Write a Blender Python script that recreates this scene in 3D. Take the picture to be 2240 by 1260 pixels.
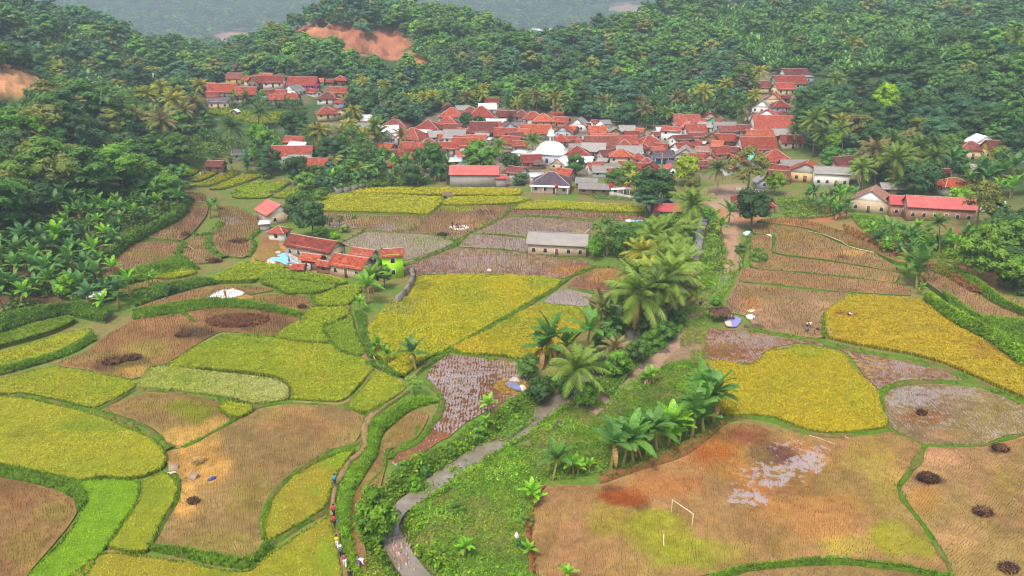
import bpy, math, random
import numpy as np
from mathutils import Vector, Matrix
from mathutils.geometry import delaunay_2d_cdt

for _o in list(bpy.data.objects):
    bpy.data.objects.remove(_o)
SC = bpy.context.scene
COL = SC.collection
R = math.radians

# ------------------------------------------------------------------ camera
CAM_H, PITCH, FPX = 54.0, R(19.7), 1618.0          # eye height (m), downward pitch, focal length in px of a 2240 px wide picture
cam_d = bpy.data.cameras.new('camera'); cam = bpy.data.objects.new('camera', cam_d); COL.objects.link(cam)
cam.location = (0, 0, CAM_H); cam.rotation_euler = (R(90) - PITCH, 0, 0)
cam_d.sensor_width = 36; cam_d.lens = FPX / 2240 * 36; cam_d.clip_start = 0.5; cam_d.clip_end = 9000
SC.camera = cam

# ------------------------------------------------------------------ sky, sun, exposure
SUN_EL, SUN_AZ = R(58), R(205)                      # azimuth clockwise from +Y: high, behind the camera and a little left
W = bpy.data.worlds.new('World'); SC.world = W; W.use_nodes = True
nt = W.node_tree; nt.nodes.clear()
sky = nt.nodes.new('ShaderNodeTexSky'); sky.sky_type = 'NISHITA'; sky.sun_disc = False
sky.sun_elevation = SUN_EL; sky.sun_rotation = SUN_AZ; sky.altitude = 300
sky.air_density = 1.0; sky.dust_density = 9.0; sky.ozone_density = 1.0
bg = nt.nodes.new('ShaderNodeBackground'); bg.inputs['Strength'].default_value = 0.14
wo = nt.nodes.new('ShaderNodeOutputWorld')
nt.links.new(sky.outputs[0], bg.inputs[0]); nt.links.new(bg.outputs[0], wo.inputs[0])
sun_d = bpy.data.lights.new('sun', 'SUN'); sun = bpy.data.objects.new('sun', sun_d); COL.objects.link(sun)
sun_d.energy = 1.9; sun_d.angle = R(10); sun_d.color = (1.0, 0.95, 0.87)
sd = Vector((math.sin(SUN_AZ) * math.cos(SUN_EL), math.cos(SUN_AZ) * math.cos(SUN_EL), math.sin(SUN_EL)))
sun.rotation_euler = sd.to_track_quat('Z', 'Y').to_euler()
sun.location = sd * 200
SC.view_settings.view_transform = 'Standard'; SC.view_settings.look = 'None'
SC.view_settings.exposure = 0.72; SC.view_settings.gamma = 1.0
try: SC.view_settings.use_curve_mapping = False
except Exception: pass
cy = SC.cycles
cy.max_bounces = 5; cy.diffuse_bounces = 3; cy.glossy_bounces = 2; cy.transmission_bounces = 3
cy.volume_bounces = 0; cy.sample_clamp_indirect = 3.0; cy.transparent_max_bounces = 4; cy.caustics_reflective = False; cy.caustics_refractive = False
cy.use_denoising = True; cy.denoiser = 'OPENIMAGEDENOISE'
try: cy.denoising_prefilter = 'ACCURATE'
except Exception: pass
cy.pixel_filter_type = 'BLACKMAN_HARRIS'; cy.filter_width = 1.15

# ------------------------------------------------------------------ pixels <-> space
_ct, _st = math.cos(PITCH), math.sin(PITCH)
def ray(u, v):
    a = (np.asarray(u, float) - 1120) / FPX; b = -(np.asarray(v, float) - 630) / FPX
    return np.stack([a, _ct + b * _st, -_st + b * _ct], -1)
def proj(p):
    p = np.asarray(p, float); z = p[..., 2] - CAM_H
    d = p[..., 1] * _ct - z * _st; up = p[..., 1] * _st + z * _ct
    return 1120 + FPX * p[..., 0] / d, 630 - FPX * up / d, d
def ctl(u, v, Y):
    d = ray(u, v); t = Y / d[1]; return (d[0] * t, Y, CAM_H + d[2] * t)

# ------------------------------------------------------------------ value noise (numpy)
def _hash(ix, iy, s):
    n = (ix.astype(np.int64) * 374761393 + iy.astype(np.int64) * 668265263 + s * 974711) & 0x7fffffff
    n = ((n ^ (n >> 13)) * 1274126177) & 0x7fffffff
    n = (n ^ (n >> 16)) & 0xffff
    return n / 65535.0
def noise(x, y, sc, s=0):
    x = np.asarray(x, float) / sc; y = np.asarray(y, float) / sc
    ix = np.floor(x); iy = np.floor(y); fx = x - ix; fy = y - iy
    fx = fx * fx * (3 - 2 * fx); fy = fy * fy * (3 - 2 * fy)
    a = _hash(ix, iy, s); b = _hash(ix + 1, iy, s); c = _hash(ix, iy + 1, s); d = _hash(ix + 1, iy + 1, s)
    return (a * (1 - fx) + b * fx) * (1 - fy) + (c * (1 - fx) + d * fx) * fy
def fbm(x, y, sc, s=0, o=3):
    r = 0; w = 0.5; t = 0
    for k in range(o):
        r = r + w * noise(x, y, sc / 2 ** k, s + k * 17); t += w; w *= 0.5
    return r / t
def sstep(a, b, x):
    t = np.clip((x - a) / (b - a), 0, 1); return t * t * (3 - 2 * t)

# ------------------------------------------------------------------ terrain
CT = []
# valley floor: level paddies
for Y in (30, 55, 80, 105, 130, 155, 180, 205, 230, 250):
    xl = {30: -60, 55: -70, 80: -80, 105: -88, 130: -82, 155: -85, 180: -88, 205: -86, 230: -100, 250: -112}[Y]
    xr = {30: 60, 55: 70, 80: 75, 105: 85, 130: 88, 155: 80, 180: 72, 205: 68, 230: 66, 250: 62}[Y]
    for x in np.linspace(xl, xr, 8): CT.append((x, Y, 0.0))
for Y in (20, 60, 100):
    CT.append((-160, Y, 6.0)); CT.append((160, Y, 4.0))
for p in [  # (u, v, distance) of bare ground under the canopy
    # left bank with the bananas, near forest
    (0, 640, 142), (120, 600, 152), (200, 640, 146), (0, 560, 155), (100, 540, 165), (200, 540, 172), (0, 500, 168), (150, 470, 188), (250, 480, 190), (330, 440, 214),
    (0, 400, 188), (-150, 450, 160), (-150, 300, 210), (0, 300, 217), (150, 400, 212), (200, 350, 232), (300, 320, 262), (360, 350, 262), (100, 300, 232), (330, 260, 300),
    (-60, 205, 276), (40, 225, 276), (75, 222, 276), (-60, 130, 291), (0, 135, 291), (40, 150, 290), (75, 172, 289), (105, 205, 290), (150, 225, 318), (60, 130, 320), (250, 235, 345), (400, 235, 368), (350, 205, 385), (300, 250, 335), (420, 290, 322), (380, 330, 285),
    # left hill: front spur and the dark wood behind it
    (-200, 60, 400), (0, 110, 372), (60, 78, 392), (130, 92, 402), (200, 120, 410), (320, 172, 418), (90, 165, 372), (200, 185, 385),
    (-120, 0, 470), (30, 30, 475), (100, 32, 480), (200, 50, 490), (290, 72, 500), (350, 120, 500), (400, 170, 500), (470, 190, 430),
    # left hamlet and central hill
    (460, 232, 345), (560, 225, 352), (640, 205, 366), (740, 200, 372), (575, 145, 420), (500, 195, 372), (720, 255, 336), (560, 258, 334), (440, 262, 336), (820, 235, 350), (640, 262, 330), (650, 160, 405),
    (600, 112, 455), (550, 150, 440), (700, 130, 440), (800, 150, 430), (660, 60, 525), (700, 70, 522), (760, 55, 535), (780, 95, 505), (740, 100, 500), (830, 75, 525), (870, 70, 530), (880, 120, 478), (840, 110, 500), (925, 145, 455), (700, 20, 575), (760, 20, 582), (900, 22, 612), (1000, 36, 600), (1080, 82, 575), (1130, 122, 545),
    (1000, 100, 500), (1000, 170, 435), (900, 200, 415), (1000, 215, 400), (900, 178, 428), (1100, 200, 408), (1080, 150, 460),
    # village ground
    (700, 385, 272), (850, 400, 262), (1000, 412, 255), (1150, 400, 262), (1300, 415, 252), (1450, 460, 225), (1600, 420, 246), (600, 340, 296), (750, 315, 314), (900, 345, 296), (1000, 330, 303), (1150, 340, 298), (1300, 335, 300), (1450, 335, 300), (1600, 335, 298),
    (870, 270, 338), (1000, 270, 344), (1150, 270, 346), (1300, 275, 342), (1450, 280, 338), (1550, 275, 342), (1000, 245, 366), (1130, 250, 366), (1250, 255, 362), (1380, 262, 355), (1650, 262, 344), (1690, 230, 352), (1720, 180, 374), (1740, 165, 384), (1700, 300, 320), (1740, 320, 305), (1640, 390, 262), (1760, 400, 252), (1690, 205, 362),
    # right hill
    (1150, 170, 430), (1130, 130, 455), (1210, 118, 500), (1260, 92, 530), (1350, 65, 545), (1450, 40, 560), (1300, 205, 402), (1450, 210, 398), (1300, 145, 450), (1500, 110, 470), (1580, 200, 398), (1500, 50, 545), (1620, 110, 455), (1700, 110, 445), (1700, 50, 520), (1650, -20, 620), (1500, 10, 580), (1800, 0, 560),
    (1800, 80, 455), (1900, 90, 440), (1900, 30, 540), (2000, 40, 520), (2100, 45, 510), (2240, 55, 490), (2050, 85, 440), (2300, 90, 430), (1820, 160, 392),
    # right near slope
    (2240, 130, 318), (2130, 165, 322), (2000, 190, 330), (1900, 220, 330), (1990, 270, 300), (2100, 265, 288), (2235, 235, 280), (1850, 300, 305), (1800, 340, 290), (1950, 330, 275),
    (2120, 350, 244), (2230, 350, 240), (2050, 400, 236), (1900, 400, 246), (2235, 420, 208), (1840, 415, 242), (1900, 460, 215), (2080, 470, 205), (2160, 470, 200), (1780, 450, 222), (2000, 520, 180), (2150, 560, 164), (2240, 620, 146), (2240, 540, 164), (2320, 640, 140), (2100, 615, 154), (2240, 690, 131), (2320, 500, 180),
    # far hills
    (450, 120, 1903), (520, 95, 2015), (560, 60, 2240), (450, 50, 2324), (300, 20, 2296), (450, 0, 2688), (600, -10, 2688), (700, 0, 2520), (450, -70, 3304), (800, -60, 3304), (150, -60, 3304), (-200, -40, 2800), (1100, -70, 3360), (1300, -70, 3360), (1600, -70, 3500),
    (1150, 100, 1959), (1210, 92, 2015), (1190, 66, 2128), (1260, 50, 2296), (1340, 20, 2520), (1400, 5, 2604), (1130, 40, 2464), (1060, 0, 2744), (1200, 0, 2856), (1000, 10, 2520), (1500, -10, 2800), (2000, -15, 3080), (2200, -5, 2940), (2400, -30, 3080), (1800, -40, 3220),
]: CT.append(ctl(*p))
# dips behind the ridges, far rim
CT += [(-330, 640, 22), (-150, 620, 14), (-60, 720, 16), (60, 690, 18), (-230, 560, 24), (-60, 620, 22), (260, 740, 55), (420, 760, 60), (150, 660, 44), (-500, 700, 45), (600, 600, 60), (-450, 450, 60), (420, 420, 64), (300, 330, 46), (-330, 330, 50),
       (-300, 900, 10), (0, 950, 12), (300, 1000, 35), (-600, 900, 30), (-500, 1150, 18), (0, 1250, 14), (500, 1300, 50), (-2700, 4150, 470), (-1300, 4150, 500), (0, 4150, 480), (1300, 4150, 470), (2700, 4150, 480), (-2800, 2500, 340), (2900, 2500, 330), (1500, 1100, 100), (-1300, 900, 85)]
CT = np.array(CT, float)
def _solve():
    P = CT[:, :2] / 100.0
    D = np.linalg.norm(P[:, None] - P[None], axis=-1)
    n = len(P); A = np.zeros((n + 3, n + 3)); A[:n, :n] = D - np.eye(n) * 0.015
    A[:n, n] = 1; A[:n, n + 1:] = P; A[n, :n] = 1; A[n + 1:, :n] = P.T
    b = np.zeros(n + 3); b[:n] = CT[:, 2]
    return P, np.linalg.solve(A, b)
_P, _w = _solve()
GX0, GX1, GY0, GY1, GS = -3300, 3300, 0, 4200, 10.0
_gx = np.arange(GX0, GX1 + GS, GS); _gy = np.arange(GY0, GY1 + GS, GS)
GRID = np.zeros((len(_gy), len(_gx)))
for j, y in enumerate(_gy):
    q = np.stack([_gx, np.full_like(_gx, y)], -1) / 100.0
    d = np.sqrt(((q[:, None] - _P[None]) ** 2).sum(-1) + 0.002)
    GRID[j] = d @ _w[:-3] + _w[-3] + q @ _w[-2:]
for _k in range(1):
    g = np.pad(GRID, 1, mode='edge')
    GRID = (g[1:-1, 1:-1] * 4 + g[:-2, 1:-1] * 2 + g[2:, 1:-1] * 2 + g[1:-1, :-2] * 2 + g[1:-1, 2:] * 2 + g[:-2, :-2] + g[2:, :-2] + g[:-2, 2:] + g[2:, 2:]) / 16
def G0(x, y):
    fx = np.clip((np.asarray(x, float) - GX0) / GS, 0, len(_gx) - 1.001); fy = np.clip((np.asarray(y, float) - GY0) / GS, 0, len(_gy) - 1.001)
    i = fx.astype(int); j = fy.astype(int); fx = fx - i; fy = fy - j
    return (GRID[j, i] * (1 - fx) + GRID[j, i + 1] * fx) * (1 - fy) + (GRID[j + 1, i] * (1 - fx) + GRID[j + 1, i + 1] * fx) * fy
_YS = np.concatenate([np.arange(25, 420, 1.5), np.arange(420, 1000, 3.0), np.arange(1000, 4190, 10.0)])
def at(u, v, h=0.0, gf=None):
    """where the view through a picture point meets the ground raised by h"""
    gf = gf or G0
    u = np.atleast_1d(np.asarray(u, float)); v = np.atleast_1d(np.asarray(v, float))
    h = np.broadcast_to(np.asarray(h, float), u.shape)
    out = np.zeros((len(u), 3))
    for k in range(0, len(u), 2000):
        d = ray(u[k:k + 2000], v[k:k + 2000]); d = d / d[:, 1:2]; hh = h[k:k + 2000]
        X = d[:, :1] * _YS; Z = CAM_H + d[:, 2:] * _YS
        f = Z - gf(X, np.broadcast_to(_YS, X.shape)) - hh[:, None]
        hit = f < 0; idx = np.where(hit.any(1), hit.argmax(1), len(_YS) - 1)
        b = _YS[idx]; a = _YS[np.maximum(idx - 1, 0)]
        for _ in range(14):
            m = (a + b) / 2; g = CAM_H + d[:, 2] * m - gf(d[:, 0] * m, m) - hh
            a = np.where(g > 0, m, a); b = np.where(g > 0, b, m)
        out[k:k + 2000] = np.stack([d[:, 0] * b, b, CAM_H + d[:, 2] * b], -1)
    return out
def at1(u, v, h=0.0, gf=None): return at([u], [v], h, gf)[0]

# ------------------------------------------------------------------ mesh helpers
def mesh_from(name, co, faces, mats=(), col=None, smooth=False, extra=None, mi=None):
    """co (n,3); faces: list of arrays, each (m,k)"""
    me = bpy.data.meshes.new(name)
    co = np.ascontiguousarray(co, dtype=np.float32); me.vertices.add(len(co)); me.vertices.foreach_set('co', co.ravel())
    fl = [np.asarray(f, dtype=np.int32) for f in faces if len(f)]
    nl = sum(f.size for f in fl); npoly = sum(len(f) for f in fl)
    me.loops.add(nl); me.polygons.add(npoly)
    me.loops.foreach_set('vertex_index', np.concatenate([f.ravel() for f in fl]) if fl else np.zeros(0, np.int32))
    st = []; o = 0
    for f in fl:
        st.append(o + np.arange(len(f)) * f.shape[1]); o += f.size
    me.polygons.foreach_set('loop_start', np.concatenate(st).astype(np.int32))
    for m in mats: me.materials.append(m)
    if mi is not None: me.polygons.foreach_set('material_index', np.asarray(mi, np.int32))
    if smooth: me.polygons.foreach_set('use_smooth', np.ones(npoly, bool))
    if col is not None:
        a = me.attributes.new('Col', 'FLOAT_COLOR', 'POINT')
        c = np.ones((len(co), 4), np.float32); c[:, :3] = np.clip(col, 0, 1); a.data.foreach_set('color', c.ravel())
    for k, arr in (extra or {}).items():
        a = me.attributes.new(k, 'FLOAT', 'POINT'); a.data.foreach_set('value', np.asarray(arr, np.float32))
    me.update(calc_edges=True)
    return me
def link(name, me, parent=None, loc=None):
    o = bpy.data.objects.new(name, me); COL.objects.link(o)
    if parent is not None: o.parent = parent
    if loc is not None: o.location = loc
    return o
def tag(o, label=None, cat=None, group=None, kind=None):
    if label: o['label'] = label
    if cat: o['category'] = cat
    if group: o['group'] = group
    if kind: o['kind'] = kind
    return o
def root(name, loc, label=None, cat=None, group=None, rz=0.0, sc=1.0):
    o = bpy.data.objects.new(name, None); COL.objects.link(o)
    o.empty_display_size = 0.3; o.location = loc; o.rotation_euler = (0, 0, rz)
    o.scale = (sc, sc, sc) if np.isscalar(sc) else sc
    return tag(o, label, cat, group)

class Acc:
    """collects shapes into one mesh"""
    def __init__(s): s.v = []; s.q = []; s.t = []; s.c = []; s.n = 0
    def add(s, v, q=None, t=None, c=None):
        v = np.asarray(v, np.float32).reshape(-1, 3); s.v.append(v)
        if q is not None and len(q): s.q.append(np.asarray(q).reshape(-1, 4) + s.n)
        if t is not None and len(t): s.t.append(np.asarray(t).reshape(-1, 3) + s.n)
        if c is None: c = (1, 1, 1)
        s.c.append(np.broadcast_to(np.asarray(c, np.float32), (len(v), 3)))
        s.n += len(v)
    def quads(s, v, c=None):
        v = np.asarray(v, float).reshape(-1, 3); s.add(v, np.arange(len(v)).reshape(-1, 4), c=c)
    def box(s, x0, x1, y0, y1, z0, z1, c=None):
        v = [(x0, y0, z0), (x1, y0, z0), (x1, y1, z0), (x0, y1, z0), (x0, y0, z1), (x1, y0, z1), (x1, y1, z1), (x0, y1, z1)]
        s.add(v, [(0, 3, 2, 1), (4, 5, 6, 7), (0, 1, 5, 4), (1, 2, 6, 5), (2, 3, 7, 6), (3, 0, 4, 7)], c=c)
    def tube(s, pts, rad, n=8, c=None, cap=True):
        pts = np.asarray(pts, float); m = len(pts); rad = np.broadcast_to(np.asarray(rad, float), (m,))
        tg = np.gradient(pts, axis=0); tg /= np.linalg.norm(tg, axis=1, keepdims=True) + 1e-9
        ref = np.array([0, 0, 1.0]) if abs(tg[:, 2]).mean() < 0.8 else np.array([1.0, 0, 0])
        a = np.cross(tg, ref); a /= np.linalg.norm(a, axis=1, keepdims=True) + 1e-9; b = np.cross(tg, a)
        th = np.linspace(0, 2 * np.pi, n, endpoint=False)
        v = pts[:, None] + rad[:, None, None] * (np.cos(th)[None, :, None] * a[:, None] + np.sin(th)[None, :, None] * b[:, None])
        i = np.arange(m - 1)[:, None] * n; k = np.arange(n)[None]; k2 = (k + 1) % n
        q = np.stack([i + k, i + k2, i + n + k2, i + n + k], -1).reshape(-1, 4)
        v = v.reshape(-1, 3); t = []
        if cap:
            v = np.vstack([v, pts[:1], pts[-1:]]); e = m * n
            t = [(e, (j + 1) % n, j) for j in range(n)] + [(e + 1, e - n + j, e - n + (j + 1) % n) for j in range(n)]
        s.add(v, q, t, c)
    def lathe(s, prof, n=16, cx=0, cy=0, c=None):
        prof = np.asarray(prof, float); m = len(prof); th = np.linspace(0, 2 * np.pi, n, endpoint=False)
        v = np.stack([cx + prof[:, :1] * np.cos(th), cy + prof[:, :1] * np.sin(th), np.broadcast_to(prof[:, 1:], (m, n))], -1).reshape(-1, 3)
        i = np.arange(m - 1)[:, None] * n; k = np.arange(n)[None]; k2 = (k + 1) % n
        s.add(v, np.stack([i + k, i + k2, i + n + k2, i + n + k], -1).reshape(-1, 4), c=c)
    def mesh(s, name, mats=(), smooth=False, col=False):
        return mesh_from(name, np.vstack(s.v), [np.vstack(s.q) if s.q else [], np.vstack(s.t) if s.t else []], mats, np.vstack(s.c) if col else None, smooth)
    def obj(s, name, mat, parent=None, smooth=False, col=False, loc=None):
        return link(name, s.mesh(name, [mat] if mat else [], smooth, col), parent, loc)

def scatter(acc, tpl, pos, yaw, scl, col, jit=0.25, rng=None, tilt=None):
    """many copies of a quad template (k,4,3) merged into acc"""
    rng = rng or np.random.default_rng(1)
    n = len(pos)
    if n == 0: return
    if n > 3000:
        for a in range(0, n, 3000): scatter(acc, tpl, pos[a:a + 3000], yaw[a:a + 3000], np.asarray(scl)[a:a + 3000], col[a:a + 3000], jit, rng)
        return
    tpl = np.asarray(tpl, float); k = tpl.shape[0]; t = tpl.reshape(-1, 3)
    c, s = np.cos(yaw)[:, None], np.sin(yaw)[:, None]
    scl = np.asarray(scl, float); scl = scl[:, None] if scl.ndim == 1 else scl
    sx = scl[:, :1]; sz = scl[:, -1:]
    x = (t[:, 0] * c - t[:, 1] * s) * sx; y = (t[:, 0] * s + t[:, 1] * c) * sx; z = t[:, 2] * sz
    v = np.stack([x, y, z], -1) + pos[:, None]
    cc = np.repeat(col[:, None].astype(np.float32), k * 4, 1) * (1 + jit * (np.repeat(rng.random((n, k), dtype=np.float32), 4, 1)[..., None] - 0.5) * 2)
    v = v.reshape(-1, 3)
    acc.add(v, np.arange(len(v)).reshape(-1, 4), c=np.clip(cc.reshape(-1, 3), 0, 1))

# ------------------------------------------------------------------ materials
MATS = {}
def new_mat(name):
    m = bpy.data.materials.new(name); m.use_nodes = True; t = m.node_tree; t.nodes.clear()
    o = t.nodes.new('ShaderNodeOutputMaterial'); p = t.nodes.new('ShaderNodeBsdfPrincipled')
    p.inputs['Specular IOR Level'].default_value = 0.25
    t.links.new(p.outputs[0], o.inputs[0]); MATS[name] = m
    return m, t, p
def N(t, kind, **kw):
    n = t.nodes.new(kind)
    for k, v in kw.items(): setattr(n, k, v)
    return n
def tex_noise(t, scale, detail=4, rough=0.6, vec=None):
    n = N(t, 'ShaderNodeTexNoise'); n.inputs['Scale'].default_value = scale; n.inputs['Detail'].default_value = detail; n.inputs['Roughness'].default_value = rough
    if vec is not None: t.links.new(vec, n.inputs['Vector'])
    return n
def ramp(t, fac, stops):
    r = N(t, 'ShaderNodeValToRGB'); e = r.color_ramp.elements
    e[0].position, e[0].color = stops[0][0], (*stops[0][1], 1); e[1].position, e[1].color = stops[-1][0], (*stops[-1][1], 1)
    for p, c in stops[1:-1]:
        x = e.new(p); x.color = (*c, 1)
    t.links.new(fac, r.inputs[0]); return r
def mixc(t, fac, a, b, mode='MIX'):
    m = N(t, 'ShaderNodeMix', data_type='RGBA', blend_type=mode)
    if hasattr(fac, 'links'): t.links.new(fac, m.inputs[0])
    else: m.inputs[0].default_value = fac
    for s, x in ((m.inputs[6], a), (m.inputs[7], b)):
        if hasattr(x, 'links'): t.links.new(x, s)
        else: s.default_value = (*x, 1)
    return m.outputs[2]
def grey(t, fac, lo, hi, a=0.25, b=0.75):
    m = N(t, 'ShaderNodeMapRange'); m.inputs[1].default_value = a; m.inputs[2].default_value = b; m.inputs[3].default_value = lo; m.inputs[4].default_value = hi
    t.links.new(fac, m.inputs[0]); return m.outputs[0]
def bump(t, p, h, dist=0.05, strength=0.6):
    b = N(t, 'ShaderNodeBump'); b.inputs['Strength'].default_value = strength; b.inputs['Distance'].default_value = dist
    t.links.new(h, b.inputs['Height']); t.links.new(b.outputs[0], p.inputs['Normal'])
def geo_pos(t): return N(t, 'ShaderNodeNewGeometry').outputs['Position']
def obj_pos(t): return N(t, 'ShaderNodeTexCoord').outputs['Object']

def mat_simple(name, col, rough=0.8, var=0.25, scale=1.5, bmp=0.0, metal=0.0):
    m, t, p = new_mat(name)
    n = tex_noise(t, scale, 5, 0.65, obj_pos(t)); n2 = tex_noise(t, scale * 9, 2, 0.5, obj_pos(t))
    f = mixc(t, 0.4, n.outputs['Fac'], n2.outputs['Fac'])
    t.links.new(mixc(t, 1.0, (*col,), grey(t, f, 1 - var, 1 + var), 'MULTIPLY'), p.inputs['Base Color'])
    p.inputs['Roughness'].default_value = rough; p.inputs['Metallic'].default_value = metal
    if bmp: bump(t, p, n2.outputs['Fac'], bmp)
    return m
def mat_attr(name, rough=0.9, var=0.2, scale=2.0, wet=False, transl=0.0, bmp=0.0, rows=.16, silt_sheen=(0.44, .38, .385)):
    """albedo from the mesh's own colour attribute, broken up by noise"""
    m, t, p = new_mat(name); g = geo_pos(t)
    a = N(t, 'ShaderNodeAttribute', attribute_name='Col')
    n = tex_noise(t, scale, 5, 0.7, g)
    c = mixc(t, 1.0, a.outputs['Color'], grey(t, n.outputs['Fac'], 1 - var, 1 + var), 'MULTIPLY')
    p.inputs['Roughness'].default_value = rough
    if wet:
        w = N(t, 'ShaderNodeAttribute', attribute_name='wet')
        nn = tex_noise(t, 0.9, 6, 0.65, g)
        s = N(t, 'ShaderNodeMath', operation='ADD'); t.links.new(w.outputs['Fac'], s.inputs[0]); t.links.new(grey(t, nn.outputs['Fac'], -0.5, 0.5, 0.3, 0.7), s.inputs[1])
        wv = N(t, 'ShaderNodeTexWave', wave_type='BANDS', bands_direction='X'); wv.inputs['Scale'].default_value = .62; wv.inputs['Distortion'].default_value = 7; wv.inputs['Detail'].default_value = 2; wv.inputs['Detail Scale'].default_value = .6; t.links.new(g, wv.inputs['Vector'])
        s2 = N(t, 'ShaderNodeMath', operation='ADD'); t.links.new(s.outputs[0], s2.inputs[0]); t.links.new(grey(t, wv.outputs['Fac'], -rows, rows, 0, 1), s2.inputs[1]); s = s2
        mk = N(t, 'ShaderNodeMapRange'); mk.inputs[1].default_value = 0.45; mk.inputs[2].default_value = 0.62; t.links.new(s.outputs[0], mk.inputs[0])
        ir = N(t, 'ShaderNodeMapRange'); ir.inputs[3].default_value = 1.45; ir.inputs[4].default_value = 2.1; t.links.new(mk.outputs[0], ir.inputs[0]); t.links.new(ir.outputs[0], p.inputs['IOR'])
        c = mixc(t, mk.outputs[0], c, mixc(t, .55, c, silt_sheen))  # wet parts paled: silty water plus bright sky reflection painted into the base colour
        r = N(t, 'ShaderNodeMapRange'); r.inputs[3].default_value = rough; r.inputs[4].default_value = 0.07; t.links.new(mk.outputs[0], r.inputs[0]); t.links.new(r.outputs[0], p.inputs['Roughness'])
        sp = N(t, 'ShaderNodeMapRange'); sp.inputs[3].default_value = 0.2; sp.inputs[4].default_value = 1.0; t.links.new(mk.outputs[0], sp.inputs[0]); t.links.new(sp.outputs[0], p.inputs['Specular IOR Level'])
    t.links.new(c, p.inputs['Base Color'])
    if bmp: bump(t, p, n.outputs['Fac'], bmp, 0.8)
    if transl:
        tr = N(t, 'ShaderNodeBsdfTranslucent'); t.links.new(c, tr.inputs[0]); mx = N(t, 'ShaderNodeMixShader'); mx.inputs[0].default_value = transl
        o = [x for x in t.nodes if x.type == 'OUTPUT_MATERIAL'][0]
        t.links.new(p.outputs[0], mx.inputs[1]); t.links.new(tr.outputs[0], mx.inputs[2]); t.links.new(mx.outputs[0], o.inputs[0])
    return m
def mat_leaf(name, col, var=0.45, transl=0.25, rough=0.7, spec=0.2):
    """foliage of one plant: its colour times the object's own colour, leaf to leaf variation"""
    m, t, p = new_mat(name)
    oi = N(t, 'ShaderNodeObjectInfo'); g = geo_pos(t)
    n = tex_noise(t, 0.55, 3, 0.6, g); n2 = tex_noise(t, 5.0, 2, 0.5, g)
    c = mixc(t, 1.0, (*col,), oi.outputs['Color'], 'MULTIPLY')
    c = mixc(t, 1.0, c, grey(t, n.outputs['Fac'], 1 - var, 1 + var, 0.3, 0.7), 'MULTIPLY')
    c = mixc(t, 1.0, c, grey(t, n2.outputs['Fac'], 0.7, 1.3, 0.3, 0.7), 'MULTIPLY')
    t.links.new(c, p.inputs['Base Color']); p.inputs['Roughness'].default_value = rough; p.inputs['Specular IOR Level'].default_value = spec
    tr = N(t, 'ShaderNodeBsdfTranslucent'); t.links.new(c, tr.inputs[0]); mx = N(t, 'ShaderNodeMixShader'); mx.inputs[0].default_value = transl
    o = [x for x in t.nodes if x.type == 'OUTPUT_MATERIAL'][0]
    t.links.new(p.outputs[0], mx.inputs[1]); t.links.new(tr.outputs[0], mx.inputs[2]); t.links.new(mx.outputs[0], o.inputs[0])
    return m
# ================================================================== ground, river, fields
RNG = np.random.default_rng(7)
def cr(pts, n=5, closed=True):
    """smooth curve through picture points"""
    P = np.asarray(pts, float); m = len(P); out = []
    for i in range(m if closed else m - 1):
        if closed: a, b, c, d = P[(i - 1) % m], P[i], P[(i + 1) % m], P[(i + 2) % m]
        else: a, b, c, d = P[max(i - 1, 0)], P[i], P[i + 1], P[min(i + 2, m - 1)]
        l = np.linalg.norm(c - b); k = max(2, min(n, int(l / 8)))
        m1 = (c - a) * 0.5 * min(1, l / (np.linalg.norm(b - a) + 1e-6)) ; m2 = (d - b) * 0.5 * min(1, l / (np.linalg.norm(d - c) + 1e-6))
        m1 *= 0.8; m2 *= 0.8
        for t in np.arange(k) / k:
            t2, t3 = t * t, t * t * t
            out.append((2 * t3 - 3 * t2 + 1) * b + (t3 - 2 * t2 + t) * m1 + (-2 * t3 + 3 * t2) * c + (t3 - t2) * m2)
    if not closed: out.append(P[-1])
    return np.array(out)
def inside(P, x, y):
    r = np.zeros(np.shape(x), bool); n = len(P); j = n - 1
    for i in range(n):
        xi, yi = P[i]; xj, yj = P[j]
        if yi != yj:
            r ^= ((yi > y) != (yj > y)) & (x < (xj - xi) * (y - yi) / (yj - yi) + xi)
        j = i
    return r
def fill(P, sp, jit=0.35, ang=0.0, inset=0.0, rng=RNG):
    """grid points inside a polygon given in the ground plane"""
    c, s = math.cos(ang), math.sin(ang); Q = np.stack([P[:, 0] * c + P[:, 1] * s, -P[:, 0] * s + P[:, 1] * c], -1)
    x0, y0 = Q.min(0); x1, y1 = Q.max(0)
    gx, gy = np.meshgrid(np.arange(x0, x1, sp), np.arange(y0, y1, sp)); gx = gx.ravel(); gy = gy.ravel()
    gx = gx + rng.uniform(-jit, jit, gx.shape) * sp; gy = gy + rng.uniform(-jit, jit, gy.shape) * sp
    m = inside(Q, gx, gy); gx, gy = gx[m], gy[m]
    if inset:
        d = np.full(len(gx), 1e9); a = Q; b = np.roll(Q, -1, 0)
        for p, q in zip(a, b): 
            e = q - p; l = e @ e + 1e-9; t = np.clip(((gx - p[0]) * e[0] + (gy - p[1]) * e[1]) / l, 0, 1)
            d = np.minimum(d, np.hypot(gx - p[0] - t * e[0], gy - p[1] - t * e[1]))
        gx, gy = gx[d > inset], gy[d > inset]
    return np.stack([gx * c - gy * s, gx * s + gy * c], -1)
def dist_line(L, x, y):
    d = np.full(np.shape(x), 1e9)
    for p, q in zip(L[:-1], L[1:]):
        e = q - p; l = e @ e + 1e-9; t = np.clip(((x - p[0]) * e[0] + (y - p[1]) * e[1]) / l, 0, 1)
        d = np.minimum(d, np.hypot(x - p[0] - t * e[0], y - p[1] - t * e[1]))
    return d
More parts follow.
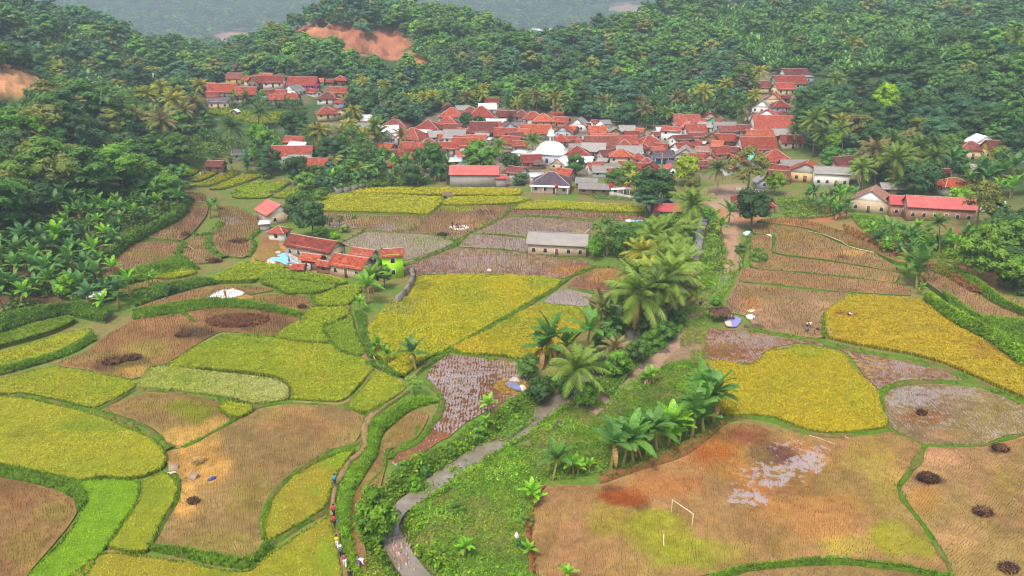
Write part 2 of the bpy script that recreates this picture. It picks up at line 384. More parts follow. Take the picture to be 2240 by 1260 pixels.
def tri_fill(P, sp):
    """triangulated sheet over polygon P: points (n,2), triangles"""
    I = fill(P, sp, 0.25, 0.3, sp * 0.35)
    V = [Vector(p) for p in P] + [Vector(p) for p in I]
    nv, ed, fc, *_ = delaunay_2d_cdt(V, [], [list(range(len(P)))], 1, 1e-4)
    return np.array([tuple(v) for v in nv]), np.array([f for f in fc if len(f) == 3], int)

def blobcol(base, blobs, xyz, rough=0.45, seed=0):
    """a field's own colours: base plus soft patches (u, v, ru, rv, colour, strength)"""
    c = np.tile(np.asarray(base, float), (len(xyz), 1))
    if not blobs: return c
    u, v, _ = proj(xyz)
    for k, (bu, bv, ru, rv, bc, st) in enumerate(blobs):
        d = np.hypot((u - bu) / ru, (v - bv) / rv) + (fbm(xyz[:, 0], xyz[:, 1], 6.0, seed + k * 7, 5) - 0.5) * 3.0 * rough
        w = (st * (1 - sstep(0.55, 1.05, d)) * (.6 + .8 * fbm(xyz[:, 0], xyz[:, 1], 1.4, seed + k))).clip(0, 1)[:, None]
        c = c * (1 - w) + np.asarray(bc) * w
    return c

# templates -------------------------------------------------------
def blade_tpl(nb, w, h, lean, rng, curl=0.3):
    q = []
    for i in range(nb):
        a = 2 * math.pi * i / nb + rng.uniform(-.5, .5); l = lean * rng.uniform(.6, 1.3); hh = h * rng.uniform(.75, 1.1)
        d = np.array([math.cos(a), math.sin(a), 0]); s = np.array([-d[1], d[0], 0]) * w / 2
        b0 = d * 0.02; m = d * l * 0.45 + np.array([0, 0, hh * 0.7]); e = d * l + np.array([0, 0, hh * (1 - curl * rng.random())])
        q.append([b0 - s, b0 + s, m + s, m - s]); q.append([m - s, m + s, e + s * .35, e - s * .35])
    return np.array(q)
def leaf_tpl(nl, size, rad, h, rng):
    q = []
    for i in range(nl):
        p = np.array([rng.normal(0, rad * .5), rng.normal(0, rad * .5), rng.uniform(0.25, 1) * h])
        n = np.array([p[0], p[1], 0]) / rad + np.array([0, 0, .9]) + rng.normal(0, .4, 3); n /= np.linalg.norm(n)
        a = np.cross(n, rng.normal(0, 1, 3)); a /= np.linalg.norm(a); b = np.cross(n, a); s = size * rng.uniform(.6, 1.3)
        q.append([p - a * s, p - b * s * .6, p + a * s, p + b * s * .6])
    return np.array(q)
TR = np.random.default_rng(3)
T_RICE = [blade_tpl(4, .13, .5, .22, TR, .5) for _ in range(4)]
T_STUB = [blade_tpl(3, .05, .2, .07, TR, 0) [::1] for _ in range(3)]
T_GRASS = [blade_tpl(5, .05, .45, .28, TR, .6) for _ in range(4)]
T_WEED = [leaf_tpl(9, .13, .3, .45, TR) for _ in range(5)]
def multi(acc, tpls, pos, scl, col, jit, rng=RNG):
    k = rng.integers(0, len(tpls), len(pos)); yaw = rng.uniform(0, 6.283, len(pos))
    for i, t in enumerate(tpls):
        m = k == i; scatter(acc, t, pos[m], yaw[m], scl[m], col[m], jit, rng)

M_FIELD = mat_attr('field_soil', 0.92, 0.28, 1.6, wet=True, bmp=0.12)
M_PUDDLE = mat_attr('puddled_soil', 0.92, 0.28, 1.6, wet=True, bmp=0.12, rows=.03, silt_sheen=(.42, .36, .36))
M_CROP = mat_attr('rice_plants', 0.75, 0.22, 0.7, transl=0.2)
M_GRASS = mat_attr('bank_grass', 0.8, 0.3, 1.2, transl=0.2)

# colours (albedo)
YEL = (.40, .40, .022); GLD = (.39, .335, .026); LIM = (.22, .40, .010); GRN = (.24, .34, .018); YGR = (.35, .38, .018); OLV = (.26, .27, .018)
TAN = (.27, .15, .065); BRN = (.27, .135, .060); ORG = (.42, .17, .050); RUST = (.30, .085, .025); OLB = (.25, .21, .045); GRP = (.24, .28, .02); STRAW = (.60, .36, .11); MUD = (.22, .095, .045); BURN = (.045, .028, .022); PINK = (.46, .25, .15)
GR1 = (.115, .235, .012); GR2 = (.085, .19, .018); GR3 = (.20, .27, .02)

# ------------------------------------------------------------------ river
RIV = [(1545, 470, 5), (1534, 500, 5), (1522, 553, 6), (1510, 590, 6), (1490, 640, 7), (1440, 690, 8), (1370, 745, 8), (1300, 810, 8), (1235, 870, 8.5), (1170, 915, 9), (1090, 967, 9), (1000, 1023, 8), (925, 1075, 6.0), (870, 1115, 5), (852, 1150, 5), (862, 1185, 6), (885, 1225, 6), (925, 1275, 6), (980, 1330, 6)]
_rc = cr([(a, b) for a, b, _ in RIV], 5, False)
RW = at(_rc[:, 0], _rc[:, 1], -1.5); RLINE = RW[:, :2]
_rw = np.interp(np.arange(len(_rc)), np.linspace(0, len(_rc) - 1, len(RIV)), [w for *_, w in RIV])
def river_d(x, y): return dist_line(RLINE[::2] if len(RLINE) % 2 else np.vstack([RLINE[::2], RLINE[-1:]]), x, y)
def G(x, y):
    z = G0(x, y); x = np.asarray(x, float); y = np.asarray(y, float)
    m = (y < 260) & (np.abs(x) < 95)
    if m.any():
        d = river_d(x[m], y[m]); z = np.array(z); z[m] -= 2.1 * (1 - sstep(1.2, 4.0, d))
    return z

# ------------------------------------------------------------------ ground sheet (fan-shaped grid: fine near the eye, coarse far off)
def build_ground():
    ys = [18.0]
    while ys[-1] < 4150: ys.append(ys[-1] + max(0.8, ys[-1] * 0.009))
    ys = np.array(ys); s = np.linspace(-1, 1, 421)
    X = s[None] * (ys[:, None] * 0.82 + 28); Y = np.broadcast_to(ys[:, None], X.shape)
    Z = G(X, Y) - 0.02
    hill = sstep(4, 14, G0(X, Y)); Z = Z + hill * (fbm(X, Y, 18, 5) - .5) * 2.2
    uu, vv, dd_ = proj(np.stack([X, Y, Z], -1))
    for bu, bv, ru, rv, d0, d1 in [(715, 60, 80, 30, 470, 560), (775, 95, 50, 34, 440, 540), (850, 90, 58, 48, 440, 560), (30, 175, 90, 55, 230, 320), (515, 92, 80, 34, 1500, 2500)]:
        w = (1 - sstep(.7, 1.1, np.hypot((uu - bu) / ru, (vv - bv) / rv))) * (dd_ > d0) * (dd_ < d1)
        Z = Z - w * np.abs(fbm(X + .4 * Z, Y, 9, 61, 4) - .5) * 22
    co = np.stack([X, Y, Z], -1).reshape(-1, 3)
    n = len(s); i = np.arange(len(ys) - 1)[:, None] * n; k = np.arange(n - 1)[None]
    q = np.stack([i + k, i + k + 1, i + n + k + 1, i + n + k], -1).reshape(-1, 4)
    # colours: grassy soil in the valley, green under-storey on hills, bare earth where the photo shows it
    c = np.tile(np.array((.17, .15, .045)), (len(co), 1)); f = fbm(co[:, 0], co[:, 1], 6, 2)
    c = c * (1 - sstep(.42, .6, f))[:, None] + np.array((.10, .17, .02)) * sstep(.42, .6, f)[:, None]
    h = sstep(3, 10, G0(co[:, 0], co[:, 1]))[:, None]; c = c * (1 - h) + np.array((.045, .085, .022)) * h
    u, v, d = proj(co)
    def patch(bu, bv, ru, rv, bc, st=1.0, dl=None, rough=.5):
        nonlocal c
        dd = np.hypot((u - bu) / ru, (v - bv) / rv) + (fbm(co[:, 0], co[:, 1], 14, int(bu)) - .5) * 2 * rough
        w = st * (1 - sstep(.75, 1.05, dd))
        if dl: w = w * (d > dl[0]) * (d < dl[1])
        k = (.55 + .9 * fbm(co[:, 0], co[:, 1] + co[:, 2] * 2, 7, int(bv), 4))[:, None] if dl else 1
        c = c * (1 - w[:, None]) + np.asarray(bc) * k * w[:, None]
    E1 = (.42, .17, .085); E2 = (.36, .14, .075)
    patch(30, 175, 85, 55, (.40, .20, .09), 1, (230, 320))                          # cut bank, far left
    patch(715, 62, 75, 28, E1, 1, (470, 560)); patch(775, 95, 45, 32, E2, 1, (440, 540)); patch(850, 90, 52, 45, E2, 1, (440, 560)); patch(905, 130, 32, 20, E1, 1, (430, 520))  # landslips
    patch(515, 92, 70, 30, (.44, .22, .16), 1, (1500, 2500)); patch(1200, 80, 85, 22, (.36, .24, .17), 1, (1500, 2500)); patch(1375, 20, 60, 20, (.34, .24, .17), 1, (2000, 3000))
    patch(1180, 320, 470, 95, (.20, .15, .11), .9, (235, 400)); patch(1680, 215, 70, 80, (.20, .15, .11), .9, (300, 420)); patch(590, 190, 170, 45, (.17, .14, .08), .8, (320, 400))
    patch(1590, 435, 60, 35, (.30, .20, .14), 1, (200, 270)); patch(1595, 530, 28, 70, (.30, .19, .12), .9, (150, 230)); patch(1620, 470, 60, 25, (.36, .17, .07), .9)
    patch(1900, 520, 150, 40, (.33, .14, .06), .5, (150, 230)); patch(100, 560, 170, 120, (.10, .055, .035), .85, (130, 215)); patch(60, 640, 130, 60, (.11, .06, .035), .8, (120, 190))
    patch(2130, 610, 90, 45, (.30, .10, .04), .6); patch(2090, 540, 60, 50, (.22, .10, .05), .8); patch(1790, 470, 50, 20, (.36, .13, .06), .8)
    patch(600, 560, 60, 40, (.44, .20, .07), .9); patch(700, 590, 60, 30, (.40, .19, .08), .7)
    patch(1490, 735, 60, 75, (.22, .14, .09), .9); patch(1400, 830, 50, 45, (.22, .15, .09), .8); patch(1340, 880, 40, 25, (.24, .16, .10), .8)
    rd = np.full(len(co), 99.0); near = co[:, 1] < 240; rd[near] = river_d(co[near, 0], co[near, 1])
    w = (1 - sstep(1.6, 2.6, rd))[:, None]; c = c * (1 - w) + np.array((.13, .10, .05)) * w
    me = mesh_from('ground', co, [q], [mat_attr('ground_soil', .95, .35, 1.1, bmp=.15)], c, True)
    tag(link('ground', me), kind='structure')
build_ground()

def build_river():
    tg = np.gradient(RLINE, axis=0); tg /= np.linalg.norm(tg, axis=1, keepdims=True); nr = np.stack([-tg[:, 1], tg[:, 0]], -1)
    n = len(RLINE); ks = np.linspace(-1, 1, 7)
    V = RLINE[:, None] + nr[:, None] * (ks[None, :, None] * (_rw[:, None, None] * .20 + .1))
    Z = np.broadcast_to(G0(RLINE[:, 0], RLINE[:, 1])[:, None] - 1.55, V.shape[:2])
    co = np.concatenate([V, Z[..., None]], -1).reshape(-1, 3); m = len(ks)
    i = np.arange(n - 1)[:, None] * m; k = np.arange(m - 1)[None]
    q = np.stack([i + k, i + m + k, i + m + k + 1, i + k + 1], -1).reshape(-1, 4)
    mt, t, p = new_mat('river_water'); g = geo_pos(t)
    nz = tex_noise(t, .35, 4, .6, g); t.links.new(ramp(t, nz.outputs['Fac'], [(.3, (.15, .12, .085)), (.7, (.27, .23, .18))]).outputs[0], p.inputs['Base Color'])
    p.inputs['Roughness'].default_value = .03; p.inputs['Specular IOR Level'].default_value = .75; p.inputs['IOR'].default_value = 1.7
    w = tex_noise(t, 1.3, 4, .6, g); bump(t, p, w.outputs['Fac'], .06, .45)
    tag(link('river', mesh_from('river', co, [q], [mt], None, True)), kind='structure')
build_river()

# ------------------------------------------------------------------ field builders
FIELD_N = [0]
def outline(px, h): 
    c = cr(px); return at(c[:, 0], c[:, 1], h)
def soil(name, px, h, base, blobs=(), wet=0.0, wetblobs=(), tuft=1.0, ang=0.3, tcol=None, label=None, skirt=1.0, rowsp=None, tsc=1.0):
    FIELD_N[0] += 1; sd = FIELD_N[0] * 13
    k_ = .56; h = h + .12; base = np.asarray(base) * k_; tcol = None if tcol is None else np.asarray(tcol) * .8; blobs = [(*b[:4], np.asarray(b[4]) * (.66 if sum(b[4]) > .25 else 1) * np.array((1.05, 1, .85)), b[5]) for b in blobs]
    W = outline(px, h); P = W[:, :2]; Ym = P[:, 1].mean()
    V, F = tri_fill(P, max(.7, Ym * .0085))
    z = G0(V[:, 0], V[:, 1]) + h + (fbm(V[:, 0], V[:, 1], 2.2, sd) - .5) * .10
    co = np.column_stack([V, z]); c = blobcol(base, blobs, co, .45, sd)
    f = fbm(co[:, 0], co[:, 1], 7, sd + 3)[:, None]; c = c * (.6 + .8 * f); ol = sstep(.48, .68, fbm(co[:, 0], co[:, 1], 9, sd + 5, 4))[:, None] * .42; c = c * (1 - ol) + np.array((.20, .17, .035)) * ol; c = c * (.65 + .7 * fbm(co[:, 0], co[:, 1], .9, sd + 6)[:, None])
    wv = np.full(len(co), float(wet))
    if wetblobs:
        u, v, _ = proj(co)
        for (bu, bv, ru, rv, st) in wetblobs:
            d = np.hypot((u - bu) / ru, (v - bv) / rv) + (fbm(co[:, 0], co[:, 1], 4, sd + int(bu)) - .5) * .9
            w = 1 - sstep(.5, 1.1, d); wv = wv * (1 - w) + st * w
    acc = Acc(); acc.add(co, None, F, c)
    n = len(P); lo = np.column_stack([P, G0(P[:, 0], P[:, 1]) + h - skirt]); hi = np.column_stack([P, G0(P[:, 0], P[:, 1]) + h + .0])
    i = np.arange(n); j = (i + 1) % n
    acc.add(np.vstack([hi, lo]), np.stack([i, j, n + j, n + i], -1), c=np.array(GR2) * .8)
    if tuft:
        sp = (rowsp or np.clip(.0030 * Ym + .04, .28, .85)) / math.sqrt(tuft)
        T = fill(P, sp, .22, ang, .25)
        T = T + np.stack([(fbm(T[:, 0], T[:, 1], 3, sd + 9) - .5), (fbm(T[:, 0], T[:, 1], 3, sd + 11) - .5)], -1) * 1.2
        T = T[inside(P, T[:, 0], T[:, 1])]
        T = T[RNG.random(len(T)) < .35 + 1.1 * fbm(T[:, 0], T[:, 1], 2.5, sd + 21)]
        pos = np.column_stack([T, G0(T[:, 0], T[:, 1]) + h - .02])
        tc = blobcol(base if tcol is None else tcol, blobs, pos, .45, sd)
        ch = RNG.random(len(tc))[:, None]; tc = np.where(ch < .35, tc * np.array((1.3, 1.3, 1.1)), np.where(ch < .55, tc * .4 + np.array((.08, .085, .01)), tc * .75)) * RNG.uniform(.65, 1.35, (len(tc), 1))
        wet_here = 0
        if wetblobs:
            u, v, _ = proj(pos); kp = np.ones(len(pos), bool)
            for (bu, bv, ru, rv, st) in wetblobs:
                if st > .5 and wet == 0: kp &= (np.hypot((u - bu) / ru, (v - bv) / rv) > .9) | (RNG.random(len(pos)) < .25)
            pos, tc = pos[kp], tc[kp]
        multi(acc, T_STUB, pos, RNG.uniform(.8, 1.5, len(pos)) * sp / .36 * tsc, tc, .3)
    co2 = np.vstack(acc.v); ex = np.zeros(len(co2)); ex[:len(co)] = wv
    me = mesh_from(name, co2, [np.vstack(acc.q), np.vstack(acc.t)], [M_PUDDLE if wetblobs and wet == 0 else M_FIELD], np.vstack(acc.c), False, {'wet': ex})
    return tag(link(name, me), label, 'field', None, 'structure')
def rice(px, col, label, blobs=(), h=.75, col2=None, base=0.0, dens=1.0):
    FIELD_N[0] += 1; sd = FIELD_N[0] * 13
    W = outline(px, h + base); P = W[:, :2]; Ym = P[:, 1].mean()
    V, F = tri_fill(P, max(.7, Ym * .010))
    def zz(x, y): return G0(x, y) + base + h * .62 + (fbm(x, y, 1.6, sd) - .5) * .35 + (fbm(x, y, 6, sd + 4) - .5) * .3
    co = np.column_stack([V, zz(V[:, 0], V[:, 1])]); c = blobcol(col, blobs, co, .5, sd) * .62
    acc = Acc(); acc.add(co, None, F, c)
    n = len(P); i = np.arange(n); j = (i + 1) % n
    hi = np.column_stack([P, zz(P[:, 0], P[:, 1])]); lo = np.column_stack([P, G0(P[:, 0], P[:, 1]) + base - 1.0])
    acc.add(np.vstack([hi, lo]), np.stack([i, j, n + j, n + i], -1), c=np.array(OLV) * .55)
    sp = np.clip(.0026 * Ym + .01, .22, .75) / math.sqrt(dens)
    T = fill(P, sp, .42, .2, 0.0); pos = np.column_stack([T, zz(T[:, 0], T[:, 1]) - .28])
    tc = blobcol(col, blobs, pos, .5, sd)
    g = (fbm(T[:, 0], T[:, 1], 9, sd + 2)[:, None] - .5) * 1.3 + (fbm(T[:, 0], T[:, 1], 1.3, sd + 8)[:, None] - .5) * .45
    alt = np.asarray(col2 or GRN); w = np.clip(.28 + g, 0, .85); tc = tc * (1 - w) + alt * w
    tc = tc * RNG.uniform(.84, 1.2, (len(tc), 1))
    s = RNG.uniform(.85, 1.35, len(pos)) * sp / .30
    multi(acc, T_RICE, pos, np.stack([s, RNG.uniform(.85, 1.3, len(pos)) * np.minimum(sp / .30, 1.5)], -1), tc, .18)
    # upright stems on the cut edges
    L = np.linalg.norm(np.roll(P, -1, 0) - P, axis=1); m = np.maximum(1, (L / (sp * .5)).astype(int)); E = []
    for k in range(n): E.append(P[k] + (P[(k + 1) % n] - P[k]) * np.linspace(0, 1, m[k], endpoint=False)[:, None])
    E = np.vstack(E); E = E + RNG.normal(0, .07, E.shape); pe = np.column_stack([E, G0(E[:, 0], E[:, 1]) + base])
    multi(acc, T_RICE, pe, np.stack([RNG.uniform(.7, 1.1, len(pe)) * sp / .30, RNG.uniform(1.3, 1.9, len(pe)) * h / .75], -1), np.tile(np.asarray(col2 or GRN) * .9, (len(pe), 1)) * RNG.uniform(.5, 1.25, (len(pe), 1)), .3)
    me = mesh_from('rice_crop', np.vstack(acc.v), [np.vstack(acc.q), np.vstack(acc.t)], [M_CROP], np.vstack(acc.c))
    return tag(link('rice_crop', me), label, 'rice', None, 'stuff')
def resample(W, step):
    d = np.concatenate([[0], np.cumsum(np.linalg.norm(np.diff(W, axis=0), axis=1))]); n = max(2, int(d[-1] / step) + 1)
    s = np.linspace(0, d[-1], n); return np.stack([np.interp(s, d, W[:, k]) for k in range(W.shape[1])], -1)
def grass_on(acc, pts, col, sc, jit=.3, tpl=None):
    c = np.tile(np.asarray(col, float), (len(pts), 1)) * RNG.uniform(.6, 1.45, (len(pts), 1))
    y = RNG.random(len(pts)) < .16; c[y] = np.array(GR3) * RNG.uniform(.7, 1.4, (y.sum(), 1))
    c = c * (.7 + .6 * fbm(pts[:, 0], pts[:, 1], 3.5, 77)[:, None])
    multi(acc, tpl or T_GRASS, pts, RNG.uniform(.7, 1.4, len(pts)) * sc, c, jit)
def bund(px, width=1.0, hgt=.35, h=.1, col=GR1, gr=1.0, label=None, bare=0.0):
    """raised grassy field dyke along a line of picture points"""
    c = cr(px, 5, False); W = at(c[:, 0], c[:, 1], h + hgt * .6); Ym = W[:, 1].mean()
    L = resample(W[:, :2], max(.5, Ym * .006)); tg = np.gradient(L, axis=0); tg /= np.linalg.norm(tg, axis=1, keepdims=True) + 1e-9; nr = np.stack([-tg[:, 1], tg[:, 0]], -1)
    ks = np.array([-.75, -.5, -.3, 0, .3, .5, .75]); zs = np.array([-.8, .25, .9, 1, .9, .25, -.8])
    width = width * .68; hgt = hgt * .85; wj = width * (.45 + 1.1 * noise(L[:, 0], L[:, 1], 2.2, 5))
    V = L[:, None] + nr[:, None] * (ks[None, :, None] * wj[:, None, None]); z = G0(V[..., 0], V[..., 1]) + h + zs * hgt
    co = np.concatenate([V, z[..., None]], -1).reshape(-1, 3); n, m = len(L), len(ks)
    i = np.arange(n - 1)[:, None] * m; k = np.arange(m - 1)[None]; q = np.stack([i + k, i + m + k, i + m + k + 1, i + k + 1], -1).reshape(-1, 4)
    acc = Acc(); cc = np.tile(np.asarray(col) * .75, (len(co), 1)); _k = sstep(.45, .7, fbm(co[:, 0], co[:, 1], 2.0, 71))[:, None] * .8; cc = cc * (1 - _k) + np.array((.19, .12, .05)) * _k
    if bare: 
        b = np.zeros((n, m)); b[:, 2:5] = bare; cc = cc * (1 - b.reshape(-1, 1)) + np.array((.34, .20, .11)) * b.reshape(-1, 1)
    acc.add(co, q, c=cc)
    if gr:
        k = int(gr * 14 / max(1, Ym / 110) ** 1.5 * n * max(.5, Ym * .006) * width); k = min(k, 9000)
        i = RNG.integers(0, n, k); s = RNG.uniform(-.62, .62, k)
        if bare: s = np.where(np.abs(s) < .25, np.sign(s) * RNG.uniform(.3, .62, k), s)
        kp = fbm(L[i, 0], L[i, 1], 3, 72) > .36; i, s = i[kp], s[kp]; k = len(i); p = L[i] + nr[i] * (s * wj[i])[:, None] + RNG.normal(0, .16, (k, 2)); pz = G0(p[:, 0], p[:, 1]) + h + np.interp(np.abs(s), [0, .3, .5, .75], [1, .9, .25, -.6]) * hgt
        grass_on(acc, np.column_stack([p, pz - .05]), col, .8 * np.clip(Ym / 110, .8, 1.7))
    me = mesh_from('grass_bund', np.vstack(acc.v), [np.vstack(acc.q)], [M_GRASS], np.vstack(acc.c))
    return tag(link('grass_bund', me), label, 'field dyke', None, 'structure')
def bank(A, hA, B, hB, col=GR1, gr=1.0, sc=1.2, label=None, name='grass_bank', tpl=None, colb=None):
    """grassy slope between an upper edge A and a lower edge B"""
    ca = cr(A, 5, False); cb = cr(B, 5, False)
    a = at(ca[:, 0], ca[:, 1], hA); b = at(cb[:, 0], cb[:, 1], hB); n = 60
    def rs(w): 
        d = np.concatenate([[0], np.cumsum(np.linalg.norm(np.diff(w, axis=0), axis=1))]); s = np.linspace(0, d[-1], n); return np.stack([np.interp(s, d, w[:, k]) for k in range(3)], -1)
    a, b = rs(a), rs(b); m = 6; k = np.linspace(0, 1, m)[None, :, None]
    V = a[:, None] * (1 - k) + b[:, None] * k; V[..., 2] += np.sin(np.linspace(0, math.pi, m))[None] * .3 + (noise(V[..., 0], V[..., 1], 2.5, 3) - .5) * .4
    V[:, -1, 2] -= .3
    i = np.arange(n - 1)[:, None] * m; kk = np.arange(m - 1)[None]; q = np.stack([i + kk, i + m + kk, i + m + kk + 1, i + kk + 1], -1).reshape(-1, 4)
    acc = Acc(); acc.add(V.reshape(-1, 3), q, c=np.asarray(colb if colb is not None else col) * .65)
    Ym = V[..., 1].mean(); Lg = np.linalg.norm(np.diff(a, axis=0), axis=1).sum() * np.linalg.norm(a - b, axis=1).mean()
    c = min(14000, int(gr * 13 / max(1, Ym / 110) ** 1.5 * Lg)); i = RNG.uniform(0, n - 1.01, c); f = RNG.random(c)
    i0 = i.astype(int); fr = (i - i0)[:, None]; pa = a[i0] * (1 - fr) + a[i0 + 1] * fr; pb = b[i0] * (1 - fr) + b[i0 + 1] * fr
    p = pa * (1 - f[:, None]) + pb * f[:, None]; p[:, 2] += np.sin(f * math.pi) * .3
    grass_on(acc, p, col, sc * np.clip(Ym / 110, .8, 1.7), tpl=tpl)
    return tag(link(name, mesh_from(name, np.vstack(acc.v), [np.vstack(acc.q)], [M_GRASS], np.vstack(acc.c))), label, 'grass bank', None, 'structure')
def cover(px, h, col, label, dens=1.0, sc=1.0, name='ground_cover', lump=.6, cat='ground cover', tpl=None, bare=.0, col2=None):
    """a patch of weeds and creepers nobody could count"""
    W = outline(px, h); P = W[:, :2]; Ym = P[:, 1].mean(); sp = np.clip(.0035 * Ym, .38, 1.3) / math.sqrt(dens)
    T = fill(P, sp, .5, .1); f = fbm(T[:, 0], T[:, 1], 4.0, 31); k = fbm(T[:, 0], T[:, 1], 1.5, 41)
    keep = f > bare; T, f, k = T[keep], f[keep], k[keep]
    gz = G(T[:, 0], T[:, 1]) if True else 0
    pos = np.column_stack([T, gz + h + np.maximum(0, f - .45) * lump * 2 - .1])
    c = np.asarray(col)[None] * (.45 + 1.1 * f[:, None]) * (.7 + .6 * k[:, None]); a = np.asarray(col2 or GR3)
    w = sstep(.52, .7, k)[:, None] * .6; c = c * (1 - w) + a * w; c = c * RNG.uniform(.75, 1.3, (len(c), 1))
    acc = Acc(); multi(acc, tpl or T_WEED, pos, RNG.uniform(.7, 1.3, len(pos)) * sc * sp / .42 * (.75 + .6 * f), c, .35)
    if not acc.v: return None
    return tag(link(name, mesh_from(name, np.vstack(acc.v), [np.vstack(acc.q)], [M_GRASS], np.vstack(acc.c))), label, cat, None, 'stuff')
# ================================================================== the fields, traced patch by patch
# ---- standing rice
rice([(-120, 870), (0, 865), (60, 868), (130, 885), (200, 902), (260, 925), (310, 945), (340, 968), (358, 985), (361, 1000), (352, 1018), (320, 1032), (270, 1040), (220, 1037), (167, 1045), (110, 1032), (50, 1020), (0, 1010), (-120, 1000)], YEL, 'large yellow ripe rice plot at the left picture edge', [(200, 935, 90, 22, GRN, .7), (60, 950, 60, 20, OLV, .5)])
rice([(167, 1052), (210, 1046), (270, 1046), (298, 1050), (303, 1062), (297, 1093), (272, 1130), (224, 1198), (150, 1285), (30, 1285), (54, 1260), (113, 1200), (151, 1157), (175, 1120), (186, 1093), (183, 1071)], LIM, 'bright lime green young rice strip at bottom left', col2=(.16, .34, .008))
rice([(312, 1050), (357, 1030), (378, 1042), (386, 1060), (378, 1093), (351, 1136), (318, 1198), (237, 1190), (270, 1144), (302, 1093), (311, 1071)], YGR, 'olive green rice strip beside the lime green one', [(340, 1090, 40, 60, GRN, .6)])
rice([(215, 1210), (300, 1212), (405, 1226), (490, 1244), (545, 1242), (590, 1208), (650, 1168), (722, 1124), (727, 1142), (731, 1180), (740, 1225), (748, 1290), (130, 1290)], GLD, 'golden ripe rice along the bottom edge left of the footpath', [(640, 1250, 60, 60, YGR, .6), (715, 1230, 26, 70, LIM, .6), (480, 1250, 60, 20, LIM, .4)])
rice([(775, 979), (754, 984), (722, 994), (681, 1013), (641, 1043), (609, 1075), (589, 1105), (579, 1141), (581, 1170), (592, 1174), (654, 1140), (706, 1107), (717, 1082), (726, 1055), (741, 1025), (762, 995)], GLD, 'leaf-shaped golden rice plot left of the footpath walkers', [(740, 1000, 40, 25, LIM, .7), (690, 1075, 18, 12, LIM, .6), (600, 1120, 18, 50, YGR, .5)])
rice([(-100, 822), (0, 825), (67, 809), (113, 800), (162, 806), (216, 814), (270, 825), (292, 832), (292, 844), (243, 871), (202, 888), (148, 876), (54, 857), (0, 857), (-100, 855)], YEL, 'yellow rice plot between two dykes at the left edge', [(205, 832, 30, 14, GRN, .8)])
rice([(-80, 790), (0, 768), (67, 750), (121, 732), (173, 718), (197, 716), (194, 727), (162, 749), (108, 776), (54, 790), (0, 802), (-80, 815)], YEL, 'narrow tapering yellow rice strip below the banana bank', h=.7)
rice([(-60, 750), (0, 730), (81, 704), (151, 690), (163, 697), (108, 722), (54, 738), (0, 752), (-60, 775)], (.21, .30, .02), 'dull green young rice strip at the foot of the banana bank', h=.5, base=.5, col2=GR1)
rice([(365, 797), (405, 771), (445, 747), (486, 731), (540, 731), (600, 738), (668, 747), (722, 752), (737, 764), (754, 774), (797, 782), (814, 803), (793, 828), (749, 872), (695, 872), (640, 868), (640, 850), (634, 838), (604, 820), (540, 810), (459, 803), (390, 798)], YGR, 'big yellow green rice plot in the middle of the left paddies', [(520, 745, 110, 20, GRN, .8), (700, 830, 40, 20, GLD, .7), (650, 855, 40, 12, GLD, .6), (660, 800, 60, 25, YEL, .5)], col2=GRN)
rice([(299, 835), (335, 803), (378, 800), (459, 811), (535, 820), (598, 828), (628, 846), (628, 868), (560, 878), (512, 868), (405, 854), (324, 846), (302, 845)], (.33, .38, .05), 'pale green wind-flattened rice strip below the big plot', [(590, 845, 60, 25, (.40, .44, .13), .8), (420, 830, 60, 14, GRN, .6)], h=.6, col2=(.42, .45, .14))
rice([(478, 884), (499, 873), (548, 884), (550, 892), (518, 908), (482, 893)], (.38, .40, .02), 'small uncut block of rice standing alone in stubble', h=.9)
rice([(821, 812), (832, 808), (884, 835), (886, 846), (857, 868), (811, 892), (797, 898), (762, 882), (797, 841)], YGR, 'small kite-shaped yellow rice plot beside the footpath bend', [(820, 850, 35, 20, YEL, .6)])
rice([(765, 692), (773, 714), (784, 739), (794, 772), (756, 769), (738, 755), (724, 739), (712, 722), (714, 714)], GRN, 'narrow green rice wedge along the footpath', col2=(.18, .28, .015))
rice([(605, 735), (627, 714), (660, 699), (693, 700), (706, 710), (704, 724), (718, 743), (668, 743), (630, 738)], (.29, .37, .016), 'green rice plot beside the burnt stubble', col2=GRN)
rice([(662, 692), (687, 672), (730, 670), (756, 669), (761, 685), (711, 707), (690, 699)], (.31, .37, .016), 'little diamond-shaped yellow green rice plot', col2=GRN)
rice([(687, 649), (733, 631), (785, 619), (787, 634), (757, 663), (695, 664)], (.30, .37, .016), 'yellow green rice wedge below the lime green house', col2=GRN)
rice([(567, 606), (600, 589), (668, 592), (760, 614), (733, 618), (680, 612), (620, 606), (580, 610)], GRN, 'upper green rice terrace below the tiled farm compound', col2=(.2, .31, .015), base=.3)
rice([(572, 614), (615, 609), (680, 616), (732, 622), (730, 626), (689, 636), (627, 637), (596, 622)], GRN, 'lower green rice terrace below the tiled farm compound', col2=(.2, .31, .015), base=.15)
rice([(460, 610), (499, 588), (534, 571), (598, 577), (622, 583), (566, 605), (551, 610), (499, 611)], (.33, .39, .016), 'yellow green rice terrace below the blue tarpaulin', base=.3)
rice([(333, 605), (351, 596), (391, 587), (430, 591), (418, 598), (378, 606)], YGR, 'small crescent of olive rice above the lone banana plant', h=.7)
rice([(907, 607), (960, 600), (1050, 599), (1150, 602), (1228, 610), (1214, 626), (1150, 662), (1050, 720), (975, 761), (930, 781), (886, 813), (868, 812), (822, 770), (803, 738), (802, 722), (815, 702), (850, 662), (890, 630)], (.46, .41, .014), 'broad yellow rice field in the centre with bent patches', [(870, 670, 60, 22, (.30, .30, .06), .75), (915, 625, 30, 16, OLV, .7), (1000, 700, 80, 25, YEL, .5), (1180, 615, 40, 12, LIM, .4)])
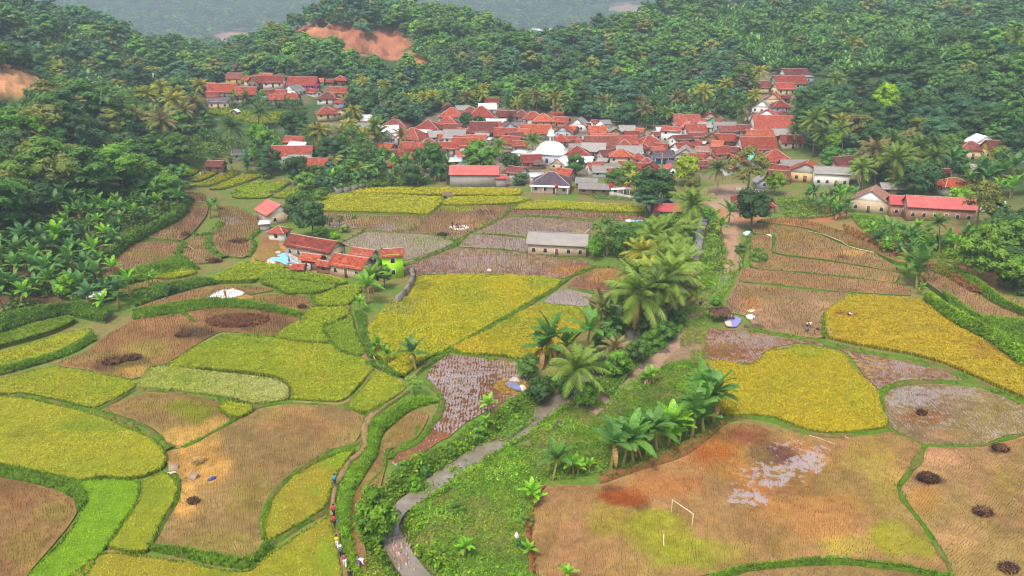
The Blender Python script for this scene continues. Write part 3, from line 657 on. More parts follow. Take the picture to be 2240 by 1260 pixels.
rice([(1189, 662), (1235, 666), (1275, 671), (1290, 690), (1255, 735), (1200, 775), (1128, 780), (1100, 772), (1018, 769), (988, 757), (1010, 745), (1072, 718), (1150, 674)], (.47, .37, .016), 'golden rice field between the diagonal dyke and bananas', [(1095, 705, 40, 12, OLV, .8), (1030, 735, 25, 8, OLV, .7), (1220, 690, 60, 20, GLD, .7)])
rice([(689, 445), (711, 427), (760, 423), (850, 425), (964, 430), (966, 438), (953, 452), (934, 466), (850, 463), (760, 460), (698, 459)], YEL, 'big bright yellow rice field below the walled village lane', col2=(.42, .42, .014))
rice([(765, 419), (800, 412), (860, 409), (950, 409), (1138, 412), (1136, 424), (985, 424), (860, 422), (800, 421)], (.48, .42, .014), 'long yellow rice strip below the grey hall wall', col2=(.40, .42, .014))
rice([(971, 445), (977, 434), (990, 430), (1130, 429), (1158, 434), (1135, 440), (1060, 445)], YEL, 'narrow yellow rice strip right of the little field shelter', col2=(.42, .42, .014))
rice([(1124, 455), (1154, 441), (1208, 438), (1316, 445), (1405, 449), (1411, 461), (1343, 461), (1235, 455)], YEL, 'long yellow rice strip in front of the pink house', col2=(.40, .42, .014))
rice([(1668, 778), (1675, 766), (1721, 760), (1753, 752), (1802, 760), (1848, 772), (1860, 793), (1886, 820), (1916, 849), (1928, 890), (1942, 919), (1934, 930), (1883, 938), (1815, 941), (1761, 933), (1694, 908), (1640, 902), (1600, 904), (1572, 896), (1574, 850), (1566, 812), (1548, 790), (1580, 786), (1640, 796)], (.45, .36, .014), 'large golden rice field right of the banana row', [(1760, 775, 60, 20, GRN, .6), (1870, 870, 30, 40, YGR, .5), (1700, 850, 80, 40, GLD, .5)], col2=(.36, .35, .014))
rice([(1807, 679), (1829, 662), (1864, 642), (1910, 644), (1991, 650), (2023, 655), (2050, 676), (2093, 711), (2153, 741), (2207, 762), (2260, 812), (2275, 880), (2240, 864), (2153, 825), (2072, 790), (1991, 768), (1883, 749), (1815, 733), (1808, 714)], (.47, .35, .018), 'long golden rice field sweeping to the right edge, partly flattened', [(2150, 770, 60, 28, (.36, .22, .03), .6), (2010, 720, 60, 10, (.34, .25, .04), .5), (1850, 690, 40, 5, RUST, .9)], col2=(.40, .34, .02))
for px, lb, c in [
    ([(384, 347), (421, 353), (432, 370), (421, 380), (388, 385)], 'highest small yellow terrace beside the dark left wood', (.36, .36, .02)),
    ([(418, 394), (445, 372), (472, 369), (482, 372), (459, 384), (432, 394)], 'second yellow terrace below the red roofed shed', (.40, .37, .02)),
    ([(416, 405), (459, 394), (486, 375), (518, 372), (522, 376), (486, 393), (459, 404)], 'third yellow terrace below the red roofed shed', (.42, .37, .02)),
    ([(461, 411), (513, 389), (529, 380), (567, 380), (565, 385), (526, 400), (486, 411)], 'fourth yellow terrace ending under the trees', (.40, .38, .02)),
    ([(514, 411), (556, 398), (600, 396), (632, 399), (598, 417), (540, 423)], 'light green terrace right of the yellow terraces', (.30, .40, .016)),
    ([(508, 427), (540, 418), (596, 423), (580, 430), (520, 431)], 'lowest light green terrace edge above brown mud', (.30, .39, .016)),
    ([(600, 429), (641, 410), (700, 406), (668, 416), (660, 428)], 'pale green rice wedge below the stone lane wall', (.32, .40, .016)),
    ([(452, 240), (520, 238), (560, 242), (540, 250), (470, 249)], 'bright green paddy below the hillside hamlet', (.30, .42, .016)),
    ([(500, 252), (580, 246), (628, 244), (640, 256), (600, 268), (560, 268)], 'yellow green paddy behind the round leafy trees', (.38, .42, .016))]:
    rice(px, c, lb, h=.55, base=.12, col2=(.28, .34, .016))

# ---- cut and flooded fields
soil('stubble_field', [(-80, 1040), (0, 1044), (81, 1060), (135, 1076), (165, 1095), (168, 1120), (146, 1155), (108, 1200), (54, 1262), (20, 1300), (-80, 1300)], .05, (.33, .19, .07), [(120, 1120, 40, 25, OLB, .7), (20, 1090, 60, 30, (.30, .14, .06), .6), (60, 1200, 50, 40, OLB, .5)])
soil('stubble_field', [(216, 900), (297, 863), (324, 858), (405, 864), (480, 876), (484, 896), (514, 912), (478, 940), (405, 979), (372, 977), (357, 955), (324, 931), (256, 906)], .05, (.34, .22, .075), [(400, 890, 60, 18, GRP, .8), (430, 905, 50, 25, GRP, .8), (330, 885, 60, 14, OLB, .6), (420, 955, 60, 26, STRAW, .95), (470, 930, 26, 16, STRAW, .9)])
soil('stubble_field', [(560, 897), (630, 884), (754, 892), (794, 912), (790, 944), (772, 970), (722, 985), (641, 1033), (592, 1082), (573, 1136), (578, 1180), (560, 1210), (526, 1224), (432, 1206), (335, 1192), (364, 1133), (397, 1071), (388, 1036), (366, 1012), (362, 990), (405, 977), (480, 939), (514, 923)], .05, (.38, .25, .09), [(430, 1020, 75, 60, STRAW, .95), (400, 1100, 40, 38, STRAW, .9), (450, 970, 40, 25, STRAW, .8), (540, 1090, 60, 60, OLB, .6), (480, 1180, 90, 30, OLB, .6), (640, 920, 80, 30, (.40, .24, .10), .6), (720, 940, 50, 40, (.36, .20, .09), .6)], tuft=1.1)
soil('stubble_field', [(124, 797), (189, 766), (229, 736), (291, 701), (378, 687), (405, 678), (486, 671), (567, 678), (657, 695), (603, 735), (560, 731), (486, 725), (445, 744), (359, 797), (294, 828), (243, 822), (189, 808)], .05, (.36, .19, .075), [(250, 795, 50, 20, BURN, .9), (300, 790, 24, 12, BURN, .8), (250, 800, 70, 30, (.2, .1, .05), .6), (430, 727, 55, 16, BURN, .75), (520, 700, 110, 26, (.12, .06, .035), .85), (590, 715, 60, 16, (.10, .05, .03), .8), (320, 760, 60, 16, OLB, .7), (300, 815, 45, 14, STRAW, .8), (560, 705, 30, 8, STRAW, .6)])
soil('stubble_field', [(502, 661), (567, 645), (614, 644), (676, 652), (684, 668), (660, 686), (600, 674), (550, 664)], .1, (.35, .19, .08), [(660, 674, 22, 10, BURN, .9), (640, 680, 30, 8, STRAW, .6)])
soil('stubble_field', [(297, 674), (364, 650), (459, 625), (540, 625), (600, 633), (553, 643), (502, 658), (445, 660), (378, 666)], .15, (.36, .20, .085), [(540, 655, 40, 10, STRAW, .7)])
soil('stubble_field', [(270, 632), (337, 611), (437, 597), (436, 608), (364, 622), (290, 642)], .1, (.35, .22, .08), [(380, 605, 50, 10, OLB, .5)])
soil('stubble_field', [(224, 604), (224, 583), (251, 556), (297, 532), (351, 528), (394, 532), (378, 564), (310, 586), (240, 612)], .4, (.37, .21, .10), [(310, 555, 60, 18, OLB, .6)], wet=.12, wetblobs=[(270, 590, 40, 12, .3)])
soil('stubble_field', [(310, 516), (391, 481), (421, 464), (453, 464), (442, 483), (421, 508), (397, 524), (351, 522)], .4, (.34, .18, .09), [(400, 505, 30, 14, (.28, .10, .05), .7), (410, 512, 16, 8, BURN, .8)], wet=.15)
soil('stubble_field', [(399, 440), (405, 420), (445, 424), (453, 432), (453, 462), (415, 462)], .5, (.33, .18, .085), [(425, 450, 25, 8, OLB, .4)], wet=.1)
soil('stubble_field', [(415, 518), (453, 516), (448, 543), (480, 562), (445, 575), (399, 567)], .3, (.36, .20, .10), wet=.15)
soil('stubble_field', [(475, 451), (526, 455), (550, 467), (569, 486), (564, 502), (542, 524), (556, 537), (534, 562), (486, 556), (469, 537), (464, 516), (486, 486), (477, 467)], .3, (.34, .20, .085), [(510, 525, 45, 12, (.24, .09, .045), .8), (530, 545, 30, 8, (.26, .10, .05), .8), (500, 470, 30, 14, OLB, .5)], wet=.2, wetblobs=[(500, 482, 26, 14, .55)])
soil('packed_earth', [(556, 564), (577, 516), (600, 513), (614, 543), (668, 564), (652, 586), (587, 574)], .3, (.46, .22, .08), [(590, 530, 25, 14, TAN, .6)], tuft=0)
soil('flooded_field', [(708, 467), (830, 473), (935, 473), (892, 508), (803, 500), (762, 500), (716, 494)], .05, (.34, .20, .10), [(880, 490, 30, 10, GRP, .8), (790, 475, 60, 6, OLB, .6), (800, 488, 50, 8, (.36, .16, .08), .7)], wet=.3, wetblobs=[(840, 497, 40, 7, .75), (740, 492, 40, 8, .6)])
soil('stubble_field', [(938, 473), (965, 451), (1121, 450), (1100, 473), (1032, 505), (992, 524), (938, 510), (894, 508)], .05, (.34, .20, .095), [(990, 455, 50, 8, GRP, .9), (1060, 465, 34, 7, (.14, .07, .05), .9), (970, 515, 30, 6, BURN, .8), (1020, 490, 60, 14, (.38, .20, .10), .5)], wet=.18, wetblobs=[(985, 520, 20, 6, .5)])
soil('flooded_field', [(746, 530), (797, 507), (892, 511), (946, 515), (992, 528), (965, 544), (924, 558), (884, 569), (830, 560)], .0, (.33, .21, .11), [(940, 530, 50, 14, GRP, .7), (900, 520, 25, 6, GRP, .6)], wet=.55, tcol=(.42, .36, .20), wetblobs=[(850, 530, 70, 20, .62)])
soil('flooded_field', [(1034, 507), (1102, 477), (1181, 476), (1297, 487), (1294, 510), (1190, 508), (1163, 518), (1100, 512)], .05, (.30, .17, .10), [(1270, 505, 30, 6, GRP, .5)], wet=.5, tcol=(.34, .22, .13))
soil('flooded_field', [(1002, 538), (1029, 513), (1160, 522), (1166, 552), (1100, 544)], .05, (.30, .19, .11), wet=.58, tcol=(.34, .22, .13))
soil('flooded_field', [(886, 582), (965, 552), (1002, 541), (1160, 554), (1262, 568), (1302, 579), (1251, 600), (1229, 609), (1100, 600), (1000, 599), (930, 599), (905, 604)], .05, (.27, .13, .07), [(1250, 588, 60, 14, (.46, .24, .09), .85), (1220, 600, 40, 8, (.46, .24, .09), .7)], wet=.42, tcol=(.31, .17, .10), wetblobs=[(1050, 570, 120, 18, .56), (1255, 590, 50, 16, 0)])
soil('stubble_field', [(1106, 472), (1124, 457), (1235, 460), (1343, 468), (1413, 471), (1416, 483), (1300, 480), (1181, 471)], .05, (.31, .16, .08), [(1360, 474, 50, 8, TAN, .6)], wet=.3, wetblobs=[(1220, 466, 80, 6, .45)])
soil('stubble_field', [(1243, 624), (1302, 587), (1372, 587), (1364, 624), (1343, 637), (1289, 634)], .05, (.30, .14, .075), [(1320, 605, 38, 14, (.46, .24, .09), .9), (1330, 592, 30, 8, (.46, .24, .09), .8)], wet=.2)
soil('flooded_field', [(1191, 660), (1229, 634), (1294, 645), (1286, 669), (1248, 667)], .0, (.36, .25, .19), wet=.68, tcol=(.34, .24, .15))
soil('flooded_field', [(930, 825), (943, 806), (981, 777), (1127, 786), (1150, 815), (1158, 850), (1100, 880), (1072, 895), (1018, 925), (981, 957), (965, 963), (911, 1001), (870, 1022), (857, 1012), (859, 995), (911, 971), (932, 942), (959, 903), (965, 868)], .0, (.26, .115, .055), [(960, 965, 60, 30, (.30, .13, .06), .5)], wet=.5, tcol=(.33, .19, .10), ang=.15, wetblobs=[(1010, 830, 80, 45, .62), (1000, 880, 50, 30, .6), (900, 985, 60, 25, .1), (960, 960, 40, 25, .2), (1080, 860, 30, 40, .3)], tuft=1.4)
soil('stubble_field', [(838, 954), (870, 922), (905, 898), (938, 906), (911, 957), (851, 985), (843, 1022), (830, 1068), (800, 1103), (788, 1149), (800, 1206), (800, 1260), (770, 1200), (760, 1163), (765, 1098), (795, 1049), (827, 995)], .1, (.36, .20, .085), [(860, 945, 40, 20, (.36, .24, .07), .6), (790, 1100, 25, 60, (.30, .13, .05), .7)])
soil('stubble_field', [(1646, 492), (1660, 487), (1767, 502), (1850, 538), (1910, 552), (1926, 562), (1974, 595), (1883, 580), (1802, 567), (1691, 551), (1699, 524), (1694, 513), (1648, 509)], .5, (.37, .23, .10), [(1830, 565, 30, 6, BURN, .8), (1800, 555, 70, 12, (.46, .25, .12), .7), (1750, 520, 60, 12, (.34, .19, .07), .6), (1860, 555, 30, 8, STRAW, .5)], tuft=.8)
soil('stubble_field', [(1648, 517), (1687, 517), (1689, 554), (1802, 571), (1968, 598), (1958, 617), (1856, 605), (1748, 594), (1646, 582)], .35, (.44, .25, .125), [(1900, 600, 60, 12, OLB, .4)], tuft=.8)
soil('stubble_field', [(1621, 589), (1640, 587), (1748, 597), (1856, 608), (1964, 621), (1994, 636), (1991, 645), (1910, 641), (1864, 638), (1829, 636), (1700, 622), (1618, 613)], .2, (.42, .24, .115), [(1760, 612, 80, 8, (.38, .24, .09), .5)], tuft=.8)
soil('stubble_field', [(1612, 617), (1640, 623), (1800, 638), (1856, 643), (1807, 676), (1800, 701), (1805, 736), (1756, 736), (1653, 717), (1632, 692), (1596, 682), (1590, 660)], .1, (.45, .27, .15), [(1690, 632, 30, 8, (.34, .16, .06), .7), (1640, 660, 24, 16, (.46, .20, .08), .7), (1780, 700, 60, 30, (.40, .26, .13), .5), (1640, 640, 22, 14, OLB, .5)], tuft=.6)
soil('stubble_field', [(1656, 483), (1721, 474), (1813, 495), (1869, 517), (1926, 541), (1991, 573), (1960, 571), (1904, 547), (1850, 533), (1769, 499)], .8, (.35, .20, .075), [(1750, 488, 50, 8, (.40, .15, .06), .6)], tuft=.7)
soil('stubble_field', [(2030, 590), (2090, 600), (2150, 630), (2240, 660), (2252, 697), (2150, 697), (2110, 680), (2060, 640), (2020, 610)], .9, (.41, .24, .12), [(2090, 615, 40, 12, OLB, .4)], tuft=.7)
soil('flooded_field', [(1542, 721), (1613, 723), (1640, 725), (1748, 740), (1883, 767), (2018, 794), (2099, 815), (2132, 836), (2018, 831), (1964, 833), (1923, 851), (1900, 835), (1888, 820), (1856, 774), (1802, 757), (1753, 750), (1700, 758), (1664, 775), (1668, 788), (1640, 794), (1542, 781)], .0, (.27, .115, .055), [(1600, 790, 70, 12, (.26, .10, .045), .5)], wet=.42, tcol=(.34, .20, .11), wetblobs=[(1640, 745, 70, 16, .58), (1960, 800, 70, 22, .56), (1580, 770, 60, 18, .2)], tuft=1.3)
soil('flooded_field', [(1930, 871), (1945, 853), (1991, 843), (2072, 842), (2153, 851), (2270, 900), (2270, 942), (2200, 952), (2153, 971), (2085, 972), (2018, 970), (1955, 938), (1946, 925), (1931, 892)], .0, (.33, .22, .115), [(2016, 908, 26, 8, BURN, .95), (2020, 915, 50, 18, (.32, .14, .05), .8), (2080, 950, 60, 16, (.48, .28, .16), .8), (2170, 900, 60, 25, OLB, .4)], wet=.3, tcol=(.38, .26, .14), wetblobs=[(2000, 865, 70, 32, .64), (2090, 855, 60, 12, .58), (2150, 890, 60, 20, .3), (2050, 950, 80, 18, 0)], tuft=1.3)
soil('stubble_field', [(1165, 1130), (1175, 1095), (1200, 1062), (1310, 1060), (1383, 1035), (1505, 995), (1586, 930), (1613, 921), (1640, 924), (1721, 944), (1829, 960), (1945, 944), (2016, 972), (2002, 1009), (1962, 1060), (1975, 1093), (2016, 1144), (2068, 1225), (2076, 1252), (1991, 1239), (1829, 1220), (1640, 1236), (1545, 1256), (1400, 1290), (1181, 1290), (1163, 1200)], .05, (.45, .26, .10), [
    (1220, 1160, 80, 120, (.42, .24, .12), .8), (1330, 1130, 50, 40, (.34, .30, .04), .7), (1420, 1170, 90, 55, (.33, .34, .03), .95), (1500, 1215, 100, 45, (.31, .34, .025), .95), (1600, 1210, 60, 30, (.34, .30, .05), .6),
    (1660, 1020, 180, 85, (.42, .17, .06), .8), (1560, 980, 75, 42, (.36, .085, .02), .95), (1625, 950, 80, 32, (.15, .045, .03), .95), (1680, 990, 80, 36, (.17, .075, .07), .9), (1370, 1090, 62, 28, (.30, .08, .02), .95), (1400, 1110, 24, 10, BURN, .7), (1340, 1070, 24, 8, BURN, .6), (1440, 1060, 90, 45, (.44, .19, .07), .75),
    (1800, 1125, 140, 70, (.48, .24, .08), .7), (1900, 1000, 60, 40, (.38, .28, .06), .7), (1930, 1060, 40, 60, (.38, .30, .05), .6), (1960, 1170, 70, 50, (.32, .34, .02), .85), (2020, 1200, 40, 35, (.30, .33, .02), .7), (1850, 1190, 70, 30, (.36, .33, .04), .6), (1700, 1190, 70, 26, (.40, .28, .07), .5)],
    wet=.0, wetblobs=[(1690, 1040, 95, 55, .55), (1770, 1010, 50, 28, .72), (1640, 1090, 55, 26, .62), (1720, 975, 60, 22, .42), (1790, 985, 40, 16, .5)], tuft=1.0, ang=.5)
soil('stubble_field', [(2030, 976), (2126, 977), (2200, 966), (2250, 950), (2290, 950), (2290, 1300), (2095, 1300), (2088, 1260), (2045, 1176), (1994, 1109), (1968, 1063), (2006, 1009)], .0, (.42, .25, .105), [(2030, 1050, 38, 11, BURN, .95), (2185, 985, 32, 12, BURN, .85), (2150, 1125, 30, 11, (.10, .05, .03), .9), (2200, 1245, 26, 11, BURN, .9), (2060, 1000, 60, 25, (.50, .28, .17), .8), (2110, 1170, 70, 40, (.50, .28, .16), .8), (2200, 1060, 60, 60, (.34, .25, .07), .7), (2020, 1090, 40, 30, (.44, .20, .06), .7), (2190, 970, 40, 10, (.46, .20, .06), .7)], ang=.6)
soil('stubble_field', [(1560, 1280), (1640, 1246), (1829, 1232), (1991, 1250), (2080, 1268), (2080, 1300), (1560, 1300)], -.06, (.38, .21, .11), tuft=.8)

# ---- dykes
BD = [
 ([(-80, 858), (54, 862), (148, 882), (202, 894), (250, 874), (297, 848), (330, 850), (405, 858), (490, 872), (512, 882)], 1.2, .35),
 ([(297, 846), (330, 803), (365, 797)], .8, .3), ([(202, 896), (260, 915), (320, 938), (356, 965), (372, 980)], 1.6, .4),
 ([(300, 1050), (305, 1070), (297, 1098), (270, 1140), (222, 1202), (150, 1290)], .9, .35), ([(378, 1036), (391, 1060), (383, 1095), (356, 1138), (322, 1198)], 1.0, .35),
 ([(400, 977), (440, 958), (485, 934), (520, 912), (556, 890), (575, 885), (640, 876)], 1.0, .35), ([(638, 874), (640, 850), (628, 838), (600, 823)], .7, .25), ([(790, 962), (770, 972), (722, 988), (681, 1008), (641, 1036), (605, 1070), (585, 1103), (574, 1140), (578, 1178)], 1.0, .35),
 ([(590, 1182), (654, 1148), (708, 1112), (722, 1085), (728, 1060)], 1.1, .3), ([(752, 884), (795, 900), (815, 900), (838, 884)], 1.4, .4), ([(603, 735), (560, 731)], .5, .2), ([(722, 748), (668, 746), (603, 737)], .7, .3), ([(797, 778), (754, 772), (737, 760), (722, 745), (708, 728), (712, 712), (735, 700), (762, 688)], .7, .3), ([(657, 692), (690, 700), (711, 709)], .7, .3), ([(757, 666), (695, 666), (685, 672), (660, 688)], .8, .3),
 ([(690, 668), (684, 650), (640, 640), (600, 634)], 1.2, .4), ([(560, 612), (596, 624), (628, 640), (689, 640), (732, 626), (787, 620)], .9, .3), ([(436, 615), (500, 612), (556, 611), (600, 590), (630, 580)], .9, .3), ([(572, 612), (620, 607), (680, 614), (735, 620)], .5, .2),
 ([(378, 690), (395, 682), (425, 703)], .9, .3), ([(378, 568), (394, 545), (402, 530)], 2.6, .6), ([(300, 526), (351, 524), (400, 528)], .9, .35), ([(399, 442), (453, 438)], .7, .3), ([(413, 463), (453, 463)], .6, .3), ([(458, 515), (455, 540), (474, 556), (490, 562)], 2.4, .6), ([(486, 484), (470, 505), (440, 515), (425, 512)], 3.2, .7), ([(566, 504), (546, 522), (558, 538), (540, 560)], 1.8, .5),
 ([(696, 463), (760, 464), (850, 467), (935, 470), (956, 455), (970, 438), (975, 428)], .9, .35), ([(690, 421), (860, 424), (964, 427)], .6, .25), ([(975, 449), (1060, 449), (1130, 448)], .8, .3), ([(1032, 507), (1070, 490), (1100, 474), (1110, 464), (1125, 454), (1162, 436)], 1.3, .4), ([(1124, 457), (1235, 459), (1343, 464), (1412, 467)], .7, .3), ([(1104, 473), (1181, 473), (1297, 483)], .8, .35),
 ([(1000, 536), (1030, 510), (1100, 515), (1165, 522)], 1.0, .35), ([(886, 580), (930, 562), (965, 549), (1000, 532), (1004, 524)], 1.5, .45), ([(797, 505), (892, 509), (946, 513), (995, 526)], .8, .3), ([(746, 530), (797, 505)], .9, .35), ([(935, 473), (892, 508)], .5, .2), ([(1000, 541), (1100, 546), (1166, 555), (1262, 568)], .5, .2),
 ([(1300, 582), (1252, 602), (1228, 620), (1170, 656), (1072, 714), (985, 765), (950, 786)], 1.3, .4), ([(1302, 584), (1372, 586)], .8, .3), ([(1243, 627), (1289, 638), (1345, 642)], .8, .3), ([(985, 767), (1040, 778), (1130, 788)], .8, .3), ([(857, 1002), (860, 990), (911, 968), (935, 940), (960, 905), (967, 868), (930, 828)], 1.1, .4), ([(800, 1065), (840, 1022), (846, 985), (905, 960), (915, 930)], .6, .2),
 ([(1648, 511), (1692, 516), (1692, 552), (1802, 569), (1883, 582), (1976, 598)], .9, .35), ([(1645, 515), (1643, 550), (1644, 583), (1748, 596), (1856, 607), (1964, 620)], .9, .35), ([(1616, 615), (1700, 623), (1829, 637), (1864, 640)], .5, .2), ([(1660, 486), (1767, 501), (1820, 520), (1850, 537), (1910, 552)], 1.0, .35), ([(1640, 516), (1625, 545), (1622, 590)], 1.2, .3),
 ([(1640, 718), (1690, 728), (1756, 739), (1883, 766), (1991, 787), (2072, 806), (2153, 843), (2260, 886)], 1.7, .5), ([(1802, 738), (1802, 700), (1806, 678)], 1.0, .35), ([(1920, 868), (1945, 845), (1991, 834), (2072, 833), (2143, 842)], 1.2, .4), ([(1929, 870), (1934, 900), (1947, 928)], .7, .3),
 ([(1580, 908), (1640, 910), (1694, 916), (1761, 942), (1815, 950), (1883, 947), (1940, 938), (1948, 928)], 1.2, .4), ([(1947, 940), (1985, 955), (2020, 972)], .6, .2), ([(2020, 973), (2085, 975), (2153, 972), (2200, 958), (2270, 940)], .6, .25), ([(2022, 975), (2006, 1008), (1966, 1062)], 1.2, .4), ([(1966, 1064), (1978, 1095), (2018, 1145), (2070, 1226), (2084, 1262)], .9, .3),
 ([(420, 382), (432, 372), (423, 353)], .8, .3), ([(418, 397), (460, 386), (487, 371)], .8, .35), ([(416, 408), (460, 406), (486, 397), (524, 378)], 1.0, .4), ([(460, 414), (488, 412), (528, 402), (568, 385)], 1.2, .4), ([(505, 422), (540, 425), (598, 420), (634, 399)], 1.6, .5), ([(598, 430), (662, 429), (672, 417)], 1.2, .4),
]
for px, w, hh in BD: bund(px, w, hh)
# the footpath of trodden earth on the long dyke, down to the bottom edge
bund([(757, 668), (762, 688), (772, 715), (782, 742), (797, 778), (818, 806), (850, 820), (888, 838), (890, 850), (862, 872), (830, 893), (808, 912), (797, 935), (800, 960), (792, 985), (765, 1005), (745, 1035), (732, 1060), (728, 1100), (730, 1150), (738, 1190), (750, 1235), (760, 1290)], 1.5, .3, label='long trodden earth dyke carrying the footpath', bare=.9)
bund([(818, 806), (795, 843), (752, 880), (700, 880), (640, 876)], 1.0, .3, bare=.6); bund([(237, 1200), (318, 1202), (225, 1206)], .9, .25, bare=.6)
bund([(950, 786), (920, 806), (900, 822)], 1.2, .35, bare=.5)

# ---- grassy slopes
bank([(-80, 1012), (0, 1016), (81, 1038), (165, 1052), (190, 1075), (192, 1100)], .35, [(-80, 1040), (0, 1046), (81, 1062), (135, 1080), (163, 1098), (170, 1122)], .0, gr=1.3, label='grass bank below the large yellow plot at the left edge')
bank([(325, 1196), (432, 1206), (524, 1222), (560, 1208), (586, 1184)], .5, [(330, 1206), (410, 1226), (490, 1244), (548, 1246), (600, 1206)], -.1, gr=1.5, sc=1.4)
bank([(290, 640), (360, 624), (440, 610), (455, 615)], .5, [(296, 672), (364, 650), (430, 632), (475, 622)], .1, GR2, gr=1.4, sc=1.4)
bank([(224, 612), (300, 588), (378, 566), (400, 560)], .6, [(240, 640), (300, 618), (390, 596), (437, 590)], .1, GR1, gr=1.4, sc=1.3, label='grass bank under the fan-shaped stubble terrace')
bank([(224, 560), (290, 512), (380, 470), (410, 430)], 1.6, [(228, 584), (297, 532), (391, 483), (425, 440)], .4, GR2, gr=1.3, sc=1.5)
bank([(290, 680), (378, 665), (450, 655), (500, 656), (560, 662), (660, 686)], .45, [(291, 702), (378, 690), (486, 674), (567, 680), (657, 697)], .0, GR1, gr=1.5, sc=1.2, label='curved grass bank above the burnt stubble')
bank([(-60, 805), (0, 803), (108, 778), (165, 752), (205, 730)], .3, [(-60, 826), (0, 822), (80, 800), (150, 778), (212, 745)], .0, GR1, gr=1.5, label='bright grass bank below the tapering yellow strip')
bank([(-60, 700), (0, 690), (100, 672), (180, 665), (240, 680)], 1.6, [(-60, 745), (0, 730), (81, 704), (151, 690), (230, 705)], .4, GR2, gr=1.6, sc=1.6, label='tall dark grass at the foot of the banana bank')
bank([(1550, 1262), (1640, 1238), (1829, 1222), (1991, 1241), (2080, 1262)], .55, [(1560, 1278), (1640, 1252), (1829, 1238), (1991, 1256), (2080, 1276)], .0, GR1, gr=1.6, sc=1.3)
bank([(2030, 650), (2080, 680), (2140, 712), (2200, 745), (2270, 800)], 1.5, [(2020, 655), (2060, 690), (2110, 722), (2153, 745), (2240, 806)], .3, (.16, .31, .012), gr=2.2, sc=2.2, label='tall bright grass slope above the golden sweep')
bank([(2060, 640), (2130, 690), (2240, 705), (2300, 720)], 1.6, [(2090, 690), (2150, 725), (2220, 770), (2300, 830)], .8, GR1, gr=1.6, sc=1.8)
bank([(1840, 490), (1930, 530), (2000, 560), (2090, 600), (2150, 640)], 1.8, [(1850, 512), (1926, 544), (1991, 576), (2060, 604), (2120, 640)], .8, (.30, .14, .05), gr=.35, sc=1.2, label='bare reddish bank above the right terraces', name='earth_bank', colb=(.42, .19, .08))
bank([(2050, 572), (2120, 600), (2200, 660), (2270, 690)], 2.2, [(2040, 596), (2110, 620), (2180, 668), (2260, 700)], 1.0, (.14, .30, .015), gr=1.3, sc=1.3, colb=(.36, .16, .07))
bank([(1310, 1036), (1400, 1012), (1500, 968), (1590, 912)], .8, [(1312, 1062), (1385, 1037), (1505, 998), (1590, 930)], .0, GR2, gr=.7, sc=1.0, label='low earth step below the banana row', name='earth_bank', colb=(.36, .15, .06))
bank([(1160, 1060), (1165, 1100), (1150, 1150), (1160, 1250)], .5, [(1200, 1064), (1172, 1110), (1166, 1160), (1175, 1262)], .0, (.30, .12, .04), gr=.4, name='earth_bank', colb=(.34, .13, .05))
# the overgrown slope between footpath and narrow stubble strip
bank([(905, 870), (860, 895), (822, 920), (806, 950), (806, 990), (770, 1030), (748, 1070), (742, 1120), (745, 1170)], .5, [(960, 880), (905, 895), (865, 925), (834, 955), (822, 1000), (790, 1050), (768, 1100), (764, 1160), (772, 1200)], .1, (.13, .28, .012), gr=2.4, sc=1.7, label='lush grass slope right of the footpath')
bank([(745, 1175), (752, 1220), (770, 1290)], .3, [(772, 1200), (785, 1235), (800, 1290)], .1, (.16, .30, .012), gr=1.5, sc=1.1)
bank([(795, 795), (830, 810), (870, 826)], .4, [(830, 790), (860, 812), (890, 828)], .1, GR2, gr=1.2, sc=1.0); bank([(775, 680), (790, 740), (808, 780)], .5, [(800, 690), (806, 740), (830, 790)], .1, GR2, gr=1.4, sc=1.1)
# river banks
cover([(1150, 862), (1185, 880), (1160, 905), (1090, 955), (1000, 1010), (920, 1060), (880, 1095), (850, 1075), (855, 1035), (905, 1000), (985, 965), (1030, 930), (1100, 892)], .2, (.11, .23, .02), 'leafy creepers on the river bank beside the flooded field', 1.6, 1.2, 'river_bank_weeds', 1.2)
cover([(1230, 895), (1290, 880), (1340, 890), (1330, 940), (1200, 1000), (1190, 1060), (1165, 1110), (1160, 1200), (1180, 1290), (985, 1290), (930, 1230), (895, 1180), (875, 1130), (930, 1085), (1010, 1035), (1100, 980), (1180, 925)], .05, (.13, .27, .016), 'bright green weeds on the right bank of the river bend', 1.5, 1.0, 'river_bank_weeds', .7, bare=.16)
cover([(1340, 870), (1420, 815), (1490, 790), (1540, 800), (1560, 850), (1580, 890), (1500, 960), (1400, 1010), (1310, 1035), (1200, 1050), (1210, 1000), (1320, 935)], .1, (.115, .25, .016), 'dense green undergrowth behind the banana row', 1.5, 1.15, 'undergrowth', 1.0, bare=.2)
cover([(1480, 770), (1500, 720), (1540, 690), (1545, 760), (1545, 800), (1500, 795)], .05, (.16, .26, .02), 'low weeds between the dirt path and the flooded plot', 1.0, .8, 'undergrowth', .5, bare=.35)
cover([(1545, 575), (1600, 570), (1612, 600), (1590, 640), (1560, 680), (1500, 720), (1480, 700), (1530, 640)], .05, (.14, .28, .016), 'short green weeds either side of the gravel track', 1.1, .85, 'undergrowth', .4, bare=.3)
cover([(1310, 860), (1380, 780), (1450, 700), (1500, 690), (1490, 730), (1420, 780), (1370, 830), (1330, 875)], .2, (.09, .19, .02), 'bushy weeds on the bank below the coconut palms', 1.5, 1.5, 'undergrowth', 1.4)
cover([(800, 1075), (845, 1085), (862, 1120), (840, 1180), (800, 1200), (780, 1150)], .2, (.12, .25, .014), 'thick weeds under the willowy river bush', 1.5, 1.4, 'undergrowth', 1.4)
cover([(790, 1210), (840, 1205), (880, 1250), (900, 1290), (800, 1290)], .1, (.20, .32, .014), 'light green weeds left of the river at the bottom edge', 1.3, 1.0, 'undergrowth', .6)
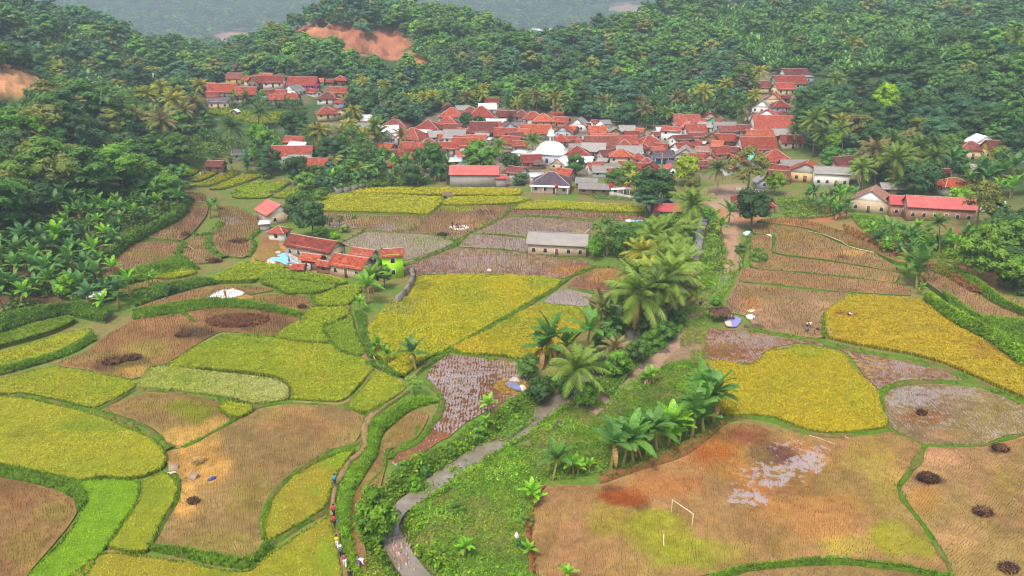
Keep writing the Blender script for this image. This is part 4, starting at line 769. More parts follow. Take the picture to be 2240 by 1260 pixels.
cover([(1860, 470), (1960, 490), (2060, 520), (2150, 500), (2240, 560), (2260, 640), (2180, 600), (2080, 575), (1980, 545), (1900, 515)], .3, (.12, .26, .016), 'bright green weeds below the brick and red roofed houses', 1.3, 1.2, 'undergrowth', 1.0, bare=.25)
cover([(1700, 440), (1790, 440), (1830, 470), (1760, 480), (1715, 470)], .1, (.14, .24, .03), 'grass beside the earth yard of the hip roofed house', 1.0, 1.0, 'undergrowth', .4, bare=.3)
cover([(640, 436), (690, 425), (760, 405), (900, 390), (960, 400), (800, 410), (720, 420), (690, 445), (670, 470)], .4, (.07, .15, .022), 'dark bushes below the stone lane wall', 1.5, 1.6, 'undergrowth', 1.2)
cover([(-60, 480), (60, 440), (200, 430), (330, 440), (400, 430), (390, 470), (300, 500), (200, 560), (210, 620), (290, 660), (240, 680), (120, 660), (-60, 690)], .2, (.07, .15, .022), 'undergrowth among the bananas on the left bank', .9, 1.7, 'undergrowth', 1.0, bare=.45)
cover([(380, 335), (420, 300), (480, 300), (560, 330), (470, 345), (440, 358)], .1, (.11, .2, .03), 'grass round the small upper stubble plots', .8, 1.2, 'undergrowth', .5, bare=.4)
cover([(1430, 480), (1500, 470), (1520, 520), (1500, 580), (1440, 620), (1380, 600), (1350, 560), (1300, 560), (1300, 520), (1400, 490)], .2, (.08, .18, .02), 'green undergrowth beneath the river palms', 1.3, 1.5, 'undergrowth', 1.1)
cover([(1545, 500), (1570, 500), (1590, 560), (1570, 600), (1545, 570)], .1, (.12, .22, .03), 'weeds between the river and the dirt track', 1.0, 1.2, 'undergrowth', .8, bare=.3)
def bank_weeds(side, label, d0=1.9, d1=3.4):
    tg = np.gradient(RLINE, axis=0); tg /= np.linalg.norm(tg, axis=1, keepdims=True); nr = np.stack([-tg[:, 1], tg[:, 0]], -1); L = resample(np.column_stack([RLINE, nr]), .35); k = 5; i = np.repeat(np.arange(len(L)), k); d = RNG.uniform(d0, d1, len(i)) * side * (.8 + .5 * noise(L[i, 0], L[i, 1], 4, 3))
    p = L[i, :2] + L[i, 2:] * d[:, None]; ok = (p[:, 1] < 235) & (fbm(p[:, 0], p[:, 1], 3, 8) > .38); p = p[ok]; acc = Acc(); grass_on(acc, np.column_stack([p, G(p[:, 0], p[:, 1]) + .1]), GR1, 1.5, tpl=T_WEED + T_GRASS)
    tag(link('river_bank_weeds', mesh_from('river_bank_weeds', np.vstack(acc.v), [np.vstack(acc.q)], [M_GRASS], np.vstack(acc.c))), label, 'weeds', None, 'stuff')
bank_weeds(1, 'weeds fringing the left bank of the stream'); bank_weeds(-1, 'weeds fringing the right bank of the stream')
def path_strip(name, px, w, h, col, label):
    c = cr(px, 5, False); W = at(c[:, 0], c[:, 1], h); L = resample(W[:, :2], 1.0); tg = np.gradient(L, axis=0); tg /= np.linalg.norm(tg, axis=1, keepdims=True); nr = np.stack([-tg[:, 1], tg[:, 0]], -1)
    ks = np.linspace(-.5, .5, 7); wj = w * (.7 + .6 * noise(L[:, 0], L[:, 1], 2.5, 9)); V = L[:, None] + nr[:, None] * (ks[None, :, None] * wj[:, None, None])
    z = G0(V[..., 0], V[..., 1]) + h; z[:, [0, -1]] -= .25
    co = np.concatenate([V, z[..., None]], -1).reshape(-1, 3); n, m = len(L), 7; i = np.arange(n - 1)[:, None] * m; k = np.arange(m - 1)[None]
    q = np.stack([i + k, i + m + k, i + m + k + 1, i + k + 1], -1).reshape(-1, 4)
    c = np.asarray(col) * (.7 + .6 * fbm(co[:, 0], co[:, 1], 2.5, 12))[:, None]
    tag(link(name, mesh_from(name, co, [q], [M_FIELD], c, True, {'wet': np.zeros(len(co))})), label, 'path', None, 'structure')
path_strip('dirt_path', [(1600, 455), (1596, 500), (1592, 545), (1588, 570)], 4.5, .12, (.34, .21, .13), 'wide stony dirt track leading into the village')
path_strip('dirt_path', [(1588, 568), (1590, 590), (1588, 604)], 1.2, .14, (.36, .24, .15), 'thin footpath between weeds')
path_strip('gravel_patch', [(1588, 600), (1582, 615), (1560, 632)], 3.4, .15, (.27, .24, .22), 'grey gravel patch on the track')
path_strip('dirt_path', [(1552, 640), (1530, 668), (1505, 700), (1480, 735), (1445, 780), (1400, 815), (1360, 850), (1325, 880), (1290, 900)], 3.2, .14, (.29, .19, .13), 'brown dirt path beside the coconut palms')
# ================================================================== trees, palms, bananas
PR = np.random.default_rng(21)
M_BARK = mat_simple('bark', (.16, .12, .085), .9, .35, 3, .03)
M_PALMBARK = mat_simple('palm_bark', (.20, .16, .125), .9, .3, 4, .02)
M_LEAF = mat_leaf('tree_leaves', (2.0, 1.95, 1.6), .42, .32)
M_PALM = mat_leaf('palm_fronds', (1.5, 1.5, 1.4), .25, .35, .55, .3)
M_BAN = mat_leaf('banana_leaves', (1.35, 1.35, 1.3), .22, .38, .5, .35)
M_STEM = mat_simple('banana_stem', (.24, .20, .06), .8, .35, 3)
M_NUT = mat_simple('coconuts', (.25, .16, .05), .7, .3, 3)
M_WOOD = mat_attr('forest_leaves', .72, .25, .6, transl=.25)

def crown_quads(rng, rx, rz, cz, nl, lobe, nleaf, leaf, flat=0.0, spread=1.0, droop=0.0):
    """leaf clusters on lobes spread through an uneven ellipsoid; returns (n,4,3)"""
    L = []
    for i in range(nl):
        a = i * 2.39996 + rng.uniform(-.5, .5); z = 1 - 1.75 * (i + .5) / nl; z = z + rng.uniform(-.15, .15)
        r = math.sqrt(max(.02, 1 - min(1, z * z))) * rng.uniform(.55, 1.0) * spread
        p = np.array([math.cos(a) * r * rx, math.sin(a) * r * rx, cz + z * rz * rng.uniform(.75, 1.05)])
        L.append((p, lobe * rng.uniform(.65, 1.3)))
    per = max(6, nleaf // nl); out = []
    for p, r in L:
        d = rng.normal(0, 1, (per, 3)); d[:, 2] = np.abs(d[:, 2]) * .9 - .35; d /= np.linalg.norm(d, axis=1, keepdims=True) + 1e-9
        rr = r * rng.uniform(.62, 1.05, per)[:, None]; c = p + d * rr * np.array([1.15, 1.15, max(.3, .85 - flat)])
        n = d + np.array([0, 0, .45 + flat]) + rng.normal(0, .42, (per, 3)); n /= np.linalg.norm(n, axis=1, keepdims=True)
        a = np.cross(n, rng.normal(0, 1, (per, 3))); a /= np.linalg.norm(a, axis=1, keepdims=True) + 1e-9; b = np.cross(n, a)
        s = leaf * rng.uniform(.55, 1.35, (per, 1))
        c0 = c - n * s * .12
        q = np.stack([c0 - a * s, c0 - b * s * .55 + n * s * .15, c0 + a * s - np.array([0, 0, droop]) * s, c0 + b * s * .55 + n * s * .15], 1)
        out.append(q)
    return np.concatenate(out), L
def core_quads(L, k=.78, flat=0.0):
    """dense inner foliage of each lobe"""
    th = np.linspace(0, 2 * np.pi, 7)[:-1]; out = []
    for p, r in L:
        r = r * k; rings = [(-.7, .6), (0, 1.0), (.62, .75), (.95, .15)]
        v = np.array([[(math.cos(t) * s * r, math.sin(t) * s * r, z * r * max(.3, .85 - flat)) for t in th] for z, s in rings]) + p
        for i in range(3):
            for j in range(6): out.append([v[i, j], v[i, (j + 1) % 6], v[i + 1, (j + 1) % 6], v[i + 1, j]])
    return np.array(out)
def trunk_acc(rng, h, r, L, limbs=5, lean=.03):
    A = Acc(); z = np.linspace(-.6, h, 7); x = np.cumsum(rng.normal(0, lean, 7)) * h * .3; y = np.cumsum(rng.normal(0, lean, 7)) * h * .3
    x -= x[0]; y -= y[0]; P = np.stack([x, y, z], -1); A.tube(P, r * np.linspace(1.15, .4, 7), 7)
    idx = rng.permutation(len(L))[:limbs]
    for i in idx:
        e = L[i][0]; s0 = P[3 + int(rng.integers(0, 3))]; m = (s0 + e) / 2 + np.array([0, 0, -.06 * h])
        A.tube([s0, m, e], [r * .42, r * .28, r * .1], 5)
    return A
# kinds: rx, rz, crown centre z, lobes, lobe r, leaves, leaf size, flat, spread, droop, trunk r
KIND = {
 'round': dict(rx=3.1, rz=2.6, cz=4.6, nl=17, lobe=1.35, nleaf=1700, leaf=.30, tr=.22),
 'tall': dict(rx=2.5, rz=4.0, cz=7.4, nl=20, lobe=1.25, nleaf=1700, leaf=.30, tr=.2),
 'spread': dict(rx=4.6, rz=1.7, cz=7.4, nl=17, lobe=1.5, nleaf=1700, leaf=.30, flat=.4, spread=1.05, tr=.24),
 'feather': dict(rx=2.8, rz=3.6, cz=4.8, nl=22, lobe=1.2, nleaf=2200, leaf=.30, droop=.6, tr=.12),
 'bush': dict(rx=1.5, rz=1.2, cz=1.2, nl=10, lobe=.75, nleaf=800, leaf=.17, tr=.08),
 'loose': dict(rx=3.0, rz=2.6, cz=5.4, nl=15, lobe=1.0, nleaf=950, leaf=.28, tr=.2),
}
PROTO = {}
for kd, K in KIND.items():
    PROTO[kd] = []
    for s in range(4):
        r = np.random.default_rng(hash((len(kd), s, kd[0] == 't')) % 9999 + s * 31 + ord(kd[0]))
        q, L = crown_quads(r, K['rx'], K['rz'], K['cz'], K['nl'], K['lobe'], K['nleaf'], K['leaf'], K.get('flat', 0), K.get('spread', 1), K.get('droop', 0))
        A = Acc(); A.quads(q); A.quads(core_quads(L, .5 if kd == 'loose' else .74, K.get('flat', 0)))
        T = trunk_acc(r, K['cz'] + .3 * K['rz'], K['tr'], L)
        PROTO[kd].append((A.mesh('crown', [M_LEAF]), T.mesh('trunk', [M_BARK], True)))
HGT = {k: K['cz'] + K['rz'] * .9 for k, K in KIND.items()}
WID = {k: 2 * (K['rx'] + K['lobe'] * .55) for k, K in KIND.items()}
# greens
DK = (.036, .078, .026); MD = (.052, .115, .028); LT = (.072, .15, .024); BR = (.088, .195, .014); YG = (.16, .20, .014); OLG = (.10, .12, .030); BLU = (.038, .092, .052); PUR = (.085, .075, .05)
THINGS = []                       # (root, words about its look, category, zone) for the labels
def tree(kd, loc, width, col, look=None, name='broadleaf_tree', rng=PR, hs=None, label=None, cat='tree', group=None):
    cm, tm = PROTO[kd][int(rng.integers(0, 4))]; s = width / WID[kd]; sz = s * (hs or 1) * rng.uniform(.92, 1.1)
    r = root(name, loc, label, cat, group, rng.uniform(0, 6.28), (s, s, sz))
    c = link('crown', cm, r); link('trunk', tm, r)
    j = rng.uniform(.85, 1.18); c.color = (col[0] * j * rng.uniform(.9, 1.12), col[1] * j, col[2] * j * rng.uniform(.85, 1.15), 1)
    if not label: THINGS.append((r, look, cat))
    return r

# ---- coconut palm
def frond(rng, L, el, az, droop, nleaf=18, wid=.85):
    t = np.linspace(0, 1, nleaf + 1); ang = el - droop * t ** 1.4; ds = L / nleaf
    x = np.concatenate([[0], np.cumsum(np.cos(ang[:-1]) * ds)]); z = np.concatenate([[0], np.cumsum(np.sin(ang[:-1]) * ds)])
    d = np.array([math.cos(az), math.sin(az), 0]); s = np.array([-d[1], d[0], 0]); P = d * x[:, None] + np.array([0, 0, 1]) * z[:, None]
    q = []; w = .05 * (1 - t * .8)
    for i in range(nleaf): q.append([P[i] - s * w[i], P[i] + s * w[i], P[i + 1] + s * w[i + 1], P[i + 1] - s * w[i + 1]])
    for i in range(1, nleaf + 1):
        l = wid * math.sin(math.pi * min(1, .12 + .86 * t[i])) ** .6 * rng.uniform(.85, 1.1); hw = ds * .52
        f = P[i] - P[i - 1]; f /= np.linalg.norm(f)
        for sg in (-1, 1):
            tip = P[i] + s * sg * l * .78 + f * l * .5 + np.array([0, 0, -l * (.25 + .45 * t[i]) * rng.uniform(.7, 1.3)])
            q.append([P[i] - f * hw, P[i] + f * hw, tip + f * hw * .25, tip - f * hw * .25])
    return np.array(q)
def palm_proto(seed, nf=22, young=0.0, L=3.9):
    r = np.random.default_rng(seed); A = Acc()
    for i in range(nf):
        k = i / (nf - 1); el = R(82) - k * R(95) + r.normal(0, .1); A.quads(frond(r, L * r.uniform(.85, 1.08) * (.72 + .28 * min(1, k * 3 + young)), el, i * 2.39996 + r.uniform(-.3, .3), R(55) + r.uniform(-.2, .35)))
    B = Acc()
    for i in range(4): B.quads(frond(r, L * .8, R(-35) - r.uniform(0, .5), i * 1.7 + r.uniform(0, 1), R(50), 12, .5))
    C = Acc()
    for i in range(9):
        a = r.uniform(0, 6.28); c = np.array([math.cos(a) * .32, math.sin(a) * .32, -.25 - r.uniform(0, .35)]); t = np.linspace(-1, 1, 5)
        C.lathe([(max(.01, .15 * math.sqrt(max(0, 1 - x * x))), c[2] + x * .19) for x in t], 7, c[0], c[1])
    return A.mesh('fronds', [M_PALM]), B.mesh('dry_fronds', [M_PALM]), C.mesh('coconuts', [M_NUT], True)
PALMS = [palm_proto(100 + i, 24 + i) for i in range(4)]
PCROWN = 6.4
def palm(crown_uv, width_px, base_v=None, col=(.085, .15, .022), dry=.4, label=None, group='coconut palms', base_u=None, hmin=3.0, rng=PR, look=None):
    """a coconut palm whose crown centre and foot are seen at the given picture points"""
    cu, cv = crown_uv
    if base_v is None: base_v = cv + width_px * .95
    bu = cu if base_u is None else base_u
    b = at1(bu, base_v, -.05, G); k = ray(cu, cv); t = b[1] / k[1]
    top = np.array([k[0] * t, b[1], CAM_H + k[2] * t]); h = max(hmin, top[2] - b[2])
    _, _, d = proj(b); w = width_px * d / FPX; s = w / PCROWN
    r = root('coconut_palm', b, label, 'palm', group); dx = top[0] - b[0]
    P = np.array([(dx * f ** 1.6, math.sin(f * 3) * .12, -.5 + (h + .5) * f) for f in np.linspace(0, 1, 9)])
    A = Acc(); tr = min(.2, .11 * s + .05); A.tube(P, tr * np.array([1.6, 1.15, 1, .95, .92, .9, .88, .85, .8]), 8); A.obj('trunk', M_PALMBARK, r, True)
    f, dr, nu = PALMS[int(rng.integers(0, 4))]; rz = rng.uniform(0, 6.28)
    for nm, me, cc in (('fronds', f, col), ('dry_fronds', dr, (.30, .20, .07)), ('coconuts', nu, (1, 1, 1))):
        if nm == 'dry_fronds' and rng.random() > dry: continue
        o = link(nm, me, r, (dx, math.sin(3) * .12, h)); o.scale = (s, s, s * 1.05); o.rotation_euler = (0, 0, rz); j = rng.uniform(.85, 1.15); o.color = (cc[0] * j, cc[1] * j, cc[2] * j, 1)
    if not label: THINGS.append((r, look or 'coconut palm', 'palm'))
    return r
# ---- banana
def banana_leaf(rng, L, w, el, az, droop, n=7):
    t = np.linspace(0, 1, n + 1); ang = el - droop * t ** 1.3; ds = L / n
    x = np.concatenate([[0], np.cumsum(np.cos(ang[:-1]) * ds)]); z = np.concatenate([[0], np.cumsum(np.sin(ang[:-1]) * ds)])
    d = np.array([math.cos(az), math.sin(az), 0]); s = np.array([-d[1], d[0], 0]); P = d * x[:, None] + np.array([0, 0, 1]) * z[:, None]
    q = []
    for i in range(n):
        w0, w1 = [w * (0.12 if tt < .14 else math.sin(math.pi * min(1, .1 + .88 * (tt - .1) / .9)) ** .55) for tt in (t[i], t[i + 1])]
        for sg in (-1, 1):
            up = np.array([0, 0, rng.uniform(.0, .28) * w]); gap = (P[i + 1] - P[i]) * (.12 if rng.random() < .35 else .02)
            a, b = P[i] + gap, P[i + 1] - gap
            q.append([P[i], P[i + 1], b + s * sg * w1 + up, a + s * sg * w0 + up])
    return np.array(q)
def banana_proto(seed, nl=9, stems=1):
    r = np.random.default_rng(seed); A, B, D = Acc(), Acc(), Acc()
    for k in range(stems):
        o = np.array([r.uniform(-.7, .7), r.uniform(-.7, .7), 0]) if k else np.zeros(3); h = (2.5 if k == 0 else r.uniform(1.2, 2.2)); n = nl if k == 0 else nl - 3
        lean = np.array([r.normal(0, .12), r.normal(0, .12), 0])
        B.tube([o + lean * f * h + np.array([0, 0, -.3 + (h + .3) * f]) for f in (0, .3, .7, 1)], [.17, .15, .11, .07], 8)
        for i in range(n):
            q = banana_leaf(r, r.uniform(1.9, 2.7) * (.8 if k else 1), .40, R(84) - (i / n) * R(78) + r.normal(0, .1), i * 2.39996 + r.uniform(-.4, .4), R(50) + r.uniform(-.2, .4)); A.quads(q + o + lean * h + np.array([0, 0, h]))
        for i in range(2): D.quads(banana_leaf(r, 1.7, .2, R(-40), r.uniform(0, 6.28), R(45)) + o + lean * h + np.array([0, 0, h - .1]))
    return A.mesh('leaves', [M_BAN]), B.mesh('stem', [M_STEM], True), D.mesh('dry_leaves', [M_BAN])
BANANAS = [banana_proto(300 + i, 9 + i % 3, 1 + (i % 4 > 1)) for i in range(6)]
def banana(u, v, width_px, col=(.10, .22, .035), label=None, group='banana plants', hs=1.0, foot=True, rng=PR, kind=None, look=None):
    """v is the picture row of its foot (foot=True) or of its crown"""
    b = at1(u, v, -.05 if foot else 2.2, G); _, _, d = proj(b); s = width_px * d / FPX / 4.1
    if not foot: b[2] = G(b[0], b[1]) 
    r = root('banana_plant', b, label, 'banana plant', group, rng.uniform(0, 6.28), (s, s, s * hs))
    a, st, dr = BANANAS[int(rng.integers(0, 6)) if kind is None else kind]; l = link('leaves', a, r); link('stem', st, r)
    j = rng.uniform(.8, 1.25); l.color = (col[0] * j, col[1] * j, col[2] * j * rng.uniform(.7, 1.3), 1)
    if rng.random() < .6: x = link('dry_leaves', dr, r); x.color = (.28, .16, .06, 1)
    if not label: THINGS.append((r, look or 'banana plant', 'banana plant'))
    return r

# ------------------------------------------------------------------ named plants, one by one
PG, PY, PB, PD = (.13, .20, .028), (.26, .25, .025), (.17, .14, .05), (.075, .13, .026)
for cu, cv, w, bu, bv, c, lb in [
    (1398, 645, 150, 1397, 745, PG, 'tallest coconut palm on the river bank with drooping lower fronds'),
    (1442, 628, 110, 1440, 726, PD, 'coconut palm just behind and right of the tallest river palm'), (1466, 605, 130, 1458, 714, PG, 'wide coconut palm at the right end of the river palm clump'),
    (1262, 806, 120, 1264, 893, PG, 'coconut palm leaning over the river with swept fronds and brown nuts'), (1515, 448, 95, 1512, 520, PG, 'coconut palm beside the river upstream of the red roofed shed'),
    (1455, 508, 105, 1462, 575, PG, 'broad coconut palm above the dark river bushes'), (1408, 553, 85, 1410, 606, PY, 'yellowish coconut palm at the left of the river palm clump'), (1452, 570, 105, 1452, 640, PG, 'bright coconut palm at the back of the river clump'), (1490, 575, 95, 1488, 660, PG, 'coconut palm on the right flank of the river clump'), (1425, 600, 90, 1424, 700, PY, 'yellow tinted palm between the two tallest river palms'), (1480, 625, 100, 1476, 690, PB, 'brown fringed palm low on the right of the river clump'), (1375, 590, 60, 1375, 650, PG, 'young palm left of the tallest river palm'), (1345, 770, 70, 1345, 800, PB, 'short brown palm beside the dirt path'), (1500, 505, 70, 1498, 570, PG, 'palm hanging over the upstream river bend'), (1430, 520, 80, 1432, 590, PG, 'palm at the upper left of the river clump'), (1395, 600, 80, 1392, 690, PG, 'palm half hidden behind the tallest river palm'), (1495, 610, 80, 1490, 680, PD, 'dark palm at the right edge of the river clump'), (1470, 545, 90, 1472, 620, PG, 'leafy palm in the thick of the river clump'), (1360, 640, 70, 1362, 700, PD, 'shaded palm left of the tallest river palm'),
    (1572, 370, 56, 1569, 428, PD, 'coconut palm at the edge of the earth yard'), (1393, 393, 50, 1391, 428, PY, 'yellow leaved coconut palm above the small red roof'), (1166, 308, 46, 1163, 352, PG, 'coconut palm in front of the white dome'),
    (1091, 318, 42, 1092, 354, PG, 'coconut palm between two round trees left of the dome'), (877, 296, 40, 878, 358, PB, 'thin tall coconut palm with few hanging fronds'), (781, 374, 46, 783, 400, PY, 'yellow coconut palm beside the yellow house'),
    (506, 278, 66, 510, 350, PD, 'coconut palm standing above the upper stubble plots'), (353, 265, 70, 356, 325, PB, 'big brownish coconut palm over the left wood'), (372, 300, 42, 374, 335, PB, 'ragged brown coconut palm by the upper stubble plots'),
    (566, 248, 50, 566, 285, PD, 'coconut palm behind the round leafy tree'), (190, 212, 50, 190, 250, PD, 'dark coconut palm at the foot of the left hill'), (149, 192, 42, 150, 225, PB, 'brown coconut palm beside the cut earth bank'), (352, 165, 36, 352, 195, PD, 'dark coconut palm in the valley left of the hamlet'),
    (1914, 330, 78, 1913, 410, PB, 'tall coconut palm with browned crown above the grey shed'), (1961, 350, 95, 1956, 420, PG, 'largest coconut palm on the right above the brick house'), (1886, 368, 62, 1886, 422, PG, 'coconut palm beside the white house porch'), (1968, 392, 52, 1966, 424, PG, 'low coconut palm behind the grey shed'),
    (2022, 348, 60, 2020, 392, PY, 'yellowish coconut palm among the right hand gardens'), (2055, 487, 52, 2054, 560, PD, 'slim coconut palm on the slope below the long red roof'), (1781, 262, 58, 1778, 342, PG, 'tall coconut palm at the foot of the right hill'),
    (1840, 282, 46, 1842, 338, PG, 'coconut palm with yellow nuts right of the tall one'), (1741, 285, 40, 1742, 330, PD, 'dark coconut palm by the brown tiled house'), (1828, 172, 40, 1822, 225, PG, 'coconut palm with bare curved trunk beside the hillside houses'),
    (1866, 92, 40, 1866, 115, PY, 'coconut palm alone among hillside bananas'), (2226, 82, 52, 2224, 130, PG, 'coconut palm at the right picture edge on the ridge'), (1540, 200, 46, 1540, 250, PY, 'pale coconut palm behind the village back row'), (1481, 212, 36, 1484, 248, PB, 'brown coconut palm behind the village back row'), (1499, 216, 34, 1494, 250, PB, 'second brown coconut palm beside its neighbour'),
    (1625, 150, 38, 1626, 178, PB, 'brown crowned palm left of the upper hillside houses'), (1660, 158, 40, 1660, 185, PY, 'palm with yellow frond tips by the upper hillside houses'), (1612, 182, 44, 1612, 215, PG, 'feathery green palm below the brown crowned one'), (1642, 180, 40, 1642, 215, PG, 'dense palm below the hillside houses'),
    (1400, 122, 28, 1400, 148, PY, 'lone pale palm halfway up the wooded hill'), (1457, 246, 40, 1457, 272, PG, 'palm overhanging the village back gardens'), (1380, 192, 34, 1380, 215, PY, 'pale palm in the wood above the village'), (803, 136, 30, 803, 165, PG, 'pale palm on the slope below the landslip'), (775, 243, 40, 775, 282, PY, 'yellow palm right of the cream house'),
    (852, 198, 36, 852, 232, PD, 'palm between the two hamlets'), (985, 172, 36, 985, 205, PD, 'dark palm in the valley behind the village'), (1010, 190, 36, 1010, 215, PD, 'second dark palm in the valley behind the village'), (1018, 180, 30, 1020, 210, PD, 'thin dark palm behind the pair'), (800, 210, 34, 800, 240, PD, 'dark palm by the hamlet edge'),
    (690, 292, 62, 690, 330, PD, 'palm overhanging the white metal roofed barn'), (745, 292, 52, 745, 330, PG, 'palm beside the leafy trees above the lane'), (1185, 92, 26, 1186, 115, PD, 'palm in the valley mouth'), (1200, 140, 26, 1200, 165, PY, 'pale palm on the lower wooded hill'),
    (2010, 330, 60, 2008, 375, PG, 'palm behind the largest right hand palm'), (66, 70, 34, 66, 95, PD, 'palm on the far left hillside'), (430, 230, 50, 430, 265, PB, 'brown palm left of the bright green paddy'), (400, 245, 52, 402, 285, PB, 'brown palm above the small stubble plots')]:
    palm((cu, cv), w, bv, c, .5, lb, base_u=bu)

BG, BL, BD_ = (.085, .20, .035), (.14, .31, .02), (.06, .15, .045)
for u, v, w, c, lb in [
    (1362, 1022, 90, BG, 'banana plant squeezed between the first two of the row'), (1413, 1004, 90, BG, 'banana plant squeezed behind the second of the row'), (1548, 922, 96, BG, 'banana plant hidden behind the right end of the row'), (1530, 905, 90, BG, 'banana plant with upright leaves behind the row'),
    (1337, 1027, 100, BG, 'banana plant at the left end of the row above the orange mud field'), (1388, 1018, 98, BG, 'second banana plant of the row above the orange mud field'), (1438, 990, 84, BG, 'third banana plant of the row above the orange mud field'), (1462, 978, 80, BL, 'fourth banana plant of the row, paler'), (1486, 972, 60, BL, 'slim banana plant near the middle of the row'),
    (1512, 962, 98, BG, 'banana plant with yellow stem near the right end of the row'), (1535, 945, 92, BG, 'tall banana plant at the right end of the row'), (1562, 930, 100, BG, 'banana plant reaching over the golden rice field'),
    (1208, 1052, 75, BG, 'banana plant with dark skirt at the left field corner'), (1255, 1042, 46, BL, 'thin young banana plant beside the field corner'), (1288, 1036, 30, BL, 'knee high banana sucker with one upright leaf'), (1166, 1106, 48, BL, 'small pale banana plant on the field edge'), (1018, 1220, 40, BL, 'small banana plant in the weeds near the bottom'), (1155, 1225, 36, BL, 'low banana plant at the corner of the striped stubble'), (1240, 1280, 40, BL, 'banana leaves poking up at the bottom edge'),
    (1420, 845, 40, BL, 'little banana plant in the middle of the undergrowth'), (1206, 800, 95, BG, 'big banana plant on the left river bank'), (1278, 775, 84, BG, 'banana plant below the withered one'), (1240, 790, 60, BG, 'banana plant between two bigger ones on the river bank'), (1312, 725, 76, (.16, .16, .04), 'withered brown banana plant on the river bank'), (1340, 735, 60, BD_, 'dark banana plant beside the withered one'),
    (912, 812, 62, BG, 'banana plant at the junction of the two dykes'), (846, 800, 36, BL, 'small banana plant by the bamboo rail'), (826, 775, 34, BL, 'smaller banana plant beside the bamboo rail'), (800, 668, 60, BL, 'bright banana plant below the lime green house'), (785, 684, 32, BL, 'bright young banana plant on the footpath edge'), (818, 640, 52, BL, 'banana plant against the stone wall'), (842, 605, 50, BG, 'banana plant with red flower beside the lime green house'),
    (1072, 910, 42, BL, 'banana plant leaning over the river bank'), (1060, 940, 30, BL, 'small banana plant lower on the river bank'), (334, 628, 32, BL, 'lone banana plant on the crescent terrace'), (460, 478, 36, BG, 'banana clump on the spur between stubble plots'), (468, 462, 26, BG, 'small tree-like banana on the same spur'),
    (2006, 628, 75, BG, 'banana plant at the corner of the right terraces'), (1988, 608, 50, BL, 'pale banana plant beside it at the terrace corner'), (1937, 560, 26, BL, 'single banana plant on the terrace end'), (2018, 645, 22, BL, 'tiny banana shoot on the grass slope'), (1592, 500, 50, BG, 'banana clump between river and track'), (1575, 520, 40, BL, 'smaller banana clump between river and track')]:
    banana(u, v, w * 1.16, c, lb)
def scatter_px(poly, n, mind, seed, wjit=None):
    """evenly strewn picture points inside a picture polygon"""
    r = np.random.default_rng(seed); P = np.asarray(poly, float); out = []; k = 0
    x0, y0 = P.min(0); x1, y1 = P.max(0)
    while len(out) < n and k < n * 60:
        k += 1; u, v = r.uniform(x0, x1), r.uniform(y0, y1)
        if not inside(P, np.array(u), np.array(v)): continue
        if any((u - a) ** 2 + ((v - b) * 1.4) ** 2 < mind ** 2 for a, b in out): continue
        out.append((u, v))
    return sorted(out, key=lambda p: p[1])
for poly, n, w, seed in [([(1110, 205), (1300, 215), (1520, 225), (1640, 235), (1640, 250), (1300, 245), (1110, 232)], 16, 34, 60), ([(790, 180), (1060, 190), (1060, 215), (830, 225)], 12, 32, 61), ([(120, 205), (420, 205), (450, 240), (330, 255), (150, 235)], 11, 44, 62), ([(330, 170), (440, 185), (440, 210), (340, 200)], 5, 34, 63), ([(690, 270), (820, 270), (840, 320), (700, 320)], 6, 46, 64), ([(1740, 235), (1860, 240), (1900, 300), (1760, 290)], 7, 46, 65), ([(1580, 165), (1660, 170), (1650, 225), (1570, 220)], 5, 38, 66), ([(1930, 300), (2060, 310), (2070, 350), (1940, 345)], 6, 60, 67)]:
    for (u, v) in scatter_px(poly, n, w * .55, seed):
        r = np.random.default_rng(int(u * 3 + v)); cc = (PG, PD, PD, PB, PY)[int(r.integers(0, 5))]; palm((u, v), w * r.uniform(.85, 1.2), v + w * r.uniform(.7, 1.3), cc, .5, None, look={PG: 'green', PD: 'dark green', PB: 'brownish', PY: 'yellowish'}[cc] + ' coconut palm')
